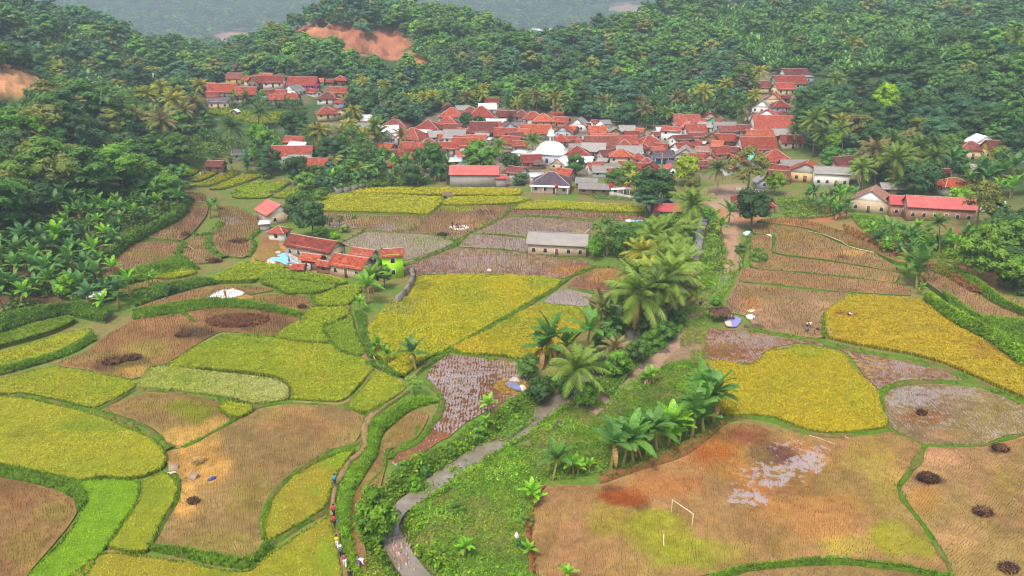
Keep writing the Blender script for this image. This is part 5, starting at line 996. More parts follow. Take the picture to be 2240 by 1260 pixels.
for poly, n, md, w, seed, look in [
    ([(150, 430), (300, 420), (390, 425), (390, 470), (300, 505), (240, 560), (210, 590), (120, 560), (110, 480)], 44, 22, 44, 1, 'banana plant'),
    ([(0, 560), (120, 545), (220, 585), (290, 650), (270, 700), (200, 690), (120, 655), (0, 690)], 34, 30, 58, 2, 'banana plant'),
    ([(1750, 445), (1870, 440), (1880, 465), (1840, 485), (1780, 480)], 18, 16, 36, 3, 'banana plant'), ([(1890, 515), (2010, 522), (2060, 550), (2010, 580), (1930, 560)], 18, 20, 40, 4, 'banana plant'),
    ([(2070, 380), (2240, 385), (2245, 440), (2150, 445), (2085, 420)], 16, 26, 54, 5, 'banana plant'), ([(2065, 540), (2160, 535), (2190, 565), (2110, 580)], 9, 24, 42, 6, 'banana plant'), ([(800, 385), (985, 372), (985, 408), (860, 408), (800, 412)], 20, 14, 36, 7, 'banana plant'), ([(705, 395), (790, 385), (780, 408), (715, 412)], 9, 13, 28, 8, 'banana plant'),
    ([(580, 230), (660, 228), (660, 244), (580, 244)], 16, 8, 18, 9, 'banana plant'), ([(500, 225), (580, 225), (580, 243), (500, 243)], 7, 12, 26, 10, 'banana plant'), ([(560, 140), (640, 150), (640, 165), (430, 175), (440, 160)], 16, 11, 20, 11, 'banana plant'),
    ([(1620, 225), (1650, 215), (1655, 250), (1610, 255), (1560, 250), (1570, 235)], 14, 11, 26, 12, 'banana plant'), ([(1110, 212), (1250, 205), (1240, 240), (1100, 240)], 16, 14, 30, 13, 'banana plant'), ([(1380, 240), (1450, 240), (1440, 290), (1400, 285)], 8, 15, 32, 14, 'banana plant'), ([(560, 340), (610, 340), (600, 375), (540, 385), (510, 380)], 10, 14, 34, 15, 'banana plant'), ([(440, 300), (480, 290), (490, 320), (450, 325)], 4, 16, 28, 16, 'banana plant')]:
    for (u, v) in scatter_px(poly, n, md, seed):
        r = np.random.default_rng(int(u * 7 + v)); c = (BG, BL, BD_, BG)[int(r.integers(0, 4))]; banana(u, v, w * r.uniform(.8, 1.2), c, None, look='bright green banana plant' if c == BL else ('dark banana plant' if c == BD_ else 'green banana plant'))

# named broad-leaved trees: crown centre pixel, crown width px
def tree_px(kd, u, v, w, col, label=None, hs=None, look=None, rng=PR, name='broadleaf_tree', cat='tree'):
    p = at1(u, v + w * .32, 0, G); _, _, d = proj(p); wid = w * d / FPX; s = wid / WID[kd]; hc = KIND[kd]['cz'] * s * (hs or 1)
    p = at1(u, v, hc, G); p[2] = G(p[0], p[1]) - .1
    if p[1] > 700: print('far tree', label, u, v, p); return None
    return tree(kd, p, wid, col, look, name, rng, hs, label, cat)
for kd, u, v, w, c, lb in [
    ('round', 1648, 452, 82, (.030, .058, .024), 'very dark round tree in front of the hipped red house'), ('round', 680, 470, 80, DK, 'dark bushy tree behind the tiled farm compound'), ('round', 645, 446, 60, DK, 'dark tree touching the gabled farmhouse roof'), ('round', 700, 505, 34, MD, 'low leafy tree at the end of the long tiled roof'),
    ('round', 940, 345, 68, MD, 'dome shaped mid green tree below the village roofs'), ('round', 1050, 345, 78, LT, 'bright round tree beside the thin palm left of the dome'), ('round', 1118, 352, 46, DK, 'dark round tree right of the bright one'), ('round', 1018, 262, 34, DK, 'dark round tree among the back roofs'), ('round', 1048, 265, 30, DK, 'smaller dark tree beside the white metal roof'),
    ('round', 1260, 358, 50, MD, 'leafy tree in the lane by the white roofs'), ('round', 1430, 405, 100, DK, 'broad dark tree above the small red roofed shed'), ('round', 1500, 368, 62, YG, 'yellow green tree at the village edge'), ('round', 1345, 390, 50, MD, 'leafy tree left of the yellow palm'), ('round', 1375, 372, 50, (.12, .17, .02), 'olive tree behind the yellow palm'), ('spread', 1415, 435, 60, BLU, 'flat bluish tree beside the boundary wall'), ('round', 1515, 400, 40, OLG, 'dull olive tree by the blue painted house'),
    ('loose', 1640, 362, 84, OLG, 'airy brownish tree in front of the garage'), ('round', 1698, 397, 50, (.085, .15, .018), 'light green tree beside the garage'), ('loose', 1330, 505, 72, (.075, .13, .03), 'airy tree beside the grey roofed field house'), ('loose', 1300, 540, 40, BR, 'bright small tree at the corner of the field house'), ('loose', 1365, 530, 54, MD, 'leafy tree among the palms behind the field house'),
    ('feather', 820, 1130, 95, (.065, .14, .014), 'willowy bright green bush tree over the river'), ('round', 1155, 800, 56, MD, 'small round tree on the bank by the straw heap'), ('round', 1180, 850, 66, DK, 'dark leafy bush on the river bank'), ('round', 1355, 790, 70, (.06, .14, .018), 'bright leafy bush beside the dirt path'), ('round', 1395, 765, 56, MD, 'mid green bush below the tallest palm'), ('round', 1285, 860, 64, (.06, .13, .018), 'leafy bush right of the leaning palm'), ('round', 1478, 560, 50, DK, 'dark bush over the upstream water'), ('round', 1490, 600, 44, MD, 'green bush on the upstream river bank'), ('round', 1440, 660, 60, DK, 'dark bush beneath the thick of the river palms'), ('round', 1405, 705, 60, DK, 'dark bush beneath the tallest palm'), ('round', 1330, 740, 64, MD, 'green bush beside the withered banana'), ('round', 1300, 790, 60, DK, 'dark bush at the river narrows'), ('round', 1480, 690, 46, MD, 'green bush where the dirt path meets the palms'), ('spread', 1132, 78, 64, MD, 'tall flat-topped tree standing above the valley mouth'), ('spread', 1160, 100, 50, DK, 'second tall flat-topped tree above the valley mouth'), ('spread', 1235, 72, 54, MD, 'flat-topped tree on the ridge right of the valley mouth'), ('spread', 985, 55, 60, MD, 'layered flat-topped tree right of the landslips'), ('spread', 930, 60, 54, LT, 'pale flat-topped tree at the landslip rim'), ('bush', 1430, 745, 60, (.06, .13, .018), 'low bush at the foot of the river palms'), ('round', 1460, 720, 50, MD, 'bush at the foot of the right hand river palm'), ('round', 1240, 840, 60, DK, 'dark bush behind the leaning palm'),
    ('feather', 2150, 555, 95, (.075, .155, .022), 'feathery tree at the right edge above the mown slope'), ('round', 2220, 515, 95, (.075, .15, .022), 'big leafy tree at the right picture edge'), ('round', 2235, 590, 90, (.08, .17, .02), 'lower leafy tree at the right picture edge'), ('loose', 2150, 435, 80, OLG, 'olive spreading tree behind the long red roof'), ('round', 2100, 430, 60, (.11, .2, .02), 'light green bush tree behind the long red roof'),
    ('round', 2190, 340, 46, (.13, .17, .018), 'olive round tree in front of the cream hipped house'), ('round', 2085, 330, 30, (.08, .19, .02), 'small bright tree left of the cream hipped house'), ('round', 1940, 210, 66, (.15, .25, .008), 'glowing lime green tree on the right slope'), ('round', 1890, 250, 36, LT, 'light tree below the lime green tree'), ('round', 1818, 340, 54, (.06, .15, .025), 'round green tree under the right hand palms'), ('round', 1810, 310, 54, (.10, .18, .02), 'yellowish round tree under the right hand palms'), ('round', 2010, 385, 80, DK, 'dark tree among the right hand gardens'),
    ('loose', 840, 600, 42, DK, 'dark small tree in front of the lime green house'), ('loose', 720, 480, 20, MD, 'young tree in the wet field'), ('loose', 742, 478, 24, OLG, 'airy young tree in the wet field'), ('bush', 775, 475, 14, (.05, .13, .02), 'slim dark sapling in the wet field'), ('bush', 730, 515, 24, BR, 'bright leafy shrub at the back of the compound'), ('bush', 755, 500, 26, (.16, .2, .08), 'pale shrub on the wet field dyke'), ('round', 668, 540, 18, MD, 'small tree against the compound wall'), ('round', 370, 632, 26, (.035, .09, .04), 'dark spiky bush near the lone banana'), ('round', 148, 625, 52, BR, 'bright lime bush among the left bananas'),
    ('loose', 905, 840, 46, (.11, .2, .04), 'pale airy shrub at the dyke junction'), ('round', 585, 303, 52, (.10, .18, .02), 'olive tree beside the white metal barn'), ('round', 565, 295, 52, BR, 'bright green tree beside the white metal barn'), ('round', 640, 270, 62, DK, 'dark leafy tree behind the bright green paddy'), ('round', 655, 255, 40, DK, 'dark tree beside the cream house'), ('round', 730, 320, 62, DK, 'dark big tree above the walled lane'), ('loose', 795, 330, 70, (.06, .12, .03), 'tall leafy tree left of the village'), ('loose', 770, 305, 54, MD, 'leafy tree left of the grey roof'), ('round', 700, 335, 44, DK, 'dark tree beside the red compound roof'),
    ('round', 590, 350, 56, DK, 'dark tree at the left of the long red roof'), ('round', 650, 370, 60, DK, 'dark tree in front of the long red roof'), ('round', 690, 378, 44, MD, 'leafy tree above the stone wall'), ('round', 465, 335, 30, MD, 'round tree beside the red shed'), ('round', 575, 370, 36, DK, 'dark tree at the end of the terraces'), ('round', 835, 340, 44, MD, 'green tree left of the orange roof'), ('round', 900, 380, 50, DK, 'dark bush over the lane wall'), ('round', 960, 372, 40, DK, 'dark bush beside the hall'), ('bush', 1138, 392, 40, DK, 'bushes in front of the white gabled house'), ('bush', 1620, 545, 30, MD, 'bush on the track verge'), ('round', 1548, 470, 34, (.06, .15, .03), 'leafy tree on the river left of the track')]:
    tree_px(kd, u, v, w, c, lb)
for (u, v) in [(1000, 1110), (1010, 975), (985, 990), (930, 1030), (880, 1020), (1120, 880), (1140, 1190), (1150, 1140), (905, 1060), (1130, 920), (1045, 945), (700, 430), (1570, 660), (1500, 640), (1470, 655), (1660, 560)]:
    r = np.random.default_rng(u); tree_px('bush', u, v, r.uniform(30, 52), (MD, LT, BR)[u % 3], None, look=('leafy', 'light green', 'bright green')[u % 3], name='shrub', cat='shrub')

# ------------------------------------------------------------------ the woods
def pick(u, v, r, x=0, y=0):
    k, c = pick0(u, v, r); f = float(fbm(np.array(x), np.array(y), 55, 4)) + r.normal(0, .06)
    if f > .60 and c in (DK, BLU): c = LT if r.random() < .5 else MD
    if f < .42 and c in (LT, MD, BR): c = DK if r.random() < .5 else BLU
    return k, c
def pick0(u, v, r):
    """kind and colour of a wood tree by where it grows"""
    if u < 430 and v > 190:
        k = r.choice(['round', 'tall', 'spread', 'feather', 'loose'], p=[.32, .22, .16, .2, .1]); c = [DK, DK, MD, OLG, BR, LT][int(r.choice(6, p=[.3, .15, .25, .12, .08, .1]))]
    elif u > 1750 and v > 120:
        k = r.choice(['round', 'spread', 'tall', 'feather'], p=[.55, .2, .15, .1]); c = [DK, MD, (.045, .10, .03), LT, OLG][int(r.choice(5, p=[.25, .35, .25, .1, .05]))]
    else:
        k = r.choice(['round', 'spread', 'tall', 'loose'], p=[.5, .22, .2, .08]); c = [DK, MD, BLU, LT, OLG, PUR][int(r.choice(6, p=[.26, .29, .26, .11, .07, .01]))]
    return k, c
WOODS = [  # picture outlines of where canopy stands, tree width (m)
    ([(-80, 215), (60, 235), (170, 225), (330, 265), (400, 300), (395, 345), (402, 395), (380, 420), (250, 420), (140, 420), (60, 450), (30, 540), (-80, 640)], 9.5, 11),
    ([(80, 150), (200, 190), (300, 225), (420, 240), (450, 265), (430, 300), (330, 260), (180, 225), (110, 215)], 7.0, 12),
    ([(-100, 10), (60, 20), (200, 40), (280, 40), (340, 70), (420, 140), (480, 160), (500, 190), (430, 190), (440, 225), (400, 235), (250, 205), (100, 150), (-100, 120)], 8.0, 13),
    ([(440, 150), (560, 90), (640, 70), (740, 100), (860, 120), (930, 150), (1000, 100), (1130, 110), (1140, 200), (1100, 225), (980, 232), (880, 228), (780, 220), (760, 190), (770, 160), (660, 160), (560, 150), (470, 175)], 7.5, 14),
    ([(620, 30), (700, 15), (900, 0), (1000, 8), (1070, 45), (1130, 95), (1080, 130), (980, 140), (930, 120), (900, 70), (860, 45), (800, 55), (740, 30), (660, 40)], 9.0, 15),
    ([(760, 240), (900, 215), (960, 232), (930, 250), (880, 290), (820, 300), (770, 300), (760, 270)], 6.5, 16),
    ([(1100, 110), (1230, 75), (1330, 40), (1450, 15), (1560, 60), (1640, 130), (1680, 170), (1650, 215), (1620, 240), (1540, 250), (1450, 255), (1400, 270), (1300, 250), (1190, 230), (1120, 215)], 8.0, 17),
    ([(1680, 40), (1900, 20), (2100, 30), (2260, 40), (2260, 120), (2080, 110), (1980, 150), (1800, 160), (1760, 130), (1690, 120)], 8.5, 18),
    ([(1770, 190), (1850, 190), (1980, 160), (2100, 120), (2280, 60), (2280, 330), (2100, 330), (2010, 330), (1950, 310), (1850, 310), (1790, 320), (1740, 310), (1760, 250), (1730, 230), (1780, 200)], 8.0, 19),
    ([(640, 410), (690, 395), (760, 340), (800, 340), (840, 380), (800, 390), (720, 400)], 5.5, 20), ([(2170, 470), (2260, 450), (2280, 640), (2200, 610), (2160, 540)], 5.0, 21), ([(1790, 330), (1990, 330), (2110, 340), (2100, 380), (2040, 400), (1930, 400), (1850, 350)], 6.0, 22)]
def keep_clear(u, v):
    """openings in the canopy the photograph shows: cut banks, landslips, houses, paddies"""
    if 640 < u < 940 and 35 < v < 170 and any(math.hypot((u - a) / p, (v - b) / q) < 1 for a, b, p, q in [(715, 68, 72, 26), (778, 100, 40, 30), (850, 100, 50, 48), (905, 140, 28, 18)]): return True
    for a, b, p, q in [(20, 190, 90, 62), (590, 190, 150, 36), (545, 248, 100, 12), (1690, 215, 55, 70), (1735, 170, 40, 20), (2150, 320, 75, 24), (2130, 385, 70, 26), (574, 130, 20, 10), (430, 300, 50, 16), (1180, 300, 400, 45), (1640, 290, 90, 50), (510, 92, 60, 22), (905, 225, 30, 10), (1076, 222, 32, 12), (875, 226, 20, 8)]:
        if math.hypot((u - a) / p, (v - b) / q) < 1: return True
    return False
cand = []
THIN = {18: .45, 17: .8, 15: .8}
for poly, wid, seed in WOODS:
    P = np.asarray(poly, float); gcr = at(P[:, 0], P[:, 1], 3.0, G)
    r = np.random.default_rng(seed); gcr = gcr[gcr[:, 1] < 720]; x0, y0 = gcr[:, :2].min(0) - 30; x1, y1 = gcr[:, :2].max(0) + 40; y1 = min(y1, 680)
    sp = wid * .66; gx, gy = np.meshgrid(np.arange(x0, x1, sp), np.arange(y0, y1, sp)); gx = (gx + r.uniform(-.42, .42, gx.shape) * sp).ravel(); gy = (gy + r.uniform(-.42, .42, gy.shape) * sp).ravel()
    z = G(gx, gy); u, v, d = proj(np.stack([gx, gy, z + wid * .45], -1)); ok = inside(P, u, v) & (d > 20) & (r.random(len(u)) < THIN.get(seed, 1))
    for x, y, zz, uu, vv, dd in zip(gx[ok], gy[ok], z[ok], u[ok], v[ok], d[ok]):
        w = wid * (.55 + 1.0 * r.random() ** 1.7); cand.append((w / dd * FPX, x, y, zz, w, uu, vv, dd))
# only what the eye can see: walk a ray towards each crown top
C_ = np.array(cand); topz = C_[:, 3] + C_[:, 4] * .9
vis = np.ones(len(C_), bool)
for f in np.linspace(.3, .97, 50):
    gx, gy, gz = C_[:, 1] * f, C_[:, 2] * f, CAM_H + (topz - CAM_H) * f
    vis &= gz > G0(gx, gy) - 1.0
C_ = C_[vis & (C_[:, 5] > -60) & (C_[:, 5] < 2300)]
C_ = C_[~np.array([keep_clear(a, b) for a, b in C_[:, 5:7]])]
order = np.argsort(-C_[:, 0]); n_ind = 215
HS = {'tall': .66, 'spread': .62, 'round': .88, 'feather': .8, 'loose': .8, 'bush': 1}
IND, REST = C_[order[:n_ind]], C_[order[n_ind:]]
WR = np.random.default_rng(77)
LOOKS = {DK: 'dark', MD: 'mid green', LT: 'light green', BR: 'bright green', OLG: 'olive', BLU: 'bluish', PUR: 'purplish', (.045, .10, .03): 'deep green'}
KW = {'round': 'round', 'tall': 'tall', 'spread': 'flat-topped', 'feather': 'feathery', 'loose': 'airy'}
for s, x, y, z, w, u, v, d in IND:
    k, c = pick(u, v, WR, x, y); tree(str(k), (x, y, z - .3), w, c, LOOKS[c] + ' ' + KW[str(k)], rng=WR, hs=HS[str(k)])
# the rest of the wood reads as one mass
FL = {}
for kd in ('round', 'spread', 'tall', 'loose', 'feather'):
    K = KIND[kd]; FL[kd] = []
    for lv, (nleaf, lf, nl) in enumerate([(420, 1.9, 1.0), (110, 3.4, .5)]):
        for s in range(3):
            r = np.random.default_rng(900 + s + lv * 10 + ord(kd[0]))
            q, L = crown_quads(r, K['rx'], K['rz'], K['cz'], max(6, int(K['nl'] * nl)), K['lobe'] * (1.1 if lv else 1), nleaf, K['leaf'] * lf, K.get('flat', 0), K.get('spread', 1), K.get('droop', 0))
            cq = core_quads(L, .8, K.get('flat', 0)); FL[kd].append((lv, np.concatenate([q, cq if not lv else cq.reshape(-1, 18, 4, 3)[:, 6:12].reshape(-1, 4, 3)])))
def wood(name, rows, label, lv):
    acc = Acc(); B = {}
    for s, x, y, z, w, u, v, d in rows:
        k, c = pick(u, v, WR, x, y); B.setdefault((str(k), int(WR.integers(0, 3))), []).append((x, y, z - .4, w, c))
    for (k, s), L in B.items():
        pos = np.array([l[:3] for l in L]); sc = np.array([l[3] for l in L]) / WID[k]; col = np.array([l[4] for l in L]) * np.array((2.0, 1.95, 1.65)) * WR.uniform(.75, 1.3, (len(L), 1)) * WR.uniform(.9, 1.1, (len(L), 3))
        scatter(acc, FL[k][lv * 3 + s][1], pos, WR.uniform(0, 6.28, len(L)), np.stack([sc, sc * HS[k] * WR.uniform(.85, 1.1, len(L))], -1), col, .35, WR)
    return tag(link(name, acc.mesh(name, [M_WOOD], False, True)), label, 'wood', None, 'stuff')
wood('forest_canopy', REST, 'dense mixed wood covering the hillsides behind the village', 0)
# far hills: smaller and hazier
def far_wood():
    r = np.random.default_rng(5); rows = []
    for (y0, y1, sp, w) in [(470, 700, 9.0, 9.0), (700, 1500, 15.0, 15.0), (1500, 2500, 21.0, 24.0), (2500, 4000, 34.0, 40.0)]:
        ys = np.arange(y0, y1, sp); 
        for y in ys:
            half = y * .74 + 30; xs = np.arange(-half, half, sp); xs = xs + r.uniform(-.45, .45, len(xs)) * sp; yy = y + r.uniform(-.45, .45, len(xs)) * sp
            z = G0(xs, yy); u, v, d = proj(np.stack([xs, yy, z + 5], -1)); ww = w * r.uniform(.6, 1.4, len(xs))
            rows.append(np.stack([ww / d * FPX, xs, yy, z, ww, u, v, d], -1))
    Rw = np.concatenate(rows); top = Rw[:, 3] + 9; ok = (Rw[:, 5] > -40) & (Rw[:, 5] < 2280) & (Rw[:, 6] < 160)
    for f in np.linspace(.35, .98, 60): ok &= CAM_H + (top - CAM_H) * f > G0(Rw[:, 1] * f, Rw[:, 2] * f) - 1
    e = np.zeros(len(Rw), bool); print('far', ok.sum(), len(REST))
    for a, b, p, q, d0, d1 in [(515, 95, 62, 32, 1400, 2600), (1200, 82, 78, 24, 1400, 2600), (1375, 24, 50, 18, 1900, 3200), (715, 68, 72, 26, 400, 600), (778, 100, 40, 30, 400, 600), (850, 100, 50, 48, 400, 600), (905, 140, 28, 18, 400, 600)]: e |= (np.hypot((Rw[:, 5] - a) / p, (Rw[:, 6] - b) / q) < 1) & (Rw[:, 2] > d0) & (Rw[:, 2] < d1)
    return Rw[ok & ~e]
wood('distant_forest', far_wood(), 'hazy wooded hills far behind the valley', 1)
# banana groves high on the slopes, too many to count
def grove(polys, label, seed, sp=2.6, col=(.095, .20, .05)):
    r = np.random.default_rng(seed); acc = Acc()
    tp = [np.concatenate([banana_leaf(r, r.uniform(1.9, 2.6), .4, R(80) - (i / 7) * R(75), i * 2.4 + r.uniform(-.4, .4), R(60), 3) + np.array([0, 0, 1.9]) for i in range(8)]) for _ in range(4)]
    for poly in polys:
        P = np.asarray(poly, float); g = at(P[:, 0], P[:, 1], 1.5, G); g = g[g[:, 1] < 720]; x0, y0 = g[:, :2].min(0) - 20; x1, y1 = g[:, :2].max(0) + 20; y1 = min(y1, 680)
        gx, gy = np.meshgrid(np.arange(x0, x1, sp), np.arange(y0, y1, sp)); gx = (gx + r.uniform(-.5, .5, gx.shape) * sp).ravel(); gy = (gy + r.uniform(-.5, .5, gy.shape) * sp).ravel()
        z = G0(gx, gy); u, v, d = proj(np.stack([gx, gy, z + 1.5], -1)); m = inside(P, u, v) & (r.random(len(gx)) < .9)
        pos = np.stack([gx, gy, z - .2], -1)[m]; c = np.asarray(col)[None] * r.uniform(.6, 1.5, (len(pos), 1)) * np.stack([r.uniform(.9, 1.2, len(pos)), np.ones(len(pos)), r.uniform(.7, 1.3, len(pos))], -1); k = r.integers(0, 4, len(pos))
        for i in range(4): scatter(acc, tp[i], pos[k == i], r.uniform(0, 6.28, (k == i).sum()), r.uniform(1.2, 1.9, (k == i).sum()), c[k == i] * np.array((1.5, 1.5, 1.5)), .3, r)
    return tag(link('banana_grove', acc.mesh('banana_grove', [M_WOOD], False, True)), label, 'banana grove', None, 'stuff')
grove([[(1430, 20), (1560, -15), (1900, -10), (1900, 60), (1840, 130), (1700, 160), (1640, 130), (1560, 70), (1480, 60)], [(1860, 60), (2080, 50), (2150, 110), (2000, 160), (1820, 160)]], 'banana grove spread over the upper right hillside', 41)
grove([[(20, 40), (60, 50), (200, 95), (330, 155), (340, 180), (240, 175), (120, 120), (30, 80)], [(60, 120), (200, 150), (330, 180), (420, 225), (330, 240), (200, 200)]], 'banana grove down the left hill spur', 42, col=(.12, .20, .07))
grove([[(620, 35), (700, 20), (820, 10), (900, 20), (860, 45), (780, 55), (700, 40)], [(960, 40), (1060, 70), (1100, 120), (980, 160), (900, 120), (930, 70)]], 'banana grove above the landslips', 43)
grove([[(1130, 200), (1400, 200), (1560, 225), (1560, 252), (1400, 262), (1250, 245), (1120, 235)], [(760, 215), (1060, 205), (1060, 225), (780, 235)]], 'bananas and low plants at the foot of the wood', 44)
# ================================================================== houses
HR = np.random.default_rng(55)
def mat_tile(name, ramp_stops, row=3.2, col=4.5, rough=.85, bmp=.05, corr=False):
    """roof covering: courses along the slope (uv-like object coordinates), colour per tile"""
    m, t, p = new_mat(name); o = obj_pos(t); oi = N(t, 'ShaderNodeObjectInfo')
    n = tex_noise(t, .55, 5, .7, o); n2 = tex_noise(t, 5.5, 3, .6, o)
    off = N(t, 'ShaderNodeMath', operation='MULTIPLY_ADD'); t.links.new(oi.outputs['Random'], off.inputs[0]); off.inputs[1].default_value = .28; off.inputs[2].default_value = -.14
    f = N(t, 'ShaderNodeMath', operation='ADD'); t.links.new(mixc(t, .45, n.outputs['Fac'], n2.outputs['Fac']), f.inputs[0]); t.links.new(off.outputs[0], f.inputs[1])
    c = ramp(t, f.outputs[0], ramp_stops).outputs[0]
    w = N(t, 'ShaderNodeTexWave', wave_type='BANDS', bands_direction='X'); w.inputs['Scale'].default_value = col; w.inputs['Distortion'].default_value = .6 if not corr else 0; t.links.new(o, w.inputs['Vector'])
    c = mixc(t, 1.0, c, grey(t, w.outputs['Fac'], .78, 1.12, 0, 1), 'MULTIPLY')
    if not corr:
        v = N(t, 'ShaderNodeTexVoronoi'); v.inputs['Scale'].default_value = 2.6; t.links.new(o, v.inputs['Vector'])
        sep = N(t, 'ShaderNodeSeparateColor'); t.links.new(v.outputs['Color'], sep.inputs[0]); c = mixc(t, 1.0, c, grey(t, sep.outputs[0], .62, 1.4, 0, 1), 'MULTIPLY')
    c = mixc(t, 1.0, c, oi.outputs['Color'], 'MULTIPLY')
    t.links.new(c, p.inputs['Base Color']); p.inputs['Roughness'].default_value = rough; bump(t, p, w.outputs['Fac'], bmp, .8); return m
ROOF = {
 'R': mat_tile('red_clay_tiles', [(.25, (.13, .034, .026)), (.5, (.32, .056, .036)), (.75, (.42, .12, .075))]),
 'O': mat_tile('orange_clay_tiles', [(.25, (.22, .050, .028)), (.5, (.43, .085, .040)), (.75, (.52, .16, .075))]),
 'D': mat_tile('dark_weathered_tiles', [(.25, (.09, .032, .026)), (.5, (.19, .050, .040)), (.75, (.30, .10, .075))]),
 'B': mat_tile('lichened_brown_tiles', [(.25, (.26, .12, .09)), (.5, (.38, .18, .13)), (.75, (.44, .26, .19))]),
 'G': mat_tile('grey_fibre_cement_sheets', [(.25, (.20, .185, .175)), (.5, (.33, .31, .295)), (.75, (.42, .40, .375))], corr=True, col=3.2),
 'W': mat_tile('white_metal_sheets', [(.25, (.70, .69, .68)), (.5, (.82, .82, .82)), (.75, (.85, .85, .85))], corr=True, col=2.2, rough=.55, bmp=.02),
 'K': mat_tile('slate_purple_tiles', [(.25, (.085, .065, .085)), (.5, (.14, .105, .13)), (.75, (.20, .15, .17))]),
 'P': mat_tile('pinkish_red_metal_sheets', [(.25, (.40, .075, .075)), (.5, (.52, .10, .095)), (.75, (.58, .19, .17))], corr=True, col=2.6, rough=.6),
 'T': mat_tile('palm_thatch', [(.25, (.10, .085, .07)), (.5, (.18, .155, .13)), (.75, (.25, .22, .18))])}
WALL = {k: mat_simple(n, c, .9, v, .8, .02) for k, (n, c, v) in {
 'w': ('white_wall', (.72, .71, .68), .12), 'c': ('cream_wall', (.70, .58, .34), .12), 'g': ('grey_render_wall', (.32, .30, .28), .3), 'b': ('brick_wall', (.36, .20, .13), .3), 'p': ('pink_wall', (.74, .55, .52), .08), 'm': ('mint_wall', (.20, .62, .45), .1), 'l': ('lime_wall', (.34, .70, .03), .06),
 'o': ('wooden_wall', (.20, .13, .085), .35), 'y': ('yellow_wall', (.66, .46, .12), .12), 'u': ('blue_wall', (.06, .24, .44), .15), 't': ('tan_block_wall', (.46, .36, .24), .25), 'n': ('bamboo_wall', (.52, .38, .17), .3), 'e': ('emerald_wall', (.03, .52, .27), .08), 'k': ('magenta_wall', (.60, .09, .22), .1), 'x': ('bluish_grey_wall', (.38, .40, .46), .2)}.items()}
M_TRIM = mat_simple('pale_trim', (.66, .62, .57), .8, .12); M_RIDGE = mat_simple('ridge_mortar', (.48, .32, .27), .85, .25, 2); M_GLASS = mat_simple('dark_window', (.035, .035, .045), .25, .3); M_DOOR = mat_simple('brown_door', (.16, .07, .04), .7, .2); M_WOODTRIM = mat_simple('dark_wood', (.12, .075, .05), .85, .3); M_CONC = mat_simple('concrete', (.36, .34, .32), .9, .25, .7); M_GREYDARK = mat_simple('soot_grey', (.10, .10, .11), .9, .3)

def roof_gable(L, D, hw, rh, oh=.55, og=.4, th=.12):
    A = Acc(); x = L / 2 + og; y = D / 2 + oh; s = rh / (D / 2); ze = hw - oh * s; zr = hw + rh
    for k, dz in ((1, 0), (0, -th)):
        pass
    nx = max(2, int(L * 1.5)); xs = np.linspace(-x, x, nx); sag = .06 * np.sin(np.linspace(0, math.pi, nx))
    for sg in (1, -1):
        top = np.stack([xs, np.zeros(nx), zr - sag], -1); mid = np.stack([xs, np.full(nx, sg * y * .5), (zr + ze) / 2 - sag * 1.3], -1); bot = np.stack([xs, np.full(nx, sg * y), ze - sag * .5], -1)
        for a, b in ((top, mid), (mid, bot)):
            q = np.stack([a[:-1], a[1:], b[1:], b[:-1]], 1); A.quads(q if sg < 0 else q[:, ::-1])
        lo = bot - np.array([0, 0, th]); A.quads(np.stack([bot[:-1], bot[1:], lo[1:], lo[:-1]], 1)); 
        tl = top - np.array([0, 0, th]); A.quads(np.stack([tl[:-1], tl[1:], lo[1:], lo[:-1]], 1))
        for e in (0, -1): A.quads([[top[e], bot[e], lo[e], tl[e]]])
    return A
def roof_hip(L, D, hw, rh, oh=.55, th=.12):
    A = Acc(); x = L / 2 + oh; y = D / 2 + oh; s = rh / (D / 2); ze = hw - oh * s; zr = hw + rh; r = max(.05, (L - D) / 2)
    c = [(-x, -y, ze), (x, -y, ze), (x, y, ze), (-x, y, ze)]; a, b = (-r, 0, zr), (r, 0, zr); lo = [(p[0], p[1], p[2] - th) for p in c]
    A.quads([[c[0], c[1], b, a], [c[2], c[3], a, b]]); A.add([c[1], c[2], b, c[3], c[0], a], None, [(0, 1, 2), (3, 4, 5)])
    for i in range(4): A.quads([[c[i], lo[i], lo[(i + 1) % 4], c[(i + 1) % 4]]])
    A.quads([lo[::-1]]); return A, c, a, b
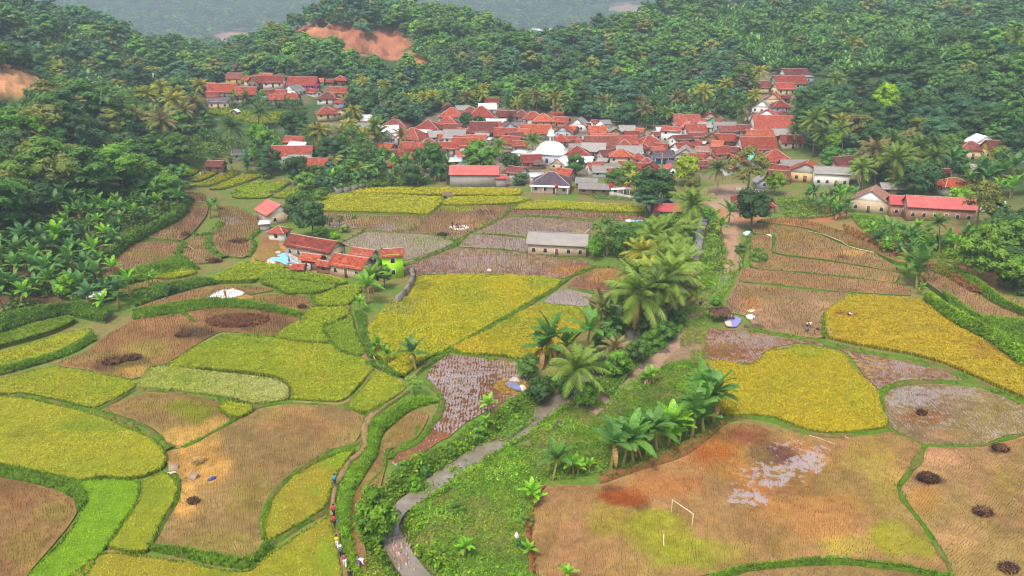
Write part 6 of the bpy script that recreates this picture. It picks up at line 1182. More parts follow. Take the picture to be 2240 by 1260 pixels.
def house(loc, L, D, ang, hw=2.8, pitch=.58, kind='gable', rc='R', wc='g', label=None, windows=True, group=None, gable=None, tint=1.0, name='house', cat='house', look=None, porch=None, two=False, door_side=None, wl=None, base=.8):
    """L along the ridge, D across; ang turns the ridge from left-right"""
    r = root(name, loc, label, cat, group, ang); rh = D / 2 * pitch
    W = Acc(); x, y = L / 2, D / 2; W.box(-x, x, -y, y, -base, hw)
    w = W.obj('wall', WALL[wc], r)
    if kind == 'gable':
        for sx in (-1, 1):
            g = Acc(); X0, X1 = (x - .12) * sx, x * sx; P = [(X0, -y, hw - .02), (X0, y, hw - .02), (X0, 0, hw + rh - .1), (X1, -y, hw - .02), (X1, y, hw - .02), (X1, 0, hw + rh - .1)]
            g.add(P, [(0, 1, 4, 3), (1, 2, 5, 4), (2, 0, 3, 5)], [(0, 2, 1), (3, 4, 5)])
            g.obj('gable_end', WALL[gable or wc], r)
        A = roof_gable(L, D, hw, rh); ro = A.obj('roof', ROOF[rc], r)
        if rc not in 'TW':
            C = Acc(); C.tube([(-x - .42, 0, hw + rh + .03), (0, 0, hw + rh - .04), (x + .42, 0, hw + rh + .03)], .13, 6); C.obj('ridge_cap', M_RIDGE if rc in 'ROBDP' else ROOF[rc], ro)
    elif kind == 'hip':
        A, c, a, b = roof_hip(L, D, hw, rh); ro = A.obj('roof', ROOF[rc], r)
        if rc != 'T':
            C = Acc(); up = np.array([0, 0, .04])
            C.tube([np.array(a) + up, np.array(b) + up + (0.01, 0, 0)], .13, 6)
            for i, e in ((0, a), (3, a), (1, b), (2, b)): C.tube([np.array(c[i]) + up, np.array(e) + up], .12, 6)
            C.obj('ridge_cap', M_RIDGE if rc in 'ROBDKP' else ROOF[rc], ro)
    else:                                                         # lean-to / flat sheet sloping to the front
        A = Acc(); X, Y = x + .4, y + .5; z0, z1 = hw + .1, hw + .1 + D * .2
        A.add([(-X, -Y, z0), (X, -Y, z0), (X, Y, z1), (-X, Y, z1), (-X, -Y, z0 - .1), (X, -Y, z0 - .1), (X, Y, z1 - .1), (-X, Y, z1 - .1)], [(0, 1, 2, 3), (7, 6, 5, 4), (0, 4, 5, 1), (1, 5, 6, 2), (2, 6, 7, 3), (3, 7, 4, 0)]); ro = A.obj('roof', ROOF[rc], r)
        G2 = Acc(); z2 = hw + D * .2 * .9
        G2.box(-x, x, y - .12, y, hw - .02, z2); G2.obj('gable_end', WALL[wc], r)
    ro.color = (tint, tint, tint, 1)
    if windows:                                                   # on the walls that face the valley
        th = (-ang) ; cam_dir = np.array([-loc[0], -loc[1]]); cam_dir = cam_dir / np.linalg.norm(cam_dir); lc = np.array([cam_dir[0] * math.cos(ang) + cam_dir[1] * math.sin(ang), -cam_dir[0] * math.sin(ang) + cam_dir[1] * math.cos(ang)])
        faces = []
        if abs(lc[1]) > .25: faces.append(('y', np.sign(lc[1]), L))
        if abs(lc[0]) > .25: faces.append(('x', np.sign(lc[0]), D))
        for fi, (ax, sg, ln) in enumerate(faces):
            n = max(1, int(ln / 2.7)); 
            for k in range(n):
                c = -ln / 2 + ln * (k + .5) / n; isdoor = (fi == 0 and k == n // 2 and n > 1); ww, z0, z1 = (.45, 0.02, 2.0) if isdoor else (.42, .95, 1.95)
                for zoff in ((0, 2.7) if two and not isdoor else (0,)):
                    F, Pn = Acc(), Acc(); a0, a1 = z0 + zoff, min(z1 + zoff, hw - .15)
                    def bx(A, u0, u1, v0, v1, o0, o1):
                        if ax == 'y': A.box(u0, u1, *sorted((sg * (y + o0), sg * (y + o1))), v0, v1)
                        else: A.box(*sorted((sg * (x + o0), sg * (x + o1))), u0, u1, v0, v1)
                    bx(F, c - ww - .1, c - ww, a0, a1 + .1, .003, .08); bx(F, c + ww, c + ww + .1, a0, a1 + .1, .003, .08); bx(F, c - ww, c + ww, a1, a1 + .1, .003, .08); bx(Pn, c - ww, c + ww, a0, a1, .004, .04)
                    if isdoor: d = Pn.obj('door', M_DOOR, r); F.obj('frame', M_TRIM if wc not in 'no' else M_WOODTRIM, d)
                    else: d = F.obj('window', M_TRIM if wc not in 'no' else M_WOODTRIM, r); Pn.obj('pane', M_GLASS, d)
    if porch:                                                     # (side 'y'/'x' sign, depth, roof, posts)
        ax, sg, dep, prc = porch; A, Q = Acc(), Acc()
        if ax == 'y':
            q = [(-x - .3, sg * (y + .02), hw - .1), (x + .3, sg * (y + .02), hw - .1), (x + .3, sg * (y + dep), hw - .75), (-x - .3, sg * (y + dep), hw - .75)]
            for px_ in np.linspace(-x + .2, x - .2, 4): Q.box(px_ - .09, px_ + .09, *sorted((sg * (y + dep - .35), sg * (y + dep - .17))), -base, hw - .72)
        else:
            q = [(sg * (x + .02), -y - .3, hw - .1), (sg * (x + .02), y + .3, hw - .1), (sg * (x + dep), y + .3, hw - .75), (sg * (x + dep), -y - .3, hw - .75)]
            for py_ in np.linspace(-y + .2, y - .2, 4): Q.box(*sorted((sg * (x + dep - .35), sg * (x + dep - .17))), py_ - .09, py_ + .09, -base, hw - .72)
        lo = [(a, b, c - .1) for a, b, c in q]; A.quads([q, lo[::-1]])
        for i in range(4): A.quads([[q[i], lo[i], lo[(i + 1) % 4], q[(i + 1) % 4]]])
        p = A.obj('porch_roof', ROOF[prc], r); Q.obj('porch_posts', M_TRIM, p)
    if not label: THINGS.append((r, look or 'house', cat))
    return r
RCN = {'R': 'red tiled', 'O': 'orange tiled', 'D': 'dark tiled', 'B': 'brown tiled', 'G': 'grey sheet', 'W': 'white metal', 'K': 'slate purple', 'P': 'pinkish red', 'T': 'thatched'}
WCN = {'w': 'white', 'c': 'cream', 'g': 'grey', 'b': 'brick', 'p': 'pink', 'm': 'mint', 'l': 'lime', 'o': 'wooden', 'y': 'yellow', 'u': 'blue', 't': 'tan', 'n': 'bamboo', 'e': 'emerald', 'k': 'magenta', 'x': 'blue-grey'}
def hpx(u, v, w, kind, ang, rc, wc, hw=2.8, asp=.62, label=None, pitch=.58, dpx=None, **kw):
    """a house whose roof is centred on picture point (u, v) and is w px across as seen"""
    w = w * 1.14
    p = at1(u, v, hw * .9, G); _, _, d = proj(p); m = d / FPX; a = R(ang)
    if kind == 'front': # gable towards the eye: w is the gable width
        Dm = w * m * .88; L = (dpx * m if dpx else Dm * 1.15); a = a + R(90); kd = 'gable'
    else:
        kd = kind; c, s = abs(math.cos(a)), abs(math.sin(a)); L = (w * m - 1.0) / (c + asp * s); Dm = L * asp
    L, Dm = max(2.4, L), max(2.2, Dm); rh = Dm / 2 * pitch
    p = at1(u, v, hw + rh * (.35 if kind != 'front' else .4), G); g = G(p[0], p[1])
    return house((p[0], p[1], float(g)), L, Dm, a, hw, pitch, kd, rc, wc, label, look=f"{RCN[rc]}|{kd}|{WCN[wc]}", group=None, **kw)
H_, F_, X_, S_ = 'hip', 'front', 'gable', 'shed'
# ---- the crowded village and its hamlets: (u, v, px, form, turn, roof, wall)
VIL = [
 (811, 257, 45, X_, 10, 'W', 'w'), (801, 263, 26, X_, 5, 'O', 'c'), (806, 275, 46, X_, 8, 'G', 'o'), (870, 257, 34, H_, 0, 'D', 'g'), (865, 270, 62, H_, -8, 'D', 'g'), (850, 280, 45, X_, 15, 'W', 'g'), (855, 290, 42, F_, -10, 'W', 'w'), (903, 292, 74, H_, -25, 'R', 'g'), (937, 273, 58, H_, -10, 'R', 'g'), (927, 285, 38, S_, -12, 'W', 'g'), (955, 292, 42, X_, 18, 'G', 'g'), (995, 292, 45, X_, 0, 'G', 'w'),
 (979, 264, 48, H_, -5, 'R', 'g'), (991, 277, 40, X_, -5, 'D', 'g'), (981, 231, 26, H_, 0, 'R', 'g'), (1012, 235, 33, X_, 8, 'G', 'w'), (989, 246, 54, H_, -4, 'R', 'm'), (935, 222, 26, H_, 0, 'O', 't'), (903, 231, 30, X_, -6, 'G', 'w'), (875, 227, 18, X_, -30, 'R', 'w'), (853, 222, 38, X_, 0, 'D', 'b'), (826, 300, 24, X_, -20, 'R', 'g'), (791, 302, 26, X_, 12, 'G', 'g'), (841, 306, 30, X_, -5, 'G', 'g'),
 (846, 319, 44, X_, -25, 'O', 'b'), (858, 331, 26, X_, 5, 'D', 'o'), (893, 339, 42, X_, -18, 'O', 'g'), (912, 322, 70, X_, -4, 'R', 'g'), (938, 313, 56, H_, 10, 'D', 'g'), (978, 318, 48, X_, 22, 'O', 'w'), (962, 328, 36, X_, -25, 'D', 'g'), (972, 298, 32, X_, 15, 'O', 'g'), (1006, 301, 32, X_, -20, 'O', 'g'), (1018, 310, 52, X_, 5, 'O', 'w'), (1010, 335, 36, X_, 30, 'P', 'm'), (992, 349, 33, S_, 0, 'W', 'o'),
 (812, 358, 42, H_, -8, 'R', 'y'), (861, 359, 25, X_, -5, 'R', 'g'), (1053, 245, 54, H_, 0, 'R', 'w'), (1029, 239, 34, H_, 5, 'D', 'g'), (1076, 220, 30, X_, 0, 'R', 'w'), (1066, 232, 38, X_, 5, 'W', 'w'), (1109, 248, 38, X_, -5, 'D', 'o'), (1141, 248, 36, H_, -5, 'D', 'g'), (1166, 252, 42, H_, 0, 'R', 'w'), (1188, 257, 46, H_, 0, 'O', 't'), (1209, 256, 22, X_, -40, 'G', 'g'), (1217, 250, 28, X_, 0, 'R', 'g'), (1229, 261, 38, X_, -22, 'R', 'b'),
 (1084, 267, 45, X_, -6, 'W', 'g'), (1110, 272, 30, F_, 20, 'K', 'w'), (1136, 273, 38, X_, -18, 'K', 'w'), (1057, 278, 56, X_, -3, 'D', 'w'), (1077, 272, 38, X_, -4, 'R', 'g'), (1012, 285, 38, X_, -28, 'R', 'g'), (1038, 282, 34, X_, -22, 'O', 'g'), (1056, 296, 40, X_, -25, 'G', 'g'), (1067, 303, 24, S_, -25, 'W', 'g'), (1105, 288, 46, X_, -3, 'R', 'g'), (1126, 296, 42, X_, 22, 'D', 'g'), (1141, 287, 34, X_, -5, 'O', 'g'), (1172, 282, 62, X_, -2, 'O', 'g'), (1119, 306, 48, X_, -22, 'R', 'g'), (1138, 313, 34, X_, -6, 'R', 'g'),
 (1061, 316, 42, F_, 12, 'R', 'g'), (1040, 303, 50, X_, -6, 'O', 'g'), (1106, 337, 30, X_, 40, 'D', 'g'), (1160, 346, 48, X_, 14, 'R', 'b'), (1198, 345, 26, X_, -12, 'O', 'g'), (1177, 353, 28, H_, 10, 'T', 'o'), (1130, 371, 50, X_, -38, 'D', 'w'), (1175, 382, 34, S_, 10, 'W', 'w'), (1006, 363, 26, F_, 0, 'G', 'w'), (1234, 281, 38, F_, -12, 'R', 'x'), (1256, 278, 22, X_, -40, 'O', 'b'), (1267, 265, 36, F_, -15, 'G', 'w'), (1277, 273, 32, X_, -30, 'D', 'w'), (1299, 265, 24, X_, 35, 'R', 'w'), (1322, 266, 28, X_, 18, 'G', 'w'), (1316, 274, 26, F_, 5, 'W', 'w'),
 (1306, 282, 37, X_, 0, 'O', 'b'), (1371, 280, 33, X_, 0, 'G', 'x'), (1345, 283, 26, F_, 0, 'G', 'o'), (1400, 284, 24, X_, -25, 'O', 'g'), (1381, 291, 30, X_, 0, 'R', 'g'), (1306, 298, 28, X_, 0, 'P', 'g'), (1336, 297, 32, X_, 0, 'O', 'g'), (1372, 305, 42, X_, -2, 'R', 'g'), (1314, 311, 66, X_, -3, 'D', 'o'), (1354, 309, 22, X_, -5, 'R', 'w'), (1366, 313, 36, H_, -6, 'D', 'g'), (1227, 301, 42, H_, -6, 'R', 'g'), (1248, 301, 26, X_, -5, 'R', 'g'), (1270, 307, 24, X_, -35, 'R', 'b'), (1257, 317, 30, X_, 12, 'G', 'w'), (1279, 300, 22, X_, 25, 'G', 'g'), (1299, 321, 54, X_, -8, 'G', 'g'), (1280, 320, 20, X_, -25, 'R', 'b'),
 (1262, 331, 64, H_, -4, 'R', 't'), (1327, 333, 44, X_, 30, 'D', 'g'), (1376, 326, 54, X_, -4, 'G', 'g'), (1396, 341, 36, H_, -10, 'R', 'b'), (1228, 351, 36, F_, -28, 'W', 't'), (1280, 347, 44, X_, -25, 'W', 'g'), (1242, 346, 24, X_, -30, 'D', 'g'), (1302, 360, 40, X_, 15, 'R', 'w'), (1318, 368, 44, X_, -4, 'G', 'x'), (1338, 362, 38, X_, 18, 'G', 'g'), (1320, 348, 28, X_, -30, 'G', 'g'), (1236, 376, 46, X_, -35, 'O', 'b'), (1371, 358, 36, X_, -8, 'R', 'g'), (1342, 371, 28, X_, 15, 'O', 'g'), (1408, 362, 30, X_, -6, 'R', 'b'),
 (1501, 262, 52, X_, -1, 'R', 'g'), (1534, 263, 22, X_, 0, 'R', 'g'), (1553, 251, 34, F_, -12, 'R', 'g'), (1560, 260, 30, F_, -18, 'O', 'e'), (1578, 265, 32, F_, -5, 'R', 'g'), (1544, 272, 36, X_, -18, 'G', 'w'), (1584, 275, 46, X_, -1, 'G', 'm'), (1590, 281, 36, X_, -2, 'D', 'g'), (1622, 279, 30, X_, 1, 'D', 'g'), (1521, 280, 42, X_, -3, 'R', 'w'), (1506, 271, 24, F_, 5, 'P', 'w'), (1446, 282, 24, X_, 10, 'W', 'w'), (1523, 295, 32, X_, -2, 'D', 'w'), (1436, 292, 26, X_, 25, 'D', 'w'), (1420, 307, 58, H_, 14, 'R', 'g'), (1407, 320, 32, H_, 10, 'R', 'g'), (1447, 319, 34, X_, -22, 'R', 'g'), (1436, 327, 40, X_, 28, 'O', 'b'),
 (1490, 319, 44, X_, 28, 'R', 'w'), (1518, 312, 36, X_, -14, 'R', 'g'), (1535, 311, 22, S_, -25, 'W', 'g'), (1556, 321, 26, X_, -38, 'O', 'g'), (1570, 313, 30, X_, -25, 'O', 'g'), (1540, 326, 40, X_, -22, 'B', 'w'), (1573, 328, 50, X_, 22, 'R', 't'), (1500, 330, 46, F_, -12, 'G', 'g'), (1531, 357, 30, X_, -4, 'D', 'b'), (1553, 341, 30, F_, -14, 'R', 't'), (1601, 326, 40, X_, -40, 'D', 'g'), (1611, 341, 32, X_, 14, 'O', 'g'), (1560, 295, 32, F_, -22, 'O', 'o'), (1583, 300, 42, X_, -2, 'O', 'o'), (1548, 352, 26, X_, 10, 'R', 'g'), (1472, 356, 30, X_, 6, 'K', 'w'), (1467, 364, 22, F_, 15, 'P', 'w'), (1423, 360, 28, F_, -22, 'R', 'o'), (1415, 351, 36, H_, -10, 'D', 'g'), (1610, 300, 22, F_, 8, 'D', 'o'),
 (1680, 185, 44, X_, -2, 'D', 'c'), (1714, 188, 42, X_, 8, 'R', 'c'), (1725, 175, 62, X_, -2, 'R', 'm'), (1737, 160, 54, X_, 4, 'D', 'w'), (1766, 166, 24, S_, 8, 'G', 'x'), (1694, 211, 38, F_, -25, 'O', 't'), (1719, 211, 18, X_, -5, 'D', 'o'), (1669, 227, 40, F_, -20, 'G', 'w'), (1706, 227, 38, H_, 0, 'R', 'x'), (1716, 247, 30, F_, -12, 'R', 'o'), (1644, 251, 26, F_, -20, 'D', 'g'), (1689, 271, 82, X_, -2, 'R', 'w'), (1706, 288, 34, X_, 0, 'G', 'b'), (1781, 290, 26, F_, -25, 'R', 'w'), (1770, 288, 20, S_, 20, 'W', 'w'),
 (1660, 295, 54, X_, -2, 'O', 'b'), (1640, 304, 40, X_, -3, 'R', 'g'), (1655, 313, 70, X_, -3, 'O', 'w'), (1731, 303, 48, X_, -6, 'R', 't'), (1641, 329, 44, F_, -16, 'R', 'm'), (1620, 347, 30, X_, 20, 'R', 'g'), (1695, 341, 68, H_, -5, 'R', 'w'), (1737, 357, 58, X_, -5, 'G', 'g'), (1704, 366, 46, X_, -38, 'R', 'c'), (1704, 381, 46, X_, -8, 'D', 'b'), (1590, 365, 26, X_, 15, 'O', 'w'), (1668, 390, 28, F_, 0, 'G', 'x'),
 (641, 339, 80, X_, -1, 'R', 'g'), (646, 349, 70, X_, -2, 'G', 'g'), (695, 355, 52, X_, -10, 'R', 'g'), (633, 357, 22, F_, 0, 'R', 'b'), (654, 317, 50, X_, -24, 'W', 'g'), (646, 304, 46, X_, -8, 'R', 'w'), (529, 331, 40, X_, 6, 'G', 'g'), (472, 357, 36, X_, -3, 'D', 'o'), (700, 275, 34, X_, -8, 'R', 'g'),
 (714, 241, 50, H_, 20, 'R', 'c'), (737, 239, 26, F_, 35, 'R', 'c'), (663, 178, 58, X_, 2, 'R', 'k'), (699, 175, 22, X_, -4, 'O', 'm'), (745, 171, 30, H_, -5, 'R', 'o'), (722, 176, 20, X_, -6, 'R', 'o'), (643, 192, 32, F_, -20, 'G', 'w'), (688, 199, 32, X_, -30, 'R', 'w'), (741, 197, 38, X_, -3, 'R', 'y'), (718, 209, 42, H_, 0, 'D', 'w'), (744, 220, 30, X_, -30, 'R', 'x'), (762, 201, 16, X_, -20, 'G', 'w'), (515, 166, 34, X_, -4, 'D', 'y'), (550, 171, 30, X_, 8, 'R', 'w'), (563, 173, 28, F_, -25, 'R', 'o'), (583, 165, 34, X_, -14, 'O', 'w'), (600, 173, 42, X_, 3, 'R', 'w'), (621, 170, 20, X_, -35, 'O', 'o'),
 (454, 188, 34, X_, 3, 'R', 'w'), (428, 190, 26, X_, 0, 'R', 'w'), (490, 193, 56, X_, 0, 'R', 'g'), (540, 199, 42, X_, 0, 'R', 'g'), (586, 200, 28, X_, 0, 'R', 'm'), (613, 200, 28, X_, 0, 'R', 'g'), (606, 212, 36, X_, 0, 'R', 'g'), (634, 211, 36, X_, 0, 'R', 'g'), (526, 211, 26, X_, -25, 'R', 'w'), (464, 206, 30, X_, 20, 'R', 'w'), (574, 129, 40, X_, -2, 'P', 'o'),
 (2187, 320, 62, X_, -4, 'D', 'y'), (2145, 303, 42, F_, -5, 'W', 'w'), (2236, 333, 44, X_, 10, 'G', 'x'), (2064, 373, 28, X_, -5, 'R', 'g'), (2047, 394, 28, X_, 0, 'D', 'o'), (2175, 377, 34, H_, 0, 'O', 'g'), (2135, 363, 30, X_, 0, 'G', 'o'), (2145, 376, 22, F_, 0, 'R', 'b'), (2115, 377, 12, X_, 60, 'O', 'b'), (1842, 352, 56, X_, 14, 'D', 'b'), (1850, 342, 40, X_, 14, 'R', 'b')]
for (u, v, w, k, a, rc, wc) in VIL:
    hpx(u, v, w, k, a + HR.uniform(-2, 2), rc, wc, hw=2.4 + HR.uniform(-.3, .5), asp=HR.uniform(.72, .95) if k != H_ else HR.uniform(.8, .95), pitch=HR.uniform(.58, .78), tint=HR.uniform(.85, 1.15))
# ---- houses that stand out
hpx(1470, 281, 46, X_, -24, 'R', 'w', hw=5.2, two=True, label='two-storey white house with red gabled roof in the village back row')
hpx(1490, 300, 50, X_, 24, 'D', 'w', hw=5.0, two=True, label='two-storey white house with half dark, half grey roof below the back row')
hpx(1359, 334, 50, H_, -6, 'O', 't', hw=5.4, asp=.8, two=True, label='tall pale two-storey house with orange pyramid roof in mid village')
hpx(1450, 335, 46, X_, 4, 'K', 'u', label='house with slate roof and blue painted wall', porch=('y', -1, 1.6, 'K'))
hpx(1516, 340, 46, X_, -8, 'R', 'w', hw=3.6, label='red roofed house with white gable above the yellow green tree')
hpx(1679, 246, 46, F_, -22, 'P', 'w', hw=4.2, dpx=40, label='house with broad white gable and red posts on the right slope', porch=('x', 1, 1.4, 'P'))
hpx(1038, 371, 96, X_, -1, 'P', 'g', hw=4.6, asp=.42, windows=False, label='long grey walled hall with pinkish red metal roof', pitch=.6)
hpx(1096, 385, 26, X_, -1, 'P', 'g', hw=3.4, windows=False, label='small red roofed annexe at the right end of the grey hall')
hpx(1207, 389, 84, H_, -10, 'K', 'p', hw=3.3, asp=.82, label='pink house with slate hipped roof facing the rice fields', porch=('y', -1, 1.2, 'W'))
hpx(1221, 519, 122, X_, -9, 'G', 't', hw=3.4, asp=.42, label='lone long tan house with striped grey sheet roof in the flooded fields', pitch=.62)
hpx(1283, 393, 46, X_, -6, 'G', 'o', hw=2.4, label='grey roofed shed right of the pink house'); hpx(1300, 405, 66, X_, -8, 'G', 'o', hw=2.2, pitch=.4, label='long low open shed with patched grey roof')
hpx(1352, 402, 46, X_, 12, 'R', 'w', hw=2.8, label='white house with red roof behind the boundary wall', porch=('y', -1, 1.3, 'W'))
hpx(1459, 452, 54, X_, -3, 'P', 'b', hw=2.6, label='small brick shed with patchy red roof under the dark tree'); hpx(1456, 437, 36, F_, 0, 'G', 'o', hw=2.6, label='grey gabled lean-to behind the small red shed')
hpx(1648, 432, 92, H_, -14, 'R', 'b', hw=2.7, asp=.8, label='hipped red roofed house beside the earth yard')
hpx(1766, 366, 84, F_, -26, 'O', 'n', hw=3.0, dpx=50, label='orange roofed house with bamboo mat gable wall', gable='g', pitch=.5)
hpx(1819, 371, 74, X_, -14, 'G', 'w', hw=4.4, asp=.6, label='white house with mint trim and grey roof on the right', porch=('x', 1, 3.6, 'G'), pitch=.5)
hpx(2123, 318, 60, H_, -10, 'D', 'c', hw=3.4, asp=.85, label='cream house with dark hipped roof on the right slope')
hpx(2083, 397, 70, H_, 12, 'O', 'g', hw=2.4, label='low orange roofed house in the right hand gardens')
hpx(1909, 424, 74, F_, -32, 'B', 't', hw=3.4, dpx=70, gable='w', pitch=.6, label='pale brick house with white gable and mottled brown roof')
hpx(1973, 436, 56, X_, -14, 'P', 'b', hw=3.8, asp=.85, pitch=.6, label='left part of the long red metal roofed brick house'); hpx(2055, 441, 128, X_, -14, 'P', 'b', hw=3.9, asp=.40, pitch=.62, gable='t', label='long brick house under a red metal roof on the right')
hpx(1950, 405, 48, X_, -4, 'G', 'o', hw=2.4, label='grey roofed wooden shed behind the brick house')
hpx(600, 452, 84, X_, -52, 'P', 't', hw=3.3, asp=.82, gable='w', pitch=.55, label='gabled farmhouse with red metal roof and white gable', dpx=None)
hpx(610, 500, 42, H_, -12, 'R', 'w', hw=2.6, asp=.9, label='little white hut with red pyramid roof beside the farmhouse')
hpx(579, 486, 24, S_, 8, 'W', 'g', hw=2.0, windows=False, label='tiny white roofed lean-to against the hut')
hpx(688, 529, 124, X_, -28, 'R', 't', hw=3.2, asp=.40, pitch=.62, label='longest tiled barn of the farm compound')
hpx(770, 568, 92, X_, -25, 'O', 't', hw=3.0, asp=.58, pitch=.6, gable='x', label='front house of the farm compound with orange tiles'); hpx(684, 560, 52, X_, -22, 'O', 'o', hw=2.6, asp=.6, label='small orange tiled wing at the left of the compound'); hpx(713, 574, 44, X_, -22, 'R', 'o', hw=2.2, asp=.6, pitch=.5, label='low tiled link roof with open front in the compound')
hpx(797, 549, 60, X_, -24, 'R', 'g', hw=3.0, asp=.6, label='red tiled house at the back of the compound')
hpx(857, 549, 52, X_, 12, 'R', 'l', hw=5.6, asp=.72, two=True, label='tall lime green house with red tiled roof')
hpx(654, 580, 18, X_, -5, 'R', 'o', hw=1.8, windows=False, label='tiny red roofed coop beside the blue tarpaulin', cat='shed'); hpx(211, 640, 40, X_, 24, 'W', 'o', hw=1.8, pitch=.3, label='weathered shack roof among the left bananas', cat='shed')
hpx(514, 241, 14, F_, 0, 'W', 'o', hw=1.6, windows=False, label='tiny white shelter in the bright green paddy', cat='shed')
hpx(481, 218, 42, X_, 0, 'K', 'c', hw=3.0, label='cream house with slate roof above the bright green paddy')
hpx(1178, 66, 26, X_, 0, 'W', 'w', hw=4, windows=False, label='white quarry shed in the far valley', cat='shed'); hpx(1200, 65, 20, X_, 0, 'W', 'w', hw=3, windows=False, label='smaller white quarry shed in the far valley', cat='shed')

# ---- mosque: square hall, low dome, lantern
def mosque():
    p = at1(1206, 340, 3.5, G); _, _, d = proj(p); m = d / FPX; g = float(G(p[0], p[1])); r = root('mosque', (p[0], p[1] + 4, g), 'white mosque with a broad low dome and a small domed lantern', 'mosque', None, R(-18))
    wm = mat_simple('mosque_paint', (.80, .80, .79), .6, .04); a = 84 * m * .40
    A = Acc(); A.box(-a, a, -a, a, -1, 4.0); A.obj('wall', WALL['x'], r)
    A = Acc(); A.box(-a - .5, a + .5, -a - .5, a + .5, 4.0, 4.5); A.box(-a - .2, a + .2, -a - .2, a + .2, 4.5, 4.8); A.obj('cornice', wm, r)
    t = np.linspace(0, math.pi / 2, 12); A = Acc(); A.lathe([(a * .98 * math.cos(x), 4.8 + 3.6 * math.sin(x)) for x in t], 40); dm = A.obj('dome', wm, r, True)
    A = Acc(); A.lathe([(1.35, 7.6), (1.35, 10.3), (1.75, 10.4), (1.75, 10.75), (1.35, 10.8), (1.3, 11.3)], 12); tw = A.obj('lantern', wm, dm)
    A = Acc(); A.lathe([(1.3 * math.cos(x), 11.2 + 1.7 * math.sin(x)) for x in t] + [(.12, 12.95), (.2, 13.2), (.05, 13.8), (.01, 14.0)], 16); A.obj('lantern_dome', wm, dm, True)
    A = Acc()
    for k in range(6):
        th = k * math.pi / 3; c, s = math.cos(th), math.sin(th); e = np.array([-s, c, 0]) * .3; o = np.array([c, s, 0]) * 1.4
        A.quads([[o - e + (0, 0, 8.5), o + e + (0, 0, 8.5), o + e + (0, 0, 10), o - e + (0, 0, 10)]])
    A.obj('lantern_openings', M_DOOR, dm)
    A = Acc(); A.box(-a - 9, -a - .05, -a * .5, a * .7, -1, 3.4); A.box(-a - 9.3, -a - .05, -a * .5 - .3, a * .7 + .3, 3.42, 3.75); A.obj('side_wing', wm, r)
    for k in range(3): A = Acc(); c = -a * .6 + k * a * .6; A.box(c - .5, c + .5, -a - .06, -a - .003, 1.0, 2.6); A.obj('window', M_GLASS, r)
mosque()
# ---- walls, yard walls
def wall_px(name, px, hgt, th, mat, label, cat='wall', v0=0.0):
    W = at([p[0] for p in px], [p[1] for p in px], v0, G); A = Acc()
    o = np.array(W[0]); 
    for p, q in zip(W[:-1], W[1:]):
        e = (q - p)[:2]; l = np.linalg.norm(e); n = np.array([-e[1], e[0]]) / l * th / 2; k = max(1, int(l / 3))
        for i in range(k):
            a = p + (q - p) * i / k; b = p + (q - p) * (i + 1) / k; za, zb = G(a[0], a[1]), G(b[0], b[1]); h = hgt * (1 + .03 * math.sin(i * 3.1))
            v = [(a[0] - n[0], a[1] - n[1], za - 1), (b[0] - n[0], b[1] - n[1], zb - 1), (b[0] + n[0], b[1] + n[1], zb - 1), (a[0] + n[0], a[1] + n[1], za - 1), (a[0] - n[0], a[1] - n[1], za + h), (b[0] - n[0], b[1] - n[1], zb + h), (b[0] + n[0], b[1] + n[1], zb + h), (a[0] + n[0], a[1] + n[1], za + h)]
            A.add(np.array(v) - o, [(0, 3, 2, 1), (4, 5, 6, 7), (0, 1, 5, 4), (1, 2, 6, 5), (2, 3, 7, 6), (3, 0, 4, 7)])
    ob = A.obj(name, mat, loc=o); return tag(ob, label, cat)
M_STONE = mat_simple('rubble_stone', (.22, .19, .16), .95, .5, 1.6, .12)
wall_px('retaining_wall', [(735, 424), (800, 410), (860, 397), (930, 388), (985, 384)], 1.5, .5, M_STONE, 'dark stone retaining wall below the village lane'); wall_px('retaining_wall', [(640, 408), (690, 398), (705, 398)], 1.5, .5, M_STONE, 'short stone wall at the left end of the lane'); wall_px('yard_wall', [(707, 398), (735, 420)], 1.3, .3, M_CONC, 'concrete yard wall at the lane corner')
wall_px('boundary_wall', [(1327, 426), (1400, 441), (1410, 448), (1432, 475)], 1.3, .25, M_CONC, 'concrete boundary wall running down to the field corner'); wall_px('retaining_wall', [(868, 668), (888, 650), (905, 620), (900, 600)], 1.9, .7, M_STONE, 'rough stone retaining wall under the lime green house'); wall_px('yard_wall', [(2130, 465), (2200, 452)], 1.1, .25, M_CONC, 'low concrete wall beside the red and white gate'); wall_px('yard_wall', [(1610, 415), (1670, 420)], .8, .2, M_TRIM, 'low pale wall in front of the garage'); wall_px('yard_wall', [(628, 565), (680, 592)], 1.6, .2, M_CONC, 'low wall along the front of the long barn'); wall_px('yard_wall', [(1110, 396), (1195, 404)], 1.3, .2, M_STONE, 'dark garden wall left of the pink house')
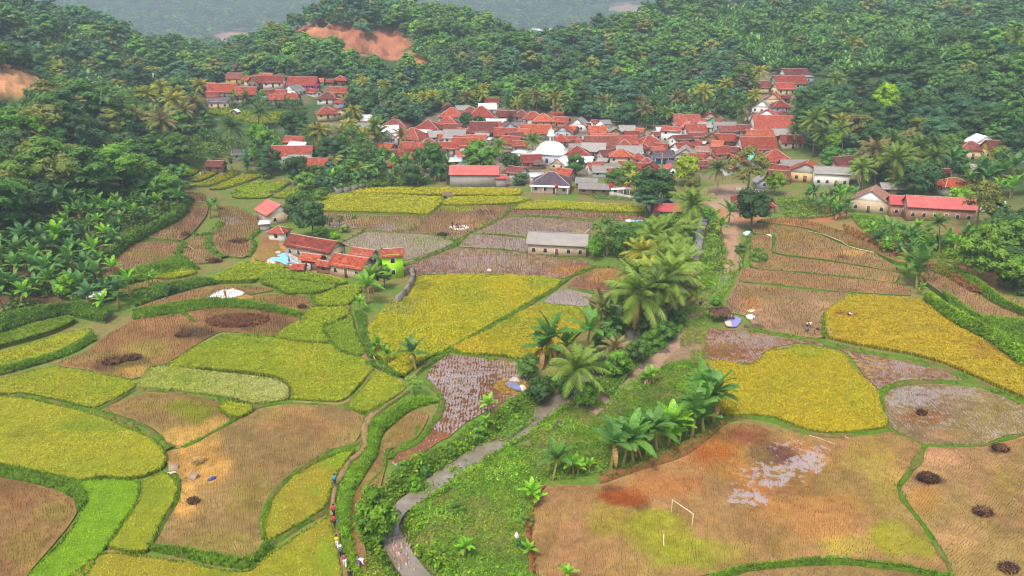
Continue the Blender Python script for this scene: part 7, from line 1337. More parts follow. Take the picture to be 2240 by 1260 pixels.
# ================================================================== people and small things
def cloth_mat(name, c): 
    return MATS.get(name) or mat_simple(name, c, .9, .15, 6)
M_SKIN = mat_simple('skin', (.26, .13, .08), .6, .08); M_HAIR = mat_simple('black_hair', (.012, .010, .010), .6, .2)
CLO = {k: cloth_mat('cloth_' + k, c) for k, c in dict(turquoise=(.05, .32, .42), black=(.018, .018, .02), red=(.55, .03, .02), yellow=(.75, .55, .02), white=(.78, .77, .75), slate=(.12, .16, .20), maroon=(.28, .07, .09), purple=(.33, .10, .40), navy=(.03, .04, .12), blue=(.10, .28, .55), khaki=(.30, .25, .15), pink=(.65, .25, .38)).items()}
def skin_obj(name, verts, edges, rad, mat, parent, lv=1, rt=0):
    me = bpy.data.meshes.new(name); me.from_pydata([tuple(v) for v in verts], edges, []); me.update()
    o = link(name, me, parent); m = o.modifiers.new('skin', 'SKIN'); m.use_smooth_shade = True; m.branch_smoothing = .3
    for i, sv in enumerate(me.skin_vertices[0].data): sv.radius = (rad[i], rad[i]) if np.isscalar(rad[i]) else rad[i]; sv.use_root = i == rt
    s = o.modifiers.new('sub', 'SUBSURF'); s.levels = lv; s.render_levels = lv
    me.materials.append(mat); return o
def pose(kind, ph=0):
    """joints of a figure 1.65 m tall facing -Y"""
    J = dict(pel=(0, 0, .88), waist=(0, 0, 1.02), chest=(0, -.01, 1.24), neck=(0, -.01, 1.40), head=(0, -.03, 1.53), crown=(0, -.02, 1.62), sL=(.17, 0, 1.35), sR=(-.17, 0, 1.35), hL=(.09, 0, .84), hR=(-.09, 0, .84))
    if kind == 'walk':
        J |= dict(kL=(.10, -.16, .48), aL=(.10, -.14, .09), tL=(.11, -.30, .04), kR=(-.10, .04, .46), aR=(-.10, .26, .14), tR=(-.11, .16, .03), eL=(.23, .12, 1.10), wL=(.22, .02, .88), fL=(.22, -.03, .79), eR=(-.23, -.08, 1.10), wR=(-.22, -.22, .93), fR=(-.21, -.28, .86))
    elif kind == 'stand':
        J |= dict(kL=(.10, -.02, .46), aL=(.11, 0, .08), tL=(.12, -.14, .03), kR=(-.10, -.01, .46), aR=(-.11, .02, .08), tR=(-.13, -.12, .03), eL=(.24, -.02, 1.10), wL=(.20, -.20, .98), fL=(.17, -.27, .95), eR=(-.24, .02, 1.10), wR=(-.23, -.06, .86), fR=(-.22, -.09, .78))
    elif kind == 'bend':
        J |= dict(pel=(0, .12, .80), waist=(0, .0, .90), chest=(0, -.20, .92), neck=(0, -.36, .88), head=(0, -.48, .82), crown=(0, -.56, .77), sL=(.17, -.30, .88), sR=(-.17, -.30, .88), hL=(.09, .12, .77), hR=(-.09, .12, .77), kL=(.12, -.06, .44), aL=(.12, .06, .08), tL=(.13, -.08, .03), kR=(-.12, .0, .43), aR=(-.12, .16, .08), tR=(-.13, .02, .03), eL=(.22, -.40, .64), wL=(.14, -.50, .42), fL=(.10, -.54, .33), eR=(-.22, -.38, .62), wR=(-.13, -.50, .44), fR=(-.08, -.54, .36))
    else:                                                          # crouch
        J |= dict(pel=(0, .08, .30), waist=(0, .04, .44), chest=(0, -.06, .64), neck=(0, -.12, .80), head=(0, -.17, .92), crown=(0, -.17, 1.01), sL=(.17, -.08, .75), sR=(-.17, -.08, .75), hL=(.09, .06, .28), hR=(-.09, .06, .28), kL=(.16, -.30, .46), aL=(.13, -.10, .08), tL=(.14, -.24, .03), kR=(-.16, -.28, .45), aR=(-.13, -.06, .08), tR=(-.14, -.20, .03), eL=(.24, -.22, .54), wL=(.14, -.42, .40), fL=(.11, -.48, .34), eR=(-.24, -.22, .54), wR=(-.12, -.42, .42), fR=(-.08, -.48, .36))
    return {k: np.array(v, float) for k, v in J.items()}
def person(loc, rz, kind, shirt, legs, label, hat=None, shirt_long=False, h=1.0, load=None, hair=M_HAIR):
    r = root('person', loc, label, 'person', None, rz, h * 1.06); J = pose(kind)
    V, E, Rd = [], [], []
    def add(p, rad, par=None): V.append(p); Rd.append(rad); (E.append((par, len(V) - 1)) if par is not None else None); return len(V) - 1
    pe = add(J['pel'], (.125, .10)); wa = add(J['waist'], (.115, .09), pe); ch = add(J['chest'], (.14, .105), wa); ne = add(J['neck'], .055, ch); he = add(J['head'], (.078, .09), ne); add(J['crown'], .066, he)
    fw = J['head'] + np.array([0, -.095, -.005]); add(fw, .016, he)                   # nose
    for s in 'LR':
        a = add(J['s' + s], .062, ch); b = add(J['e' + s], .043, a); c = add(J['w' + s], .030, b); pm = add((J['w' + s] * .45 + J['f' + s] * .55), (.034, .022), c)
        d = J['f' + s] - J['w' + s]; d /= np.linalg.norm(d); sd = np.cross(d, [0, 1, .3]); sd /= np.linalg.norm(sd)
        for k, (o, l) in enumerate(((-.026, .062), (-.009, .075), (.009, .07), (.026, .055))): add(V[pm] + d * l + sd * o * 1.3, .008, pm)
        add(V[c] + d * .05 + sd * .05, .009, c)
        a = add(J['h' + s], .085, pe); b = add(J['k' + s], .058, a); c = add(J['a' + s], .036, b); add(J['t' + s], .030, c)
    skin_obj('body', V, E, Rd, M_SKIN, r)
    def part(nm, chain, mat):
        v, e, q = [], [], []
        for ids, rads in chain:
            base = None
            for (p, rr) in zip(ids, rads):
                i = next((k for k, x in enumerate(v) if np.allclose(x, p)), None)
                if i is None: v.append(p); q.append(rr); i = len(v) - 1
                if base is not None and base != i: e.append((base, i))
                base = i
        return skin_obj(nm, v, e, q, mat, r)
    lo = J['waist'] * .3 + J['pel'] * .7
    arm = lambda s: ([J['chest'], J['s' + s], J['e' + s]] + ([J['w' + s]] if shirt_long else []), [(.165, .125), .082, .062, .045])
    part('shirt', [([lo, J['waist'], J['chest'], J['neck'] * .75 + J['chest'] * .25], [(.155, .125), (.145, .115), (.165, .125), .075]), arm('L'), arm('R')], CLO[shirt])
    part('trousers', [([J['pel'], J['hL'], J['kL'], J['aL'] + np.array([0, 0, .05])], [(.15, .12), .105, .078, .058]), ([J['pel'], J['hR'], J['kR'], J['aR'] + np.array([0, 0, .05])], [(.15, .12), .105, .078, .058])], CLO[legs])
    up = J['crown'] - J['head']; up /= np.linalg.norm(up)
    A = Acc(); c = J['head'] + up * .045 + np.array([0, .018, 0]); th = np.linspace(-.1, math.pi / 2, 6)
    if hat == 'cone': prof = [(.26, -.02), (.18, .05), (.08, .13), (.01, .19)]
    elif hat: prof = [(.14, -.01), (.112, .0), (.108, .05), (.08, .095), (.01, .11)]
    else: prof = [(.104 * math.cos(t), .115 * math.sin(t)) for t in th]
    A.lathe(prof, 12); hd = A.obj('hat' if hat else 'hair', CLO[hat] if hat in CLO else (CLO['khaki'] if hat == 'cone' else hair), r, True); hd.location = c; hd.rotation_euler = Vector(up).to_track_quat('Z', 'Y').to_euler()
    if load:
        A = Acc(); A.tube([J['fR'] + (0, 0, .05), J['fR'] + (0, 0, -.2), J['fR'] + (0, -.02, -.42)], [.03, .13, .16], 8); tag(A.obj('bag', CLO[load], r), None)
    return r
def pp(u, v, h=.42): p = at1(u, v, h, G); return p
for u, v, h, rz, kd, sh, lg, lb, kw in [
    (733, 1063, .42, 170, 'walk', 'turquoise', 'navy', 'person in a turquoise shirt walking ahead alone on the footpath', {}),
    (731, 1131, .42, 175, 'walk', 'red', 'black', 'person in red and black walking in front of another red shirt', {}), (732, 1154, .42, 172, 'walk', 'red', 'black', 'person in a red shirt carrying a light blue bag on the footpath', dict(load='blue')),
    (738, 1199, .42, 185, 'walk', 'yellow', 'white', 'person in a yellow shirt and white trousers on the footpath', {}), (747, 1222, .42, 188, 'walk', 'slate', 'black', 'person in a grey blue shirt with a white cap on the footpath', dict(hat='white')), (755, 1240, .42, 190, 'walk', 'maroon', 'white', 'person in a maroon shirt and white trousers on the footpath', {}),
    (768, 1274, .42, 190, 'walk', 'black', 'black', 'person in a black shirt at the bottom edge on the footpath', {}), (788, 1239, .2, 80, 'bend', 'white', 'purple', 'person in a white shirt bending over cut rice near the bottom', dict(shirt_long=True, hat='red')),
    (633, 575, .35, 20, 'stand', 'blue', 'navy', 'person in blue standing on the blue tarpaulin', {}), (494, 652, .2, 0, 'stand', 'maroon', 'maroon', 'person in maroon standing on the white drying sheets', dict(shirt_long=True)),
    (990, 497, .1, 40, 'stand', 'black', 'black', 'person in black standing at the left of the white sheet', {}), (998, 496, .1, -40, 'bend', 'khaki', 'navy', 'person with a straw hat bending beside the white sheet', dict(hat='cone')), (1002, 500, .1, 60, 'stand', 'maroon', 'red', 'person in dark red at the edge of the white sheet', {}),
    (1856, 695, .1, 90, 'bend', 'white', 'navy', 'person in white cutting the golden rice on the right', dict(hat='white')), (1765, 714, .15, 30, 'crouch', 'white', 'black', 'person in white crouching on the pale stubble', {}), (1773, 716, .15, -60, 'bend', 'white', 'khaki', 'person bending over white sacks on the pale stubble', {}), (1764, 726, .15, 120, 'crouch', 'slate', 'navy', 'person crouching with back to the dyke on the pale stubble', {}), (1815, 730, .2, 0, 'crouch', 'pink', 'white', 'person in pink squatting at the edge of the golden rice', {}),
    (1588, 698, .3, 40, 'crouch', 'red', 'black', 'person in red sitting at the left on the purple tarpaulin', {}), (1597, 697, .3, -10, 'crouch', 'white', 'red', 'person in white sitting in the middle of the purple tarpaulin', {}), (1604, 699, .3, -50, 'crouch', 'maroon', 'navy', 'person in maroon sitting at the right on the purple tarpaulin', {}),
    (445, 366, .3, 0, 'stand', 'red', 'maroon', 'person in red standing by the tiled field shed', {}), (449, 383, .5, 90, 'bend', 'red', 'navy', 'person in red bending in the second yellow terrace', {}), (439, 385, .5, -30, 'stand', 'white', 'white', 'person in white in the second yellow terrace', {}), (487, 384, .5, 30, 'bend', 'white', 'khaki', 'person in white bending in the third yellow terrace', {}),
    (1240, 425, .1, 0, 'stand', 'red', 'white', 'person in red on the porch of the pink house', {}), (1163, 632, .6, 0, 'stand', 'khaki', 'khaki', 'person in khaki standing in the broad yellow field', {})]:
    person(pp(u, v, h), R(rz), kd, sh, lg, lb, **kw)

# ---- tarpaulins and sheets spread on the fields
def sheet_thing(name, px, h, c, label, cat, fold=.06, extra=None, rough=.6):
    o = cr(px, 3); W = at(o[:, 0], o[:, 1], h, G0); P = W[:, :2]; V, F = tri_fill(P, .5); ctr = np.array([*P.mean(0), 0])
    z = G0(V[:, 0], V[:, 1]) + h + fbm(V[:, 0], V[:, 1], .9, 5) * fold * 2
    A = Acc(); ctr[2] = float(G0(ctr[0], ctr[1])) + h; n = len(P)
    A.add(np.column_stack([V, z]) - ctr, None, F); zb = G0(P[:, 0], P[:, 1]) + h
    i = np.arange(n); A.add(np.vstack([np.column_stack([P, zb + fbm(P[:, 0], P[:, 1], .9, 5) * fold * 2]), np.column_stack([P, zb - .03])]) - ctr, np.stack([i, (i + 1) % n, n + (i + 1) % n, n + i], -1))
    ob = A.obj(name, mat_simple(name + '_' + str(len(bpy.data.materials)), c, rough, .12, 1.2, .01), loc=ctr); tag(ob, label, cat); return ob
def heap(name, u, v, wpx, c, label, cat, hgt=.5, h=.1, spiky=0, dark=None, seed=1, stretch=.7):
    p = at1(u, v, h, G); _, _, d = proj(p); w = wpx * d / FPX / 2 * (.8 if 'burn' in name else 1); r = np.random.default_rng(seed + int(u)); A = Acc()
    n, m = 20, 8; th = np.linspace(0, 2 * np.pi, n, endpoint=False); ra = w * (1 + .25 * r.normal(0, .6, n)) if 'burn' not in name else w * .5 * (1 + r.normal(0, .42, n)).clip(.25, 2.0); V = []
    for j in range(m + 1):
        f = j / m; V.append(np.stack([np.cos(th) * ra * (1 - f), np.sin(th) * ra * stretch * 1.3 * (1 - f), np.full(n, hgt * (1 - (1 - f) ** 2)) + r.normal(0, hgt * .10, n) * (0 < j)], -1))
    V = np.array(V); V[0, :, 2] = -.15; i = np.arange(m)[:, None] * n; k = np.arange(n)[None]; k2 = (k + 1) % n
    A.add(V.reshape(-1, 3), np.stack([i + k, i + k2, i + n + k2, i + n + k], -1).reshape(-1, 4), c=c)
    if spiky:
        q = int(spiky); f = np.sqrt(r.random(q)); t = r.uniform(0, 6.28, q); pos = np.stack([np.cos(t) * f * w, np.sin(t) * f * w * stretch * 1.3, hgt * (1 - f ** 2) + .0], -1)
        cc = np.tile(np.asarray(c, float), (q, 1)) * r.uniform(.5, 1.5, (q, 1))
        if dark is not None: mk = r.random(q) < .4; cc[mk] = dark
        scatter(A, T_GRASS[0], pos, r.uniform(0, 6.28, q), r.uniform(.5, 1.1, q) * (1.5 if 'burn' in name else 1), cc, .3, r)
    ob = A.obj(name, M_GRASS, col=True, loc=p); return tag(ob, label, cat)
sheet_thing('tarpaulin', [(586, 568), (622, 553), (648, 562), (663, 572), (628, 580), (612, 573)], .38, (.22, .50, .78), 'big light blue tarpaulin spread on orange earth by the barn', 'tarpaulin')
heap('grain_heap', 632, 570, 14, (.62, .36, .14), 'little heap of grain on the blue tarpaulin', 'grain heap', .15, .42); sheet_thing('mat', [(578, 566), (596, 570), (604, 576), (590, 577), (576, 571)], .36, (.66, .52, .32), 'pale straw mat left of the blue tarpaulin', 'mat'); sheet_thing('mat', [(602, 552), (610, 549), (614, 552), (606, 555)], .36, (.68, .56, .38), 'small pale mat behind the blue tarpaulin', 'mat'); sheet_thing('mat', [(632, 580), (646, 576), (660, 573), (650, 580)], .40, (.74, .72, .68), 'white mat strip at the front of the blue tarpaulin', 'mat')
sheet_thing('drying_sheet', [(458, 650), (478, 638), (508, 633), (535, 641), (520, 650), (492, 655), (466, 656)], .24, (.72, .73, .76), 'white drying sheets spread at the end of the stubble', 'tarpaulin', .12); sheet_thing('tarpaulin', [(453, 652), (458, 648), (472, 655), (470, 658), (456, 656)], .26, (.08, .20, .48), 'blue tarpaulin corner under the white drying sheets', 'tarpaulin'); sheet_thing('mat', [(478, 637), (512, 631), (514, 634), (484, 641)], .30, (.72, .56, .36), 'cream mat along the back of the white sheets', 'mat'); heap('grain_heap', 489, 648, 18, (.72, .52, .28), 'grain heap beside the maroon clad worker', 'grain heap', .25, .26); heap('straw_heap', 530, 655, 44, (.56, .38, .14), 'straw heap right of the white drying sheets', 'straw heap', .4, .12, 240)
sheet_thing('tarpaulin', [(984, 499), (1004, 492), (1027, 497), (1018, 502), (996, 503)], .12, (.78, .76, .76), 'white tarpaulin in the brown field behind the wet plots', 'tarpaulin'); sheet_thing('mat', [(980, 497), (990, 493), (1000, 494), (990, 500)], .14, (.62, .50, .32), 'tan mat at the left of the white tarpaulin', 'mat')
heap('burnt_heap', 968, 516, 26, (.03, .022, .02), 'burnt black straw heap in front of the white tarpaulin', 'burnt straw', .5, .08, 160, (.16, .08, .04))
for i, (u, v, c, n) in enumerate([(1375, 483, (.72, .74, .80), 'white'), (1385, 485, (.30, .52, .82), 'light blue'), (1396, 485, (.24, .46, .80), 'mid blue'), (1405, 486, (.34, .55, .82), 'right hand blue')]): heap('sack', u, v, 13, c, f'{n} plastic sack in the heap beside the long wall corner', 'sack', .5, .1, seed=i)
sheet_thing('tarpaulin', [(1584, 700), (1600, 692), (1622, 697), (1612, 714), (1592, 714)], .28, (.24, .22, .52), 'purple blue tarpaulin with seated people beside the brushwood hut', 'tarpaulin'); sheet_thing('mat', [(1585, 704), (1598, 702), (1600, 713), (1590, 713)], .40, (.70, .50, .30), 'orange tan mat on the purple tarpaulin', 'mat')
sheet_thing('sheet', [(1634, 680), (1644, 677), (1653, 679), (1643, 683)], .2, (.76, .66, .44), 'cream sheet lying on the pale stubble', 'mat'); sheet_thing('sheet', [(1632, 693), (1642, 690), (1652, 695), (1644, 699), (1634, 697)], .2, (.80, .80, .80), 'white sheet crumpled on the pale stubble', 'tarpaulin', .25)
sheet_thing('tarpaulin', [(1624, 512), (1634, 506), (1642, 509), (1634, 516)], .3, (.50, .66, .74), 'pale blue tarpaulin at the head of the right terraces', 'tarpaulin', .2)
for i, (u, v, w, n) in enumerate([(1682, 516, 18, 'bulging white sack at the corner of the L shaped terrace'), (1690, 513, 10, 'smaller white sack beside the bulging one'), (1805, 684, 15, 'pink and white sack at the rice edge'), (1808, 720, 10, 'white sack at the foot of the golden rice'), (1788, 722, 12, 'dark bundle on the pale stubble'), (1652, 714, 10, 'small white sack near the brush pile'), (1070, 592, 10, 'white rag on the brown flooded field'), (920, 880, 7, 'white plastic bag on the grassy dyke'), (1130, 1172, 10, 'white boulder in the weeds near the striped stubble')]): heap('sack', u, v, w, (.03, .03, .05) if 'dark' in n else ((.66, .36, .45) if 'pink' in n else (.74, .72, .68)), n, 'sack', .45, .1, seed=i * 3)
heap('straw_heap', 1120, 848, 76, (.42, .27, .06), 'wide straw heap on the flooded field by the river bank', 'straw heap', .55, .05, 700); sheet_thing('tarpaulin', [(1104, 842), (1120, 834), (1136, 846), (1140, 856), (1126, 852)], .66, (.16, .18, .32), 'dark blue tarpaulin folded on the straw heap', 'tarpaulin', .25); heap('sack', 1126, 834, 26, (.50, .40, .36), 'big grey brown sack lying on the straw heap', 'sack', .7, .6, seed=8); heap('sack', 1142, 850, 20, (.70, .62, .52), 'pale sack at the right of the straw heap', 'sack', .6, .4, seed=9)
heap('ash_heap', 1225, 930, 38, (.10, .085, .08), 'dark grey ash heap on the weedy bank', 'ash heap', .5, .1); heap('ash_heap', 1403, 802, 28, (.14, .11, .10), 'low brown ash heap on the dirt path', 'ash heap', .3, .15); heap('ash_heap', 1452, 768, 30, (.12, .09, .08), 'ash heap higher on the dirt path', 'ash heap', .35, .15); heap('gravel_heap', 1586, 608, 22, (.24, .22, .21), 'grey gravel heap on the track', 'gravel heap', .4, .16); heap('gravel_heap', 1572, 672, 24, (.28, .24, .22), 'low gravel heap beside the motorbike', 'gravel heap', .25, .12)
for i, (u, v, w, n) in enumerate([(250, 792, 62, 'left burnt straw heap in the big brown field'), (288, 785, 50, 'right burnt straw heap in the big brown field'), (400, 735, 40, 'burnt straw heap nearest the big rice plot'), (660, 674, 22, 'small burnt heap in the curved stubble plot'), (405, 515, 26, 'dark burnt heap on the terrace edge'), (468, 572, 44, 'dark soil heap between the left terraces'), (520, 530, 60, 'dark burnt strip on the stubble terrace'), (2016, 907, 24, 'small burnt heap in the round flooded field'), (2030, 1050, 56, 'oval burnt heap at the right of the zigzag dyke'), (2188, 984, 40, 'burnt heap near the upper right dyke'), (2148, 1124, 46, 'half burnt straw heap at lower right'), (2205, 1248, 44, 'burnt heap at the bottom right corner'), (1840, 566, 22, 'small burnt heap on the right terrace'), (423, 1101, 22, 'round straw pile half burnt in the threshing yard')]): heap('burnt_heap', u, v, w, (.045, .028, .022), n, 'burnt straw', .3, .08, 130 + w * 3, (.30, .15, .06) if i not in (8,) else (.16, .07, .03), seed=i, stretch=.6)
heap('burnt_litter', 520, 703, 170, (.10, .05, .03), 'broad spread of charred straw above the big rice plot', 'burnt straw', .18, .06, 1600, (.30, .13, .06), seed=4, stretch=.45)
heap('straw_heap', 433, 1012, 30, (.50, .34, .11), 'low straw pile at the back of the threshing yard', 'straw heap', .35, .08, 260); sheet_thing('mat', [(413, 1014), (422, 1012), (430, 1018), (420, 1021)], .12, (.76, .72, .64), 'white mat beside the low straw pile', 'mat')
def basket(u, v, rz, label):
    p = at1(u, v, .1, G); r = root('threshing_frame', p, label, 'threshing frame', None, R(rz), .62); A = Acc()
    A.add([(-.9, -.6, 0), (.9, -.6, 0), (.9, .6, 1.0), (-.9, .6, 1.0), (-.9, -.6, .06), (.9, -.6, .06), (.9, .6, 1.06), (-.9, .6, 1.06)], [(0, 3, 2, 1), (4, 5, 6, 7), (0, 1, 5, 4), (1, 2, 6, 5), (2, 3, 7, 6), (3, 0, 4, 7)]); A.obj('slatted_panel', mat_simple('cane', (.34, .25, .18), .9, .3, 6) if 'cane' not in MATS else MATS['cane'], r)
    for k in range(6): A = Acc(); A.tube([(-.9 + k * .36, -.62, .10), (-.9 + k * .36, .62, 1.13)], .04, 5); A.obj('slat', MATS['cane'], r)
    for x in (-.8, .8): A = Acc(); A.tube([(x, .55, 1.0), (x, .75, -.1)], .05, 6); A.obj('leg', MATS['cane'], r)
    A = Acc(); A.box(-1.2, .8, -1.5, -.7, 0, .05); A.obj('mat', mat_simple('pale_mat', (.68, .58, .42), .9, .15) if 'pale_mat' not in MATS else MATS['pale_mat'], r)
basket(380, 1027, 20, 'wooden threshing frame at the edge of the olive rice'); basket(423, 1046, -25, 'wooden threshing frame on a cream mat in the straw yard'); sheet_thing('tarpaulin', [(454, 1051), (464, 1045), (473, 1043), (472, 1048), (460, 1053)], .12, (.04, .06, .22), 'small rolled dark blue tarpaulin in the straw yard', 'tarpaulin', .2)
# sheaves drying in rows
sh = [(1862, 779), (1866, 783), (1870, 790), (1874, 791), (1878, 798), (1882, 797), (1880, 802), (1892, 784), (1902, 787), (1912, 791), (1918, 790), (1930, 791), (1910, 798), (1908, 803), (1930, 799), (1895, 806), (1925, 806), (1937, 806), (1895, 813), (1908, 812), (1900, 820), (1904, 826)]
proto_sheaf = None
for i, (u, v) in enumerate(sh):
    p = at1(u, v, .02, G)
    if proto_sheaf is None:
        A = Acc(); r = np.random.default_rng(2); q = []
        for k in range(90):
            y = r.uniform(-.35, .35); x0 = r.uniform(-.9, -.6); x1 = r.uniform(.5, .9); z = .12 + .22 * (1 - (y / .4) ** 2) * r.random(); q.append([(x0, y - .02, z), (x0, y + .02, z + .02), (x1, y * 1.4 + .03, z * .8), (x1, y * 1.4 - .03, z * .8)])
        A.quads(q, (.40, .28, .08)); A.box(-.6, .5, -.3, .3, -.1, .16, (.24, .16, .05)); me = A.mesh('rice_sheaf', [M_GRASS], False, True); proto_sheaf = me
    o = link('rice_sheaf', proto_sheaf, None, p); o.scale = (.55, .7, .8); o.rotation_euler = (0, 0, R((i * 47) % 50 - 25)); THINGS.append((o, 'sheaf', 'rice sheaf')); o['group'] = 'cut rice sheaves drying on the flooded stubble'
# ---- bamboo
M_BAMBOO = mat_simple('bamboo_pole', (.60, .50, .32), .7, .2, 4)
def pole(pts, label, rad=.06, name='bamboo_pole'):
    W = np.array([at1(u, v, h, G) if len((u, v, h)) == 3 else 0 for u, v, h in pts]); A = Acc(); A.tube(W - W[0], rad, 7); return tag(A.obj(name, M_BAMBOO, loc=W[0]), label, 'pole')
def frame():
    a, b = at1(1468, 1128, 0, G), at1(1513, 1160, 0, G); r = root('crossbar_frame', a, 'bamboo crossbar on two posts in the orange field', 'bamboo frame'); d = b - a; t = np.array([0, 0, 2.2])
    for e, nm in ((np.zeros(3), 'post'), (d, 'post')): A = Acc(); A.tube([e - (0, 0, .3), e + t], .045, 6); A.obj(nm, M_BAMBOO, r)
    A = Acc(); A.tube([t - d * .02, t + d * 1.02], .06, 7); A.obj('crossbar', M_BAMBOO, r)
frame()
pole([(1452, 1196, .1), (1452, 1168, .9)], 'single bamboo stake leaning in the green stubble'); pole([(1770, 952, .15), (1800, 962, .15), (1832, 974, .1)], 'long pale bamboo pole lying below the golden field'); pole([(1848, 955, .15), (1860, 960, .12)], 'short bamboo piece lying below the golden field'); pole([(1840, 528, .9), (1855, 538, .9), (1880, 545, .9), (1912, 552, .9)], 'white bamboo water pipe along the terrace edge', .1); pole([(1767, 505, .95), (1800, 512, .95), (1840, 528, .9)], 'upper length of the bamboo water pipe', .08); pole([(1620, 560, .3), (1622, 585, .3)], 'short white pipe at the left edge of the terraces', .08)
pole([(815, 775, .6), (825, 795, .6), (852, 806, .6)], 'bamboo rail beside the small banana plants', .07); pole([(892, 508, .2), (915, 490, .2), (935, 474, .2)], 'pale bamboo line between wet plots', .08); pole([(1075, 470, 0), (1058, 448, 3.0)], 'tall thin pole in the brown field', .05); pole([(1070, 480, .1), (1062, 462, 2.8)], 'second thin pole in the brown field', .04); pole([(412, 536, 1.0), (424, 546, .8)], 'white pole leaning on the green terrace bank', .06)
pole([(1185, 600, .1), (1225, 575, .1), (1230, 570, .1)], 'pale pipe across the corner of the flooded field', .06); pole([(1276, 512, .4), (1290, 500, .9)], 'white pipe beside the lone tan house', .1); pole([(335, 170, 12), (335, 160, 14)], 'bare pale trunk on the left hill', .3); pole([(1441, 176, 2), (1441, 152, 9)], 'pale electricity pole in the wood above the village', .18, 'electricity_pole'); pole([(1196, 402, 0), (1196, 380, 5)], 'lamp post by the garden wall', .08, 'utility_pole'); pole([(1449, 365, 0), (1449, 336, 6)], 'utility pole in front of the blue walled house', .1, 'utility_pole'); pole([(838, 300, 0), (838, 278, 7)], 'thin pole among the grey roofs', .08, 'utility_pole'); pole([(1045, 312, 2), (1045, 293, 7)], 'thin mast above the orange roofs', .06, 'utility_pole')
# ---- brushwood hut, field shelter
def hut(u, v, h, w, label, thatch, fork=True):
    p = at1(u, v, .1, G); r = root('field_shelter', p, label, 'field shelter', None, .2); rg = np.random.default_rng(int(u))
    for x in (-w / 2, w / 2):
        for y in (-w / 2.6, w / 2.6): A = Acc(); A.tube([(x, y, -.3), (x, y, h)], .05, 6); A.obj('post', M_WOODTRIM, r)
    A = Acc(); q = []
    for k in range(420):
        x, y = rg.uniform(-w * .75, w * .75), rg.uniform(-w * .6, w * .6); z = h + .55 * (1 - abs(y) / (w * .6)) + rg.uniform(-.08, .12); d = np.array([rg.normal(0, .2), np.sign(y) * .5, -.32]) + rg.normal(0, .22, 3); s = np.array([.05, 0, .02]); b = np.array([x, y, z]); q.append([b - s, b + s, b + d + s, b + d - s])
    A.quads(q, thatch); A.box(-w * .62, w * .62, -w * .5, w * .5, h - .05, h + .12, np.array(thatch) * .7); A.obj('thatch', M_GRASS, r, False, True); return r
hut(1570, 700, 1.9, 2.6, 'brown brushwood shelter beside the purple tarpaulin', (.14, .075, .05)); hut(978, 434, 1.5, 2.2, 'little thatched shelter between the yellow rice fields', (.30, .22, .15))
heap('brush_pile', 1650, 716, 46, (.22, .16, .12), 'pile of dry branches right of the purple tarpaulin', 'brush pile', .35, .1, 420, (.30, .22, .16), stretch=.4)
# ---- motorbike on the track
def motorbike():
    p = at1(1533, 668, .1, G); r = root('motorbike', p, 'dark motorbike parked on the weedy track', 'motorbike', None, R(60)); bk = mat_simple('bike_paint', (.04, .045, .06), .3, .1); ch = mat_simple('bike_metal', (.45, .45, .46), .3, .1, metal=.8); rb = mat_simple('tyre', (.02, .02, .02), .8, .1)
    for x in (-.62, .62):
        th = np.linspace(0, 2 * np.pi, 17); A = Acc(); A.tube([(x + .27 * math.cos(t), 0, .29 + .27 * math.sin(t)) for t in th], .055, 6, cap=False); w = A.obj('wheel', rb, r); A = Acc(); A.tube([(x, -.06, .29), (x, .06, .29)], .17, 10); A.obj('rim', ch, w)
    A = Acc(); A.tube([(-.6, 0, .62), (-.3, 0, .60), (.1, 0, .52), (.42, 0, .74), (.5, 0, .98)], [.09, .13, .15, .11, .06], 8); A.obj('body', bk, r, True); A = Acc(); A.tube([(-.68, 0, .76), (-.3, 0, .76), (.05, 0, .70)], [.10, .13, .09], 8); A.obj('seat', rb, r, True); A = Acc(); A.tube([(.5, -.34, 1.02), (.52, 0, .98), (.5, .34, 1.02)], .022, 6); A.obj('handlebar', ch, r); A = Acc(); A.tube([(.5, 0, .95), (.62, 0, .3)], .04, 6); A.obj('fork', ch, r); A = Acc(); A.tube([(.56, 0, .86), (.66, 0, .86)], [.09, .07], 10); A.obj('headlight', ch, r); A = Acc(); A.tube([(-.1, .12, .28), (-.75, .16, .36)], .05, 7); A.obj('exhaust', ch, r)
motorbike()
# ---- red water tanks, red and white gate
def tank(u, v, h, label, stand=0.0):
    p = at1(u, v, h, G); r = root('water_tank', p, label, 'water tank'); A = Acc(); A.lathe([(.01, 0), (.55, 0), (.55, 1.0), (.45, 1.2), (.2, 1.3), (.01, 1.32)], 14); A.obj('barrel', mat_simple('tank_red', (.55, .02, .02), .5, .08) if 'tank_red' not in MATS else MATS['tank_red'], r, True)
    A = Acc(); A.lathe([(.01, 1.3), (.22, 1.3), (.22, 1.38), (.01, 1.4)], 10); A.obj('lid', MATS['tank_red'], r)
    if stand:
        for x in (-.6, .6):
            for y in (-.6, .6): A = Acc(); A.tube([(x, y, -stand), (x, y, -.05)], .06, 6); A.obj('stand_leg', M_CONC, r)
        A = Acc(); A.box(-.7, .7, -.7, .7, -.12, -.004); A.obj('platform', M_CONC, r)
tank(1217, 411, 2.6, 'red water tank on the porch roof of the pink house'); tank(1336, 410, 2.6, 'red water tank on a post stand beside the open shed', 2.8); tank(981, 383, 3.0, 'small red water tank at the left end of the hall', 3.0)
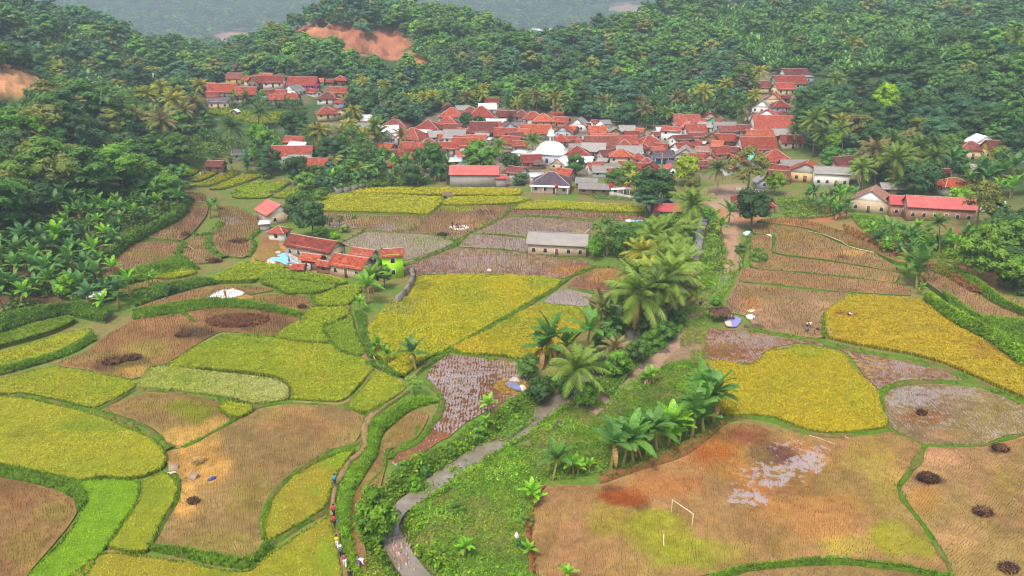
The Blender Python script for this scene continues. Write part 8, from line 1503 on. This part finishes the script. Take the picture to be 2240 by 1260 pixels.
def gate():
    a = at1(2175, 476, 0, G); b = at1(2192, 470, 0, G); r = root('gateway', a, 'red and white striped gateway on the right lane', 'gate'); d = b - a; rw = mat_simple('gate_red', (.55, .04, .04), .7, .1)
    for e in (np.zeros(3), d):
        for k in range(5): A = Acc(); A.box(e[0] - .18, e[0] + .18, e[1] - .18, e[1] + .18, e[2] + k * .75 - (.5 if not k else 0), e[2] + k * .75 + .745); A.obj('post_band', rw if k % 2 else M_TRIM, r)
    A = Acc(); A.tube([(0, 0, 3.4), d + (0, 0, 3.4)], .16, 6); A.obj('beam', rw, r)
gate()
# ---- refuse and stones in the river bed
def litter():
    r = np.random.default_rng(9); A = Acc()
    for k in range(95):
        u, v = r.normal(876, 16), r.normal(1190, 26); p = at1(u, v, -1.45); s = r.uniform(.05, .2); c = [(.34, .30, .27), (.45, .42, .40), (.26, .18, .14), (.4, .2, .16), (.38, .33, .26)][int(r.integers(0, 5))]
        th = np.linspace(0, 2 * np.pi, 7)[:-1]; b = np.stack([np.cos(th) * s * r.uniform(.7, 1.3, 6), np.sin(th) * s * r.uniform(.7, 1.3, 6), np.full(6, -.1)], -1) + p; t = b * .6 + p * .4 + np.array([0, 0, .1 + s * .7]); i = np.arange(6); j = (i + 1) % 6
        A.add(np.vstack([b, t]), np.stack([i, j, 6 + j, 6 + i], -1), [(6, 7, 8), (6, 8, 9), (6, 9, 10), (6, 10, 11)], c)
    tag(A.obj('river_debris', M_GRASS, col=True), 'stones and refuse washed up at the river bend', 'debris', None, 'stuff')
litter()
# kerb of vegetable rows beside the pink house
def veg():
    A = Acc()
    for k in range(9):
        u0 = 1278 + k * 13; a, b = at1(u0, 424 + k * 1.2, .1, G), at1(u0 + 30, 436 + k * .6, .1, G); n = 26; f = RNG.random(n); pos = a + (b - a) * f[:, None]; grass_on(A, pos, (.12, .22, .06), 1.3, tpl=T_WEED)
    tag(link('vegetable_rows', mesh_from('vegetable_rows', np.vstack(A.v), [np.vstack(A.q)], [M_GRASS], np.vstack(A.c))), 'green vegetable rows between the pink house and the sheds', 'vegetables', None, 'stuff')
veg()
# ================================================================== labels that single each thing out
bpy.context.view_layer.update()
ORD = ['', 'second', 'third', 'fourth', 'fifth', 'sixth', 'seventh', 'eighth', 'ninth', 'tenth', 'eleventh', 'twelfth', 'thirteenth', 'fourteenth']
def rank(i, n): return 'leftmost' if i == 0 else ('rightmost' if i == n - 1 else ORD[i] + ' from left')
def zone_house(u, v):
    if u < 770 and v < 262: return ('in the upper rows of the left hamlet' if v < 186 else 'in the lower rows of the left hamlet') if v < 232 else 'near the bright green paddy'
    if u < 770: return 'in the trees left of the village'
    if u > 1625 and v < 262: return 'on the upper right hillside'
    if u > 1980: return 'in the right hand gardens'
    if u > 1625: return 'at the right end of the village'
    a = 'left of the thin palm' if u < 885 else 'between thin palm and hall' if u < 985 else 'above the grey hall' if u < 1095 else 'left of the dome' if u < 1175 else 'behind the dome' if u < 1250 and v < 325 else 'below the dome' if u < 1260 else 'right of the dome' if u < 1345 else 'around the orange pyramid roof' if u < 1425 else 'around the slate blue house' if u < 1535 else 'above the garage'
    return a + (', back row' if v < 268 else ', middle row' if v < 315 else ', front row')
def zone_tree(u, v):
    if u < 430: return 'in the near left wood' if v > 330 else 'above the near left wood' if v > 230 else 'below the cut earth bank' if v > 150 and u < 250 else 'on the left hill spur' if v > 90 else 'on the left hilltop'
    if u < 760: return 'left of the landslips' if v < 130 else 'behind the left hamlet' if v < 200 else 'below the left hamlet'
    if u < 1130: return 'above the landslips' if v < 60 else 'beside the landslips' if v < 140 else 'in the valley behind the village' if v < 235 else 'at the left edge of the village'
    if u < 1500: return 'on the wooded ridge behind the village' if v < 130 else 'on the slope above the dome' if u < 1300 else 'on the slope above the back row'
    if u < 1770: return 'on the banana hillside' if v < 140 else 'left of the upper right houses'
    return ('on the right ridge top' if v < 110 else 'left of the lime green tree' if u < 1905 else 'above the lime green tree' if v < 190 and u < 2060 else 'right of the lime green tree' if v < 260 else 'behind the right hand palms' if u < 2060 else 'at the right edge by the gardens' if v < 420 else 'at the right edge below the red roof')
def zone_ban(u, v):
    return ('on the left bank below the wood' if v < 500 and u < 420 else 'on the lower left bank' if u < 420 and v > 500 else 'at the left hamlet' if v < 260 and u < 760 else 'along the stone lane wall' if u < 990 and v > 350 else 'at the foot of the wood' if v < 300 and u < 1480 else 'below the upper right houses' if v < 300 else 'below the white house' if u < 1890 and v < 490 and u > 1700 else 'below the brick house' if u < 2065 and u > 1700 and v > 465 else 'by the right hand gardens' if u > 1700 and v < 460 else 'beside the long red roof' if u > 1700 else 'near the upper terraces')
groups = {}
for o, look, cat in THINGS:
    p = np.array(o.location); u, v, _ = (float(x) for x in proj(p + (0, 0, 1.5)))
    if cat in ('house', 'shed'):
        rn, kd, wn = look.split('|'); key = (f"{rn} {'hip roofed' if kd == 'hip' else 'gabled' if kd == 'gable' else 'lean-to'} house with {wn} walls", zone_house(u, v), 'houses ' + zone_house(u, v).split(',')[0])
    elif cat == 'tree': key = (f'{look} tree', zone_tree(u, v), 'trees ' + zone_tree(u, v))
    elif cat == 'shrub': key = (f'{look} shrub', 'on the river banks' if u < 1300 else 'beside the track', 'shrubs by the river')
    elif cat == 'rice sheaf': key = ('cut rice sheaf', 'on the flooded stubble beside the golden field', o['group'])
    elif cat == 'palm': key = (look, zone_tree(u, v), 'coconut palms')
    else: key = (f'{look}', zone_ban(u, v), 'banana plants ' + zone_ban(u, v))
    groups.setdefault(key, []).append((u, v, o, cat))
for (a, z, g), L in groups.items():
    L.sort(key=lambda t: t[0]); n = len(L)
    # long rows are told apart by height in the picture first
    if n > 9:
        L2 = sorted(L, key=lambda t: t[1]); k = 3 if n > 18 else 2; bands = [L2[i * n // k:(i + 1) * n // k] for i in range(k)]
        names = ['upper', 'lower'] if k == 2 else ['upper', 'middle', 'lower']
    else: bands, names = [L], ['']
    for b, nm in zip(bands, names):
        b.sort(key=lambda t: t[0])
        for i, (u, v, o, cat) in enumerate(b):
            if cat == 'rice sheaf': lab = f'{a}, {rank(i, len(b))} of the {nm} ones {z}'
            else: lab = f'{a} {z}' if len(b) == 1 and not nm else f'{a} {z}, {rank(i, len(b))}' + (f' of the {nm} ones' if nm else '')
            w = lab.split()
            o['label'] = ' '.join(w[:16]); o['category'] = cat; o['group'] = g
# ================================================================== air
def haze():
    A = Acc(); A.box(-3600, 3600, -60, 4300, -12, 640); me = A.mesh('haze')
    m = bpy.data.materials.new('haze'); m.use_nodes = True; t = m.node_tree; t.nodes.clear(); o = t.nodes.new('ShaderNodeOutputMaterial'); p = t.nodes.new('ShaderNodeVolumePrincipled')
    p.inputs['Color'].default_value = (.66, .87, 1.0, 1); p.inputs['Density'].default_value = .00038; p.inputs['Anisotropy'].default_value = .1
    t.links.new(p.outputs[0], o.inputs['Volume']); me.materials.append(m)
    tag(link('haze', me), None, None, None, 'stuff')
haze()
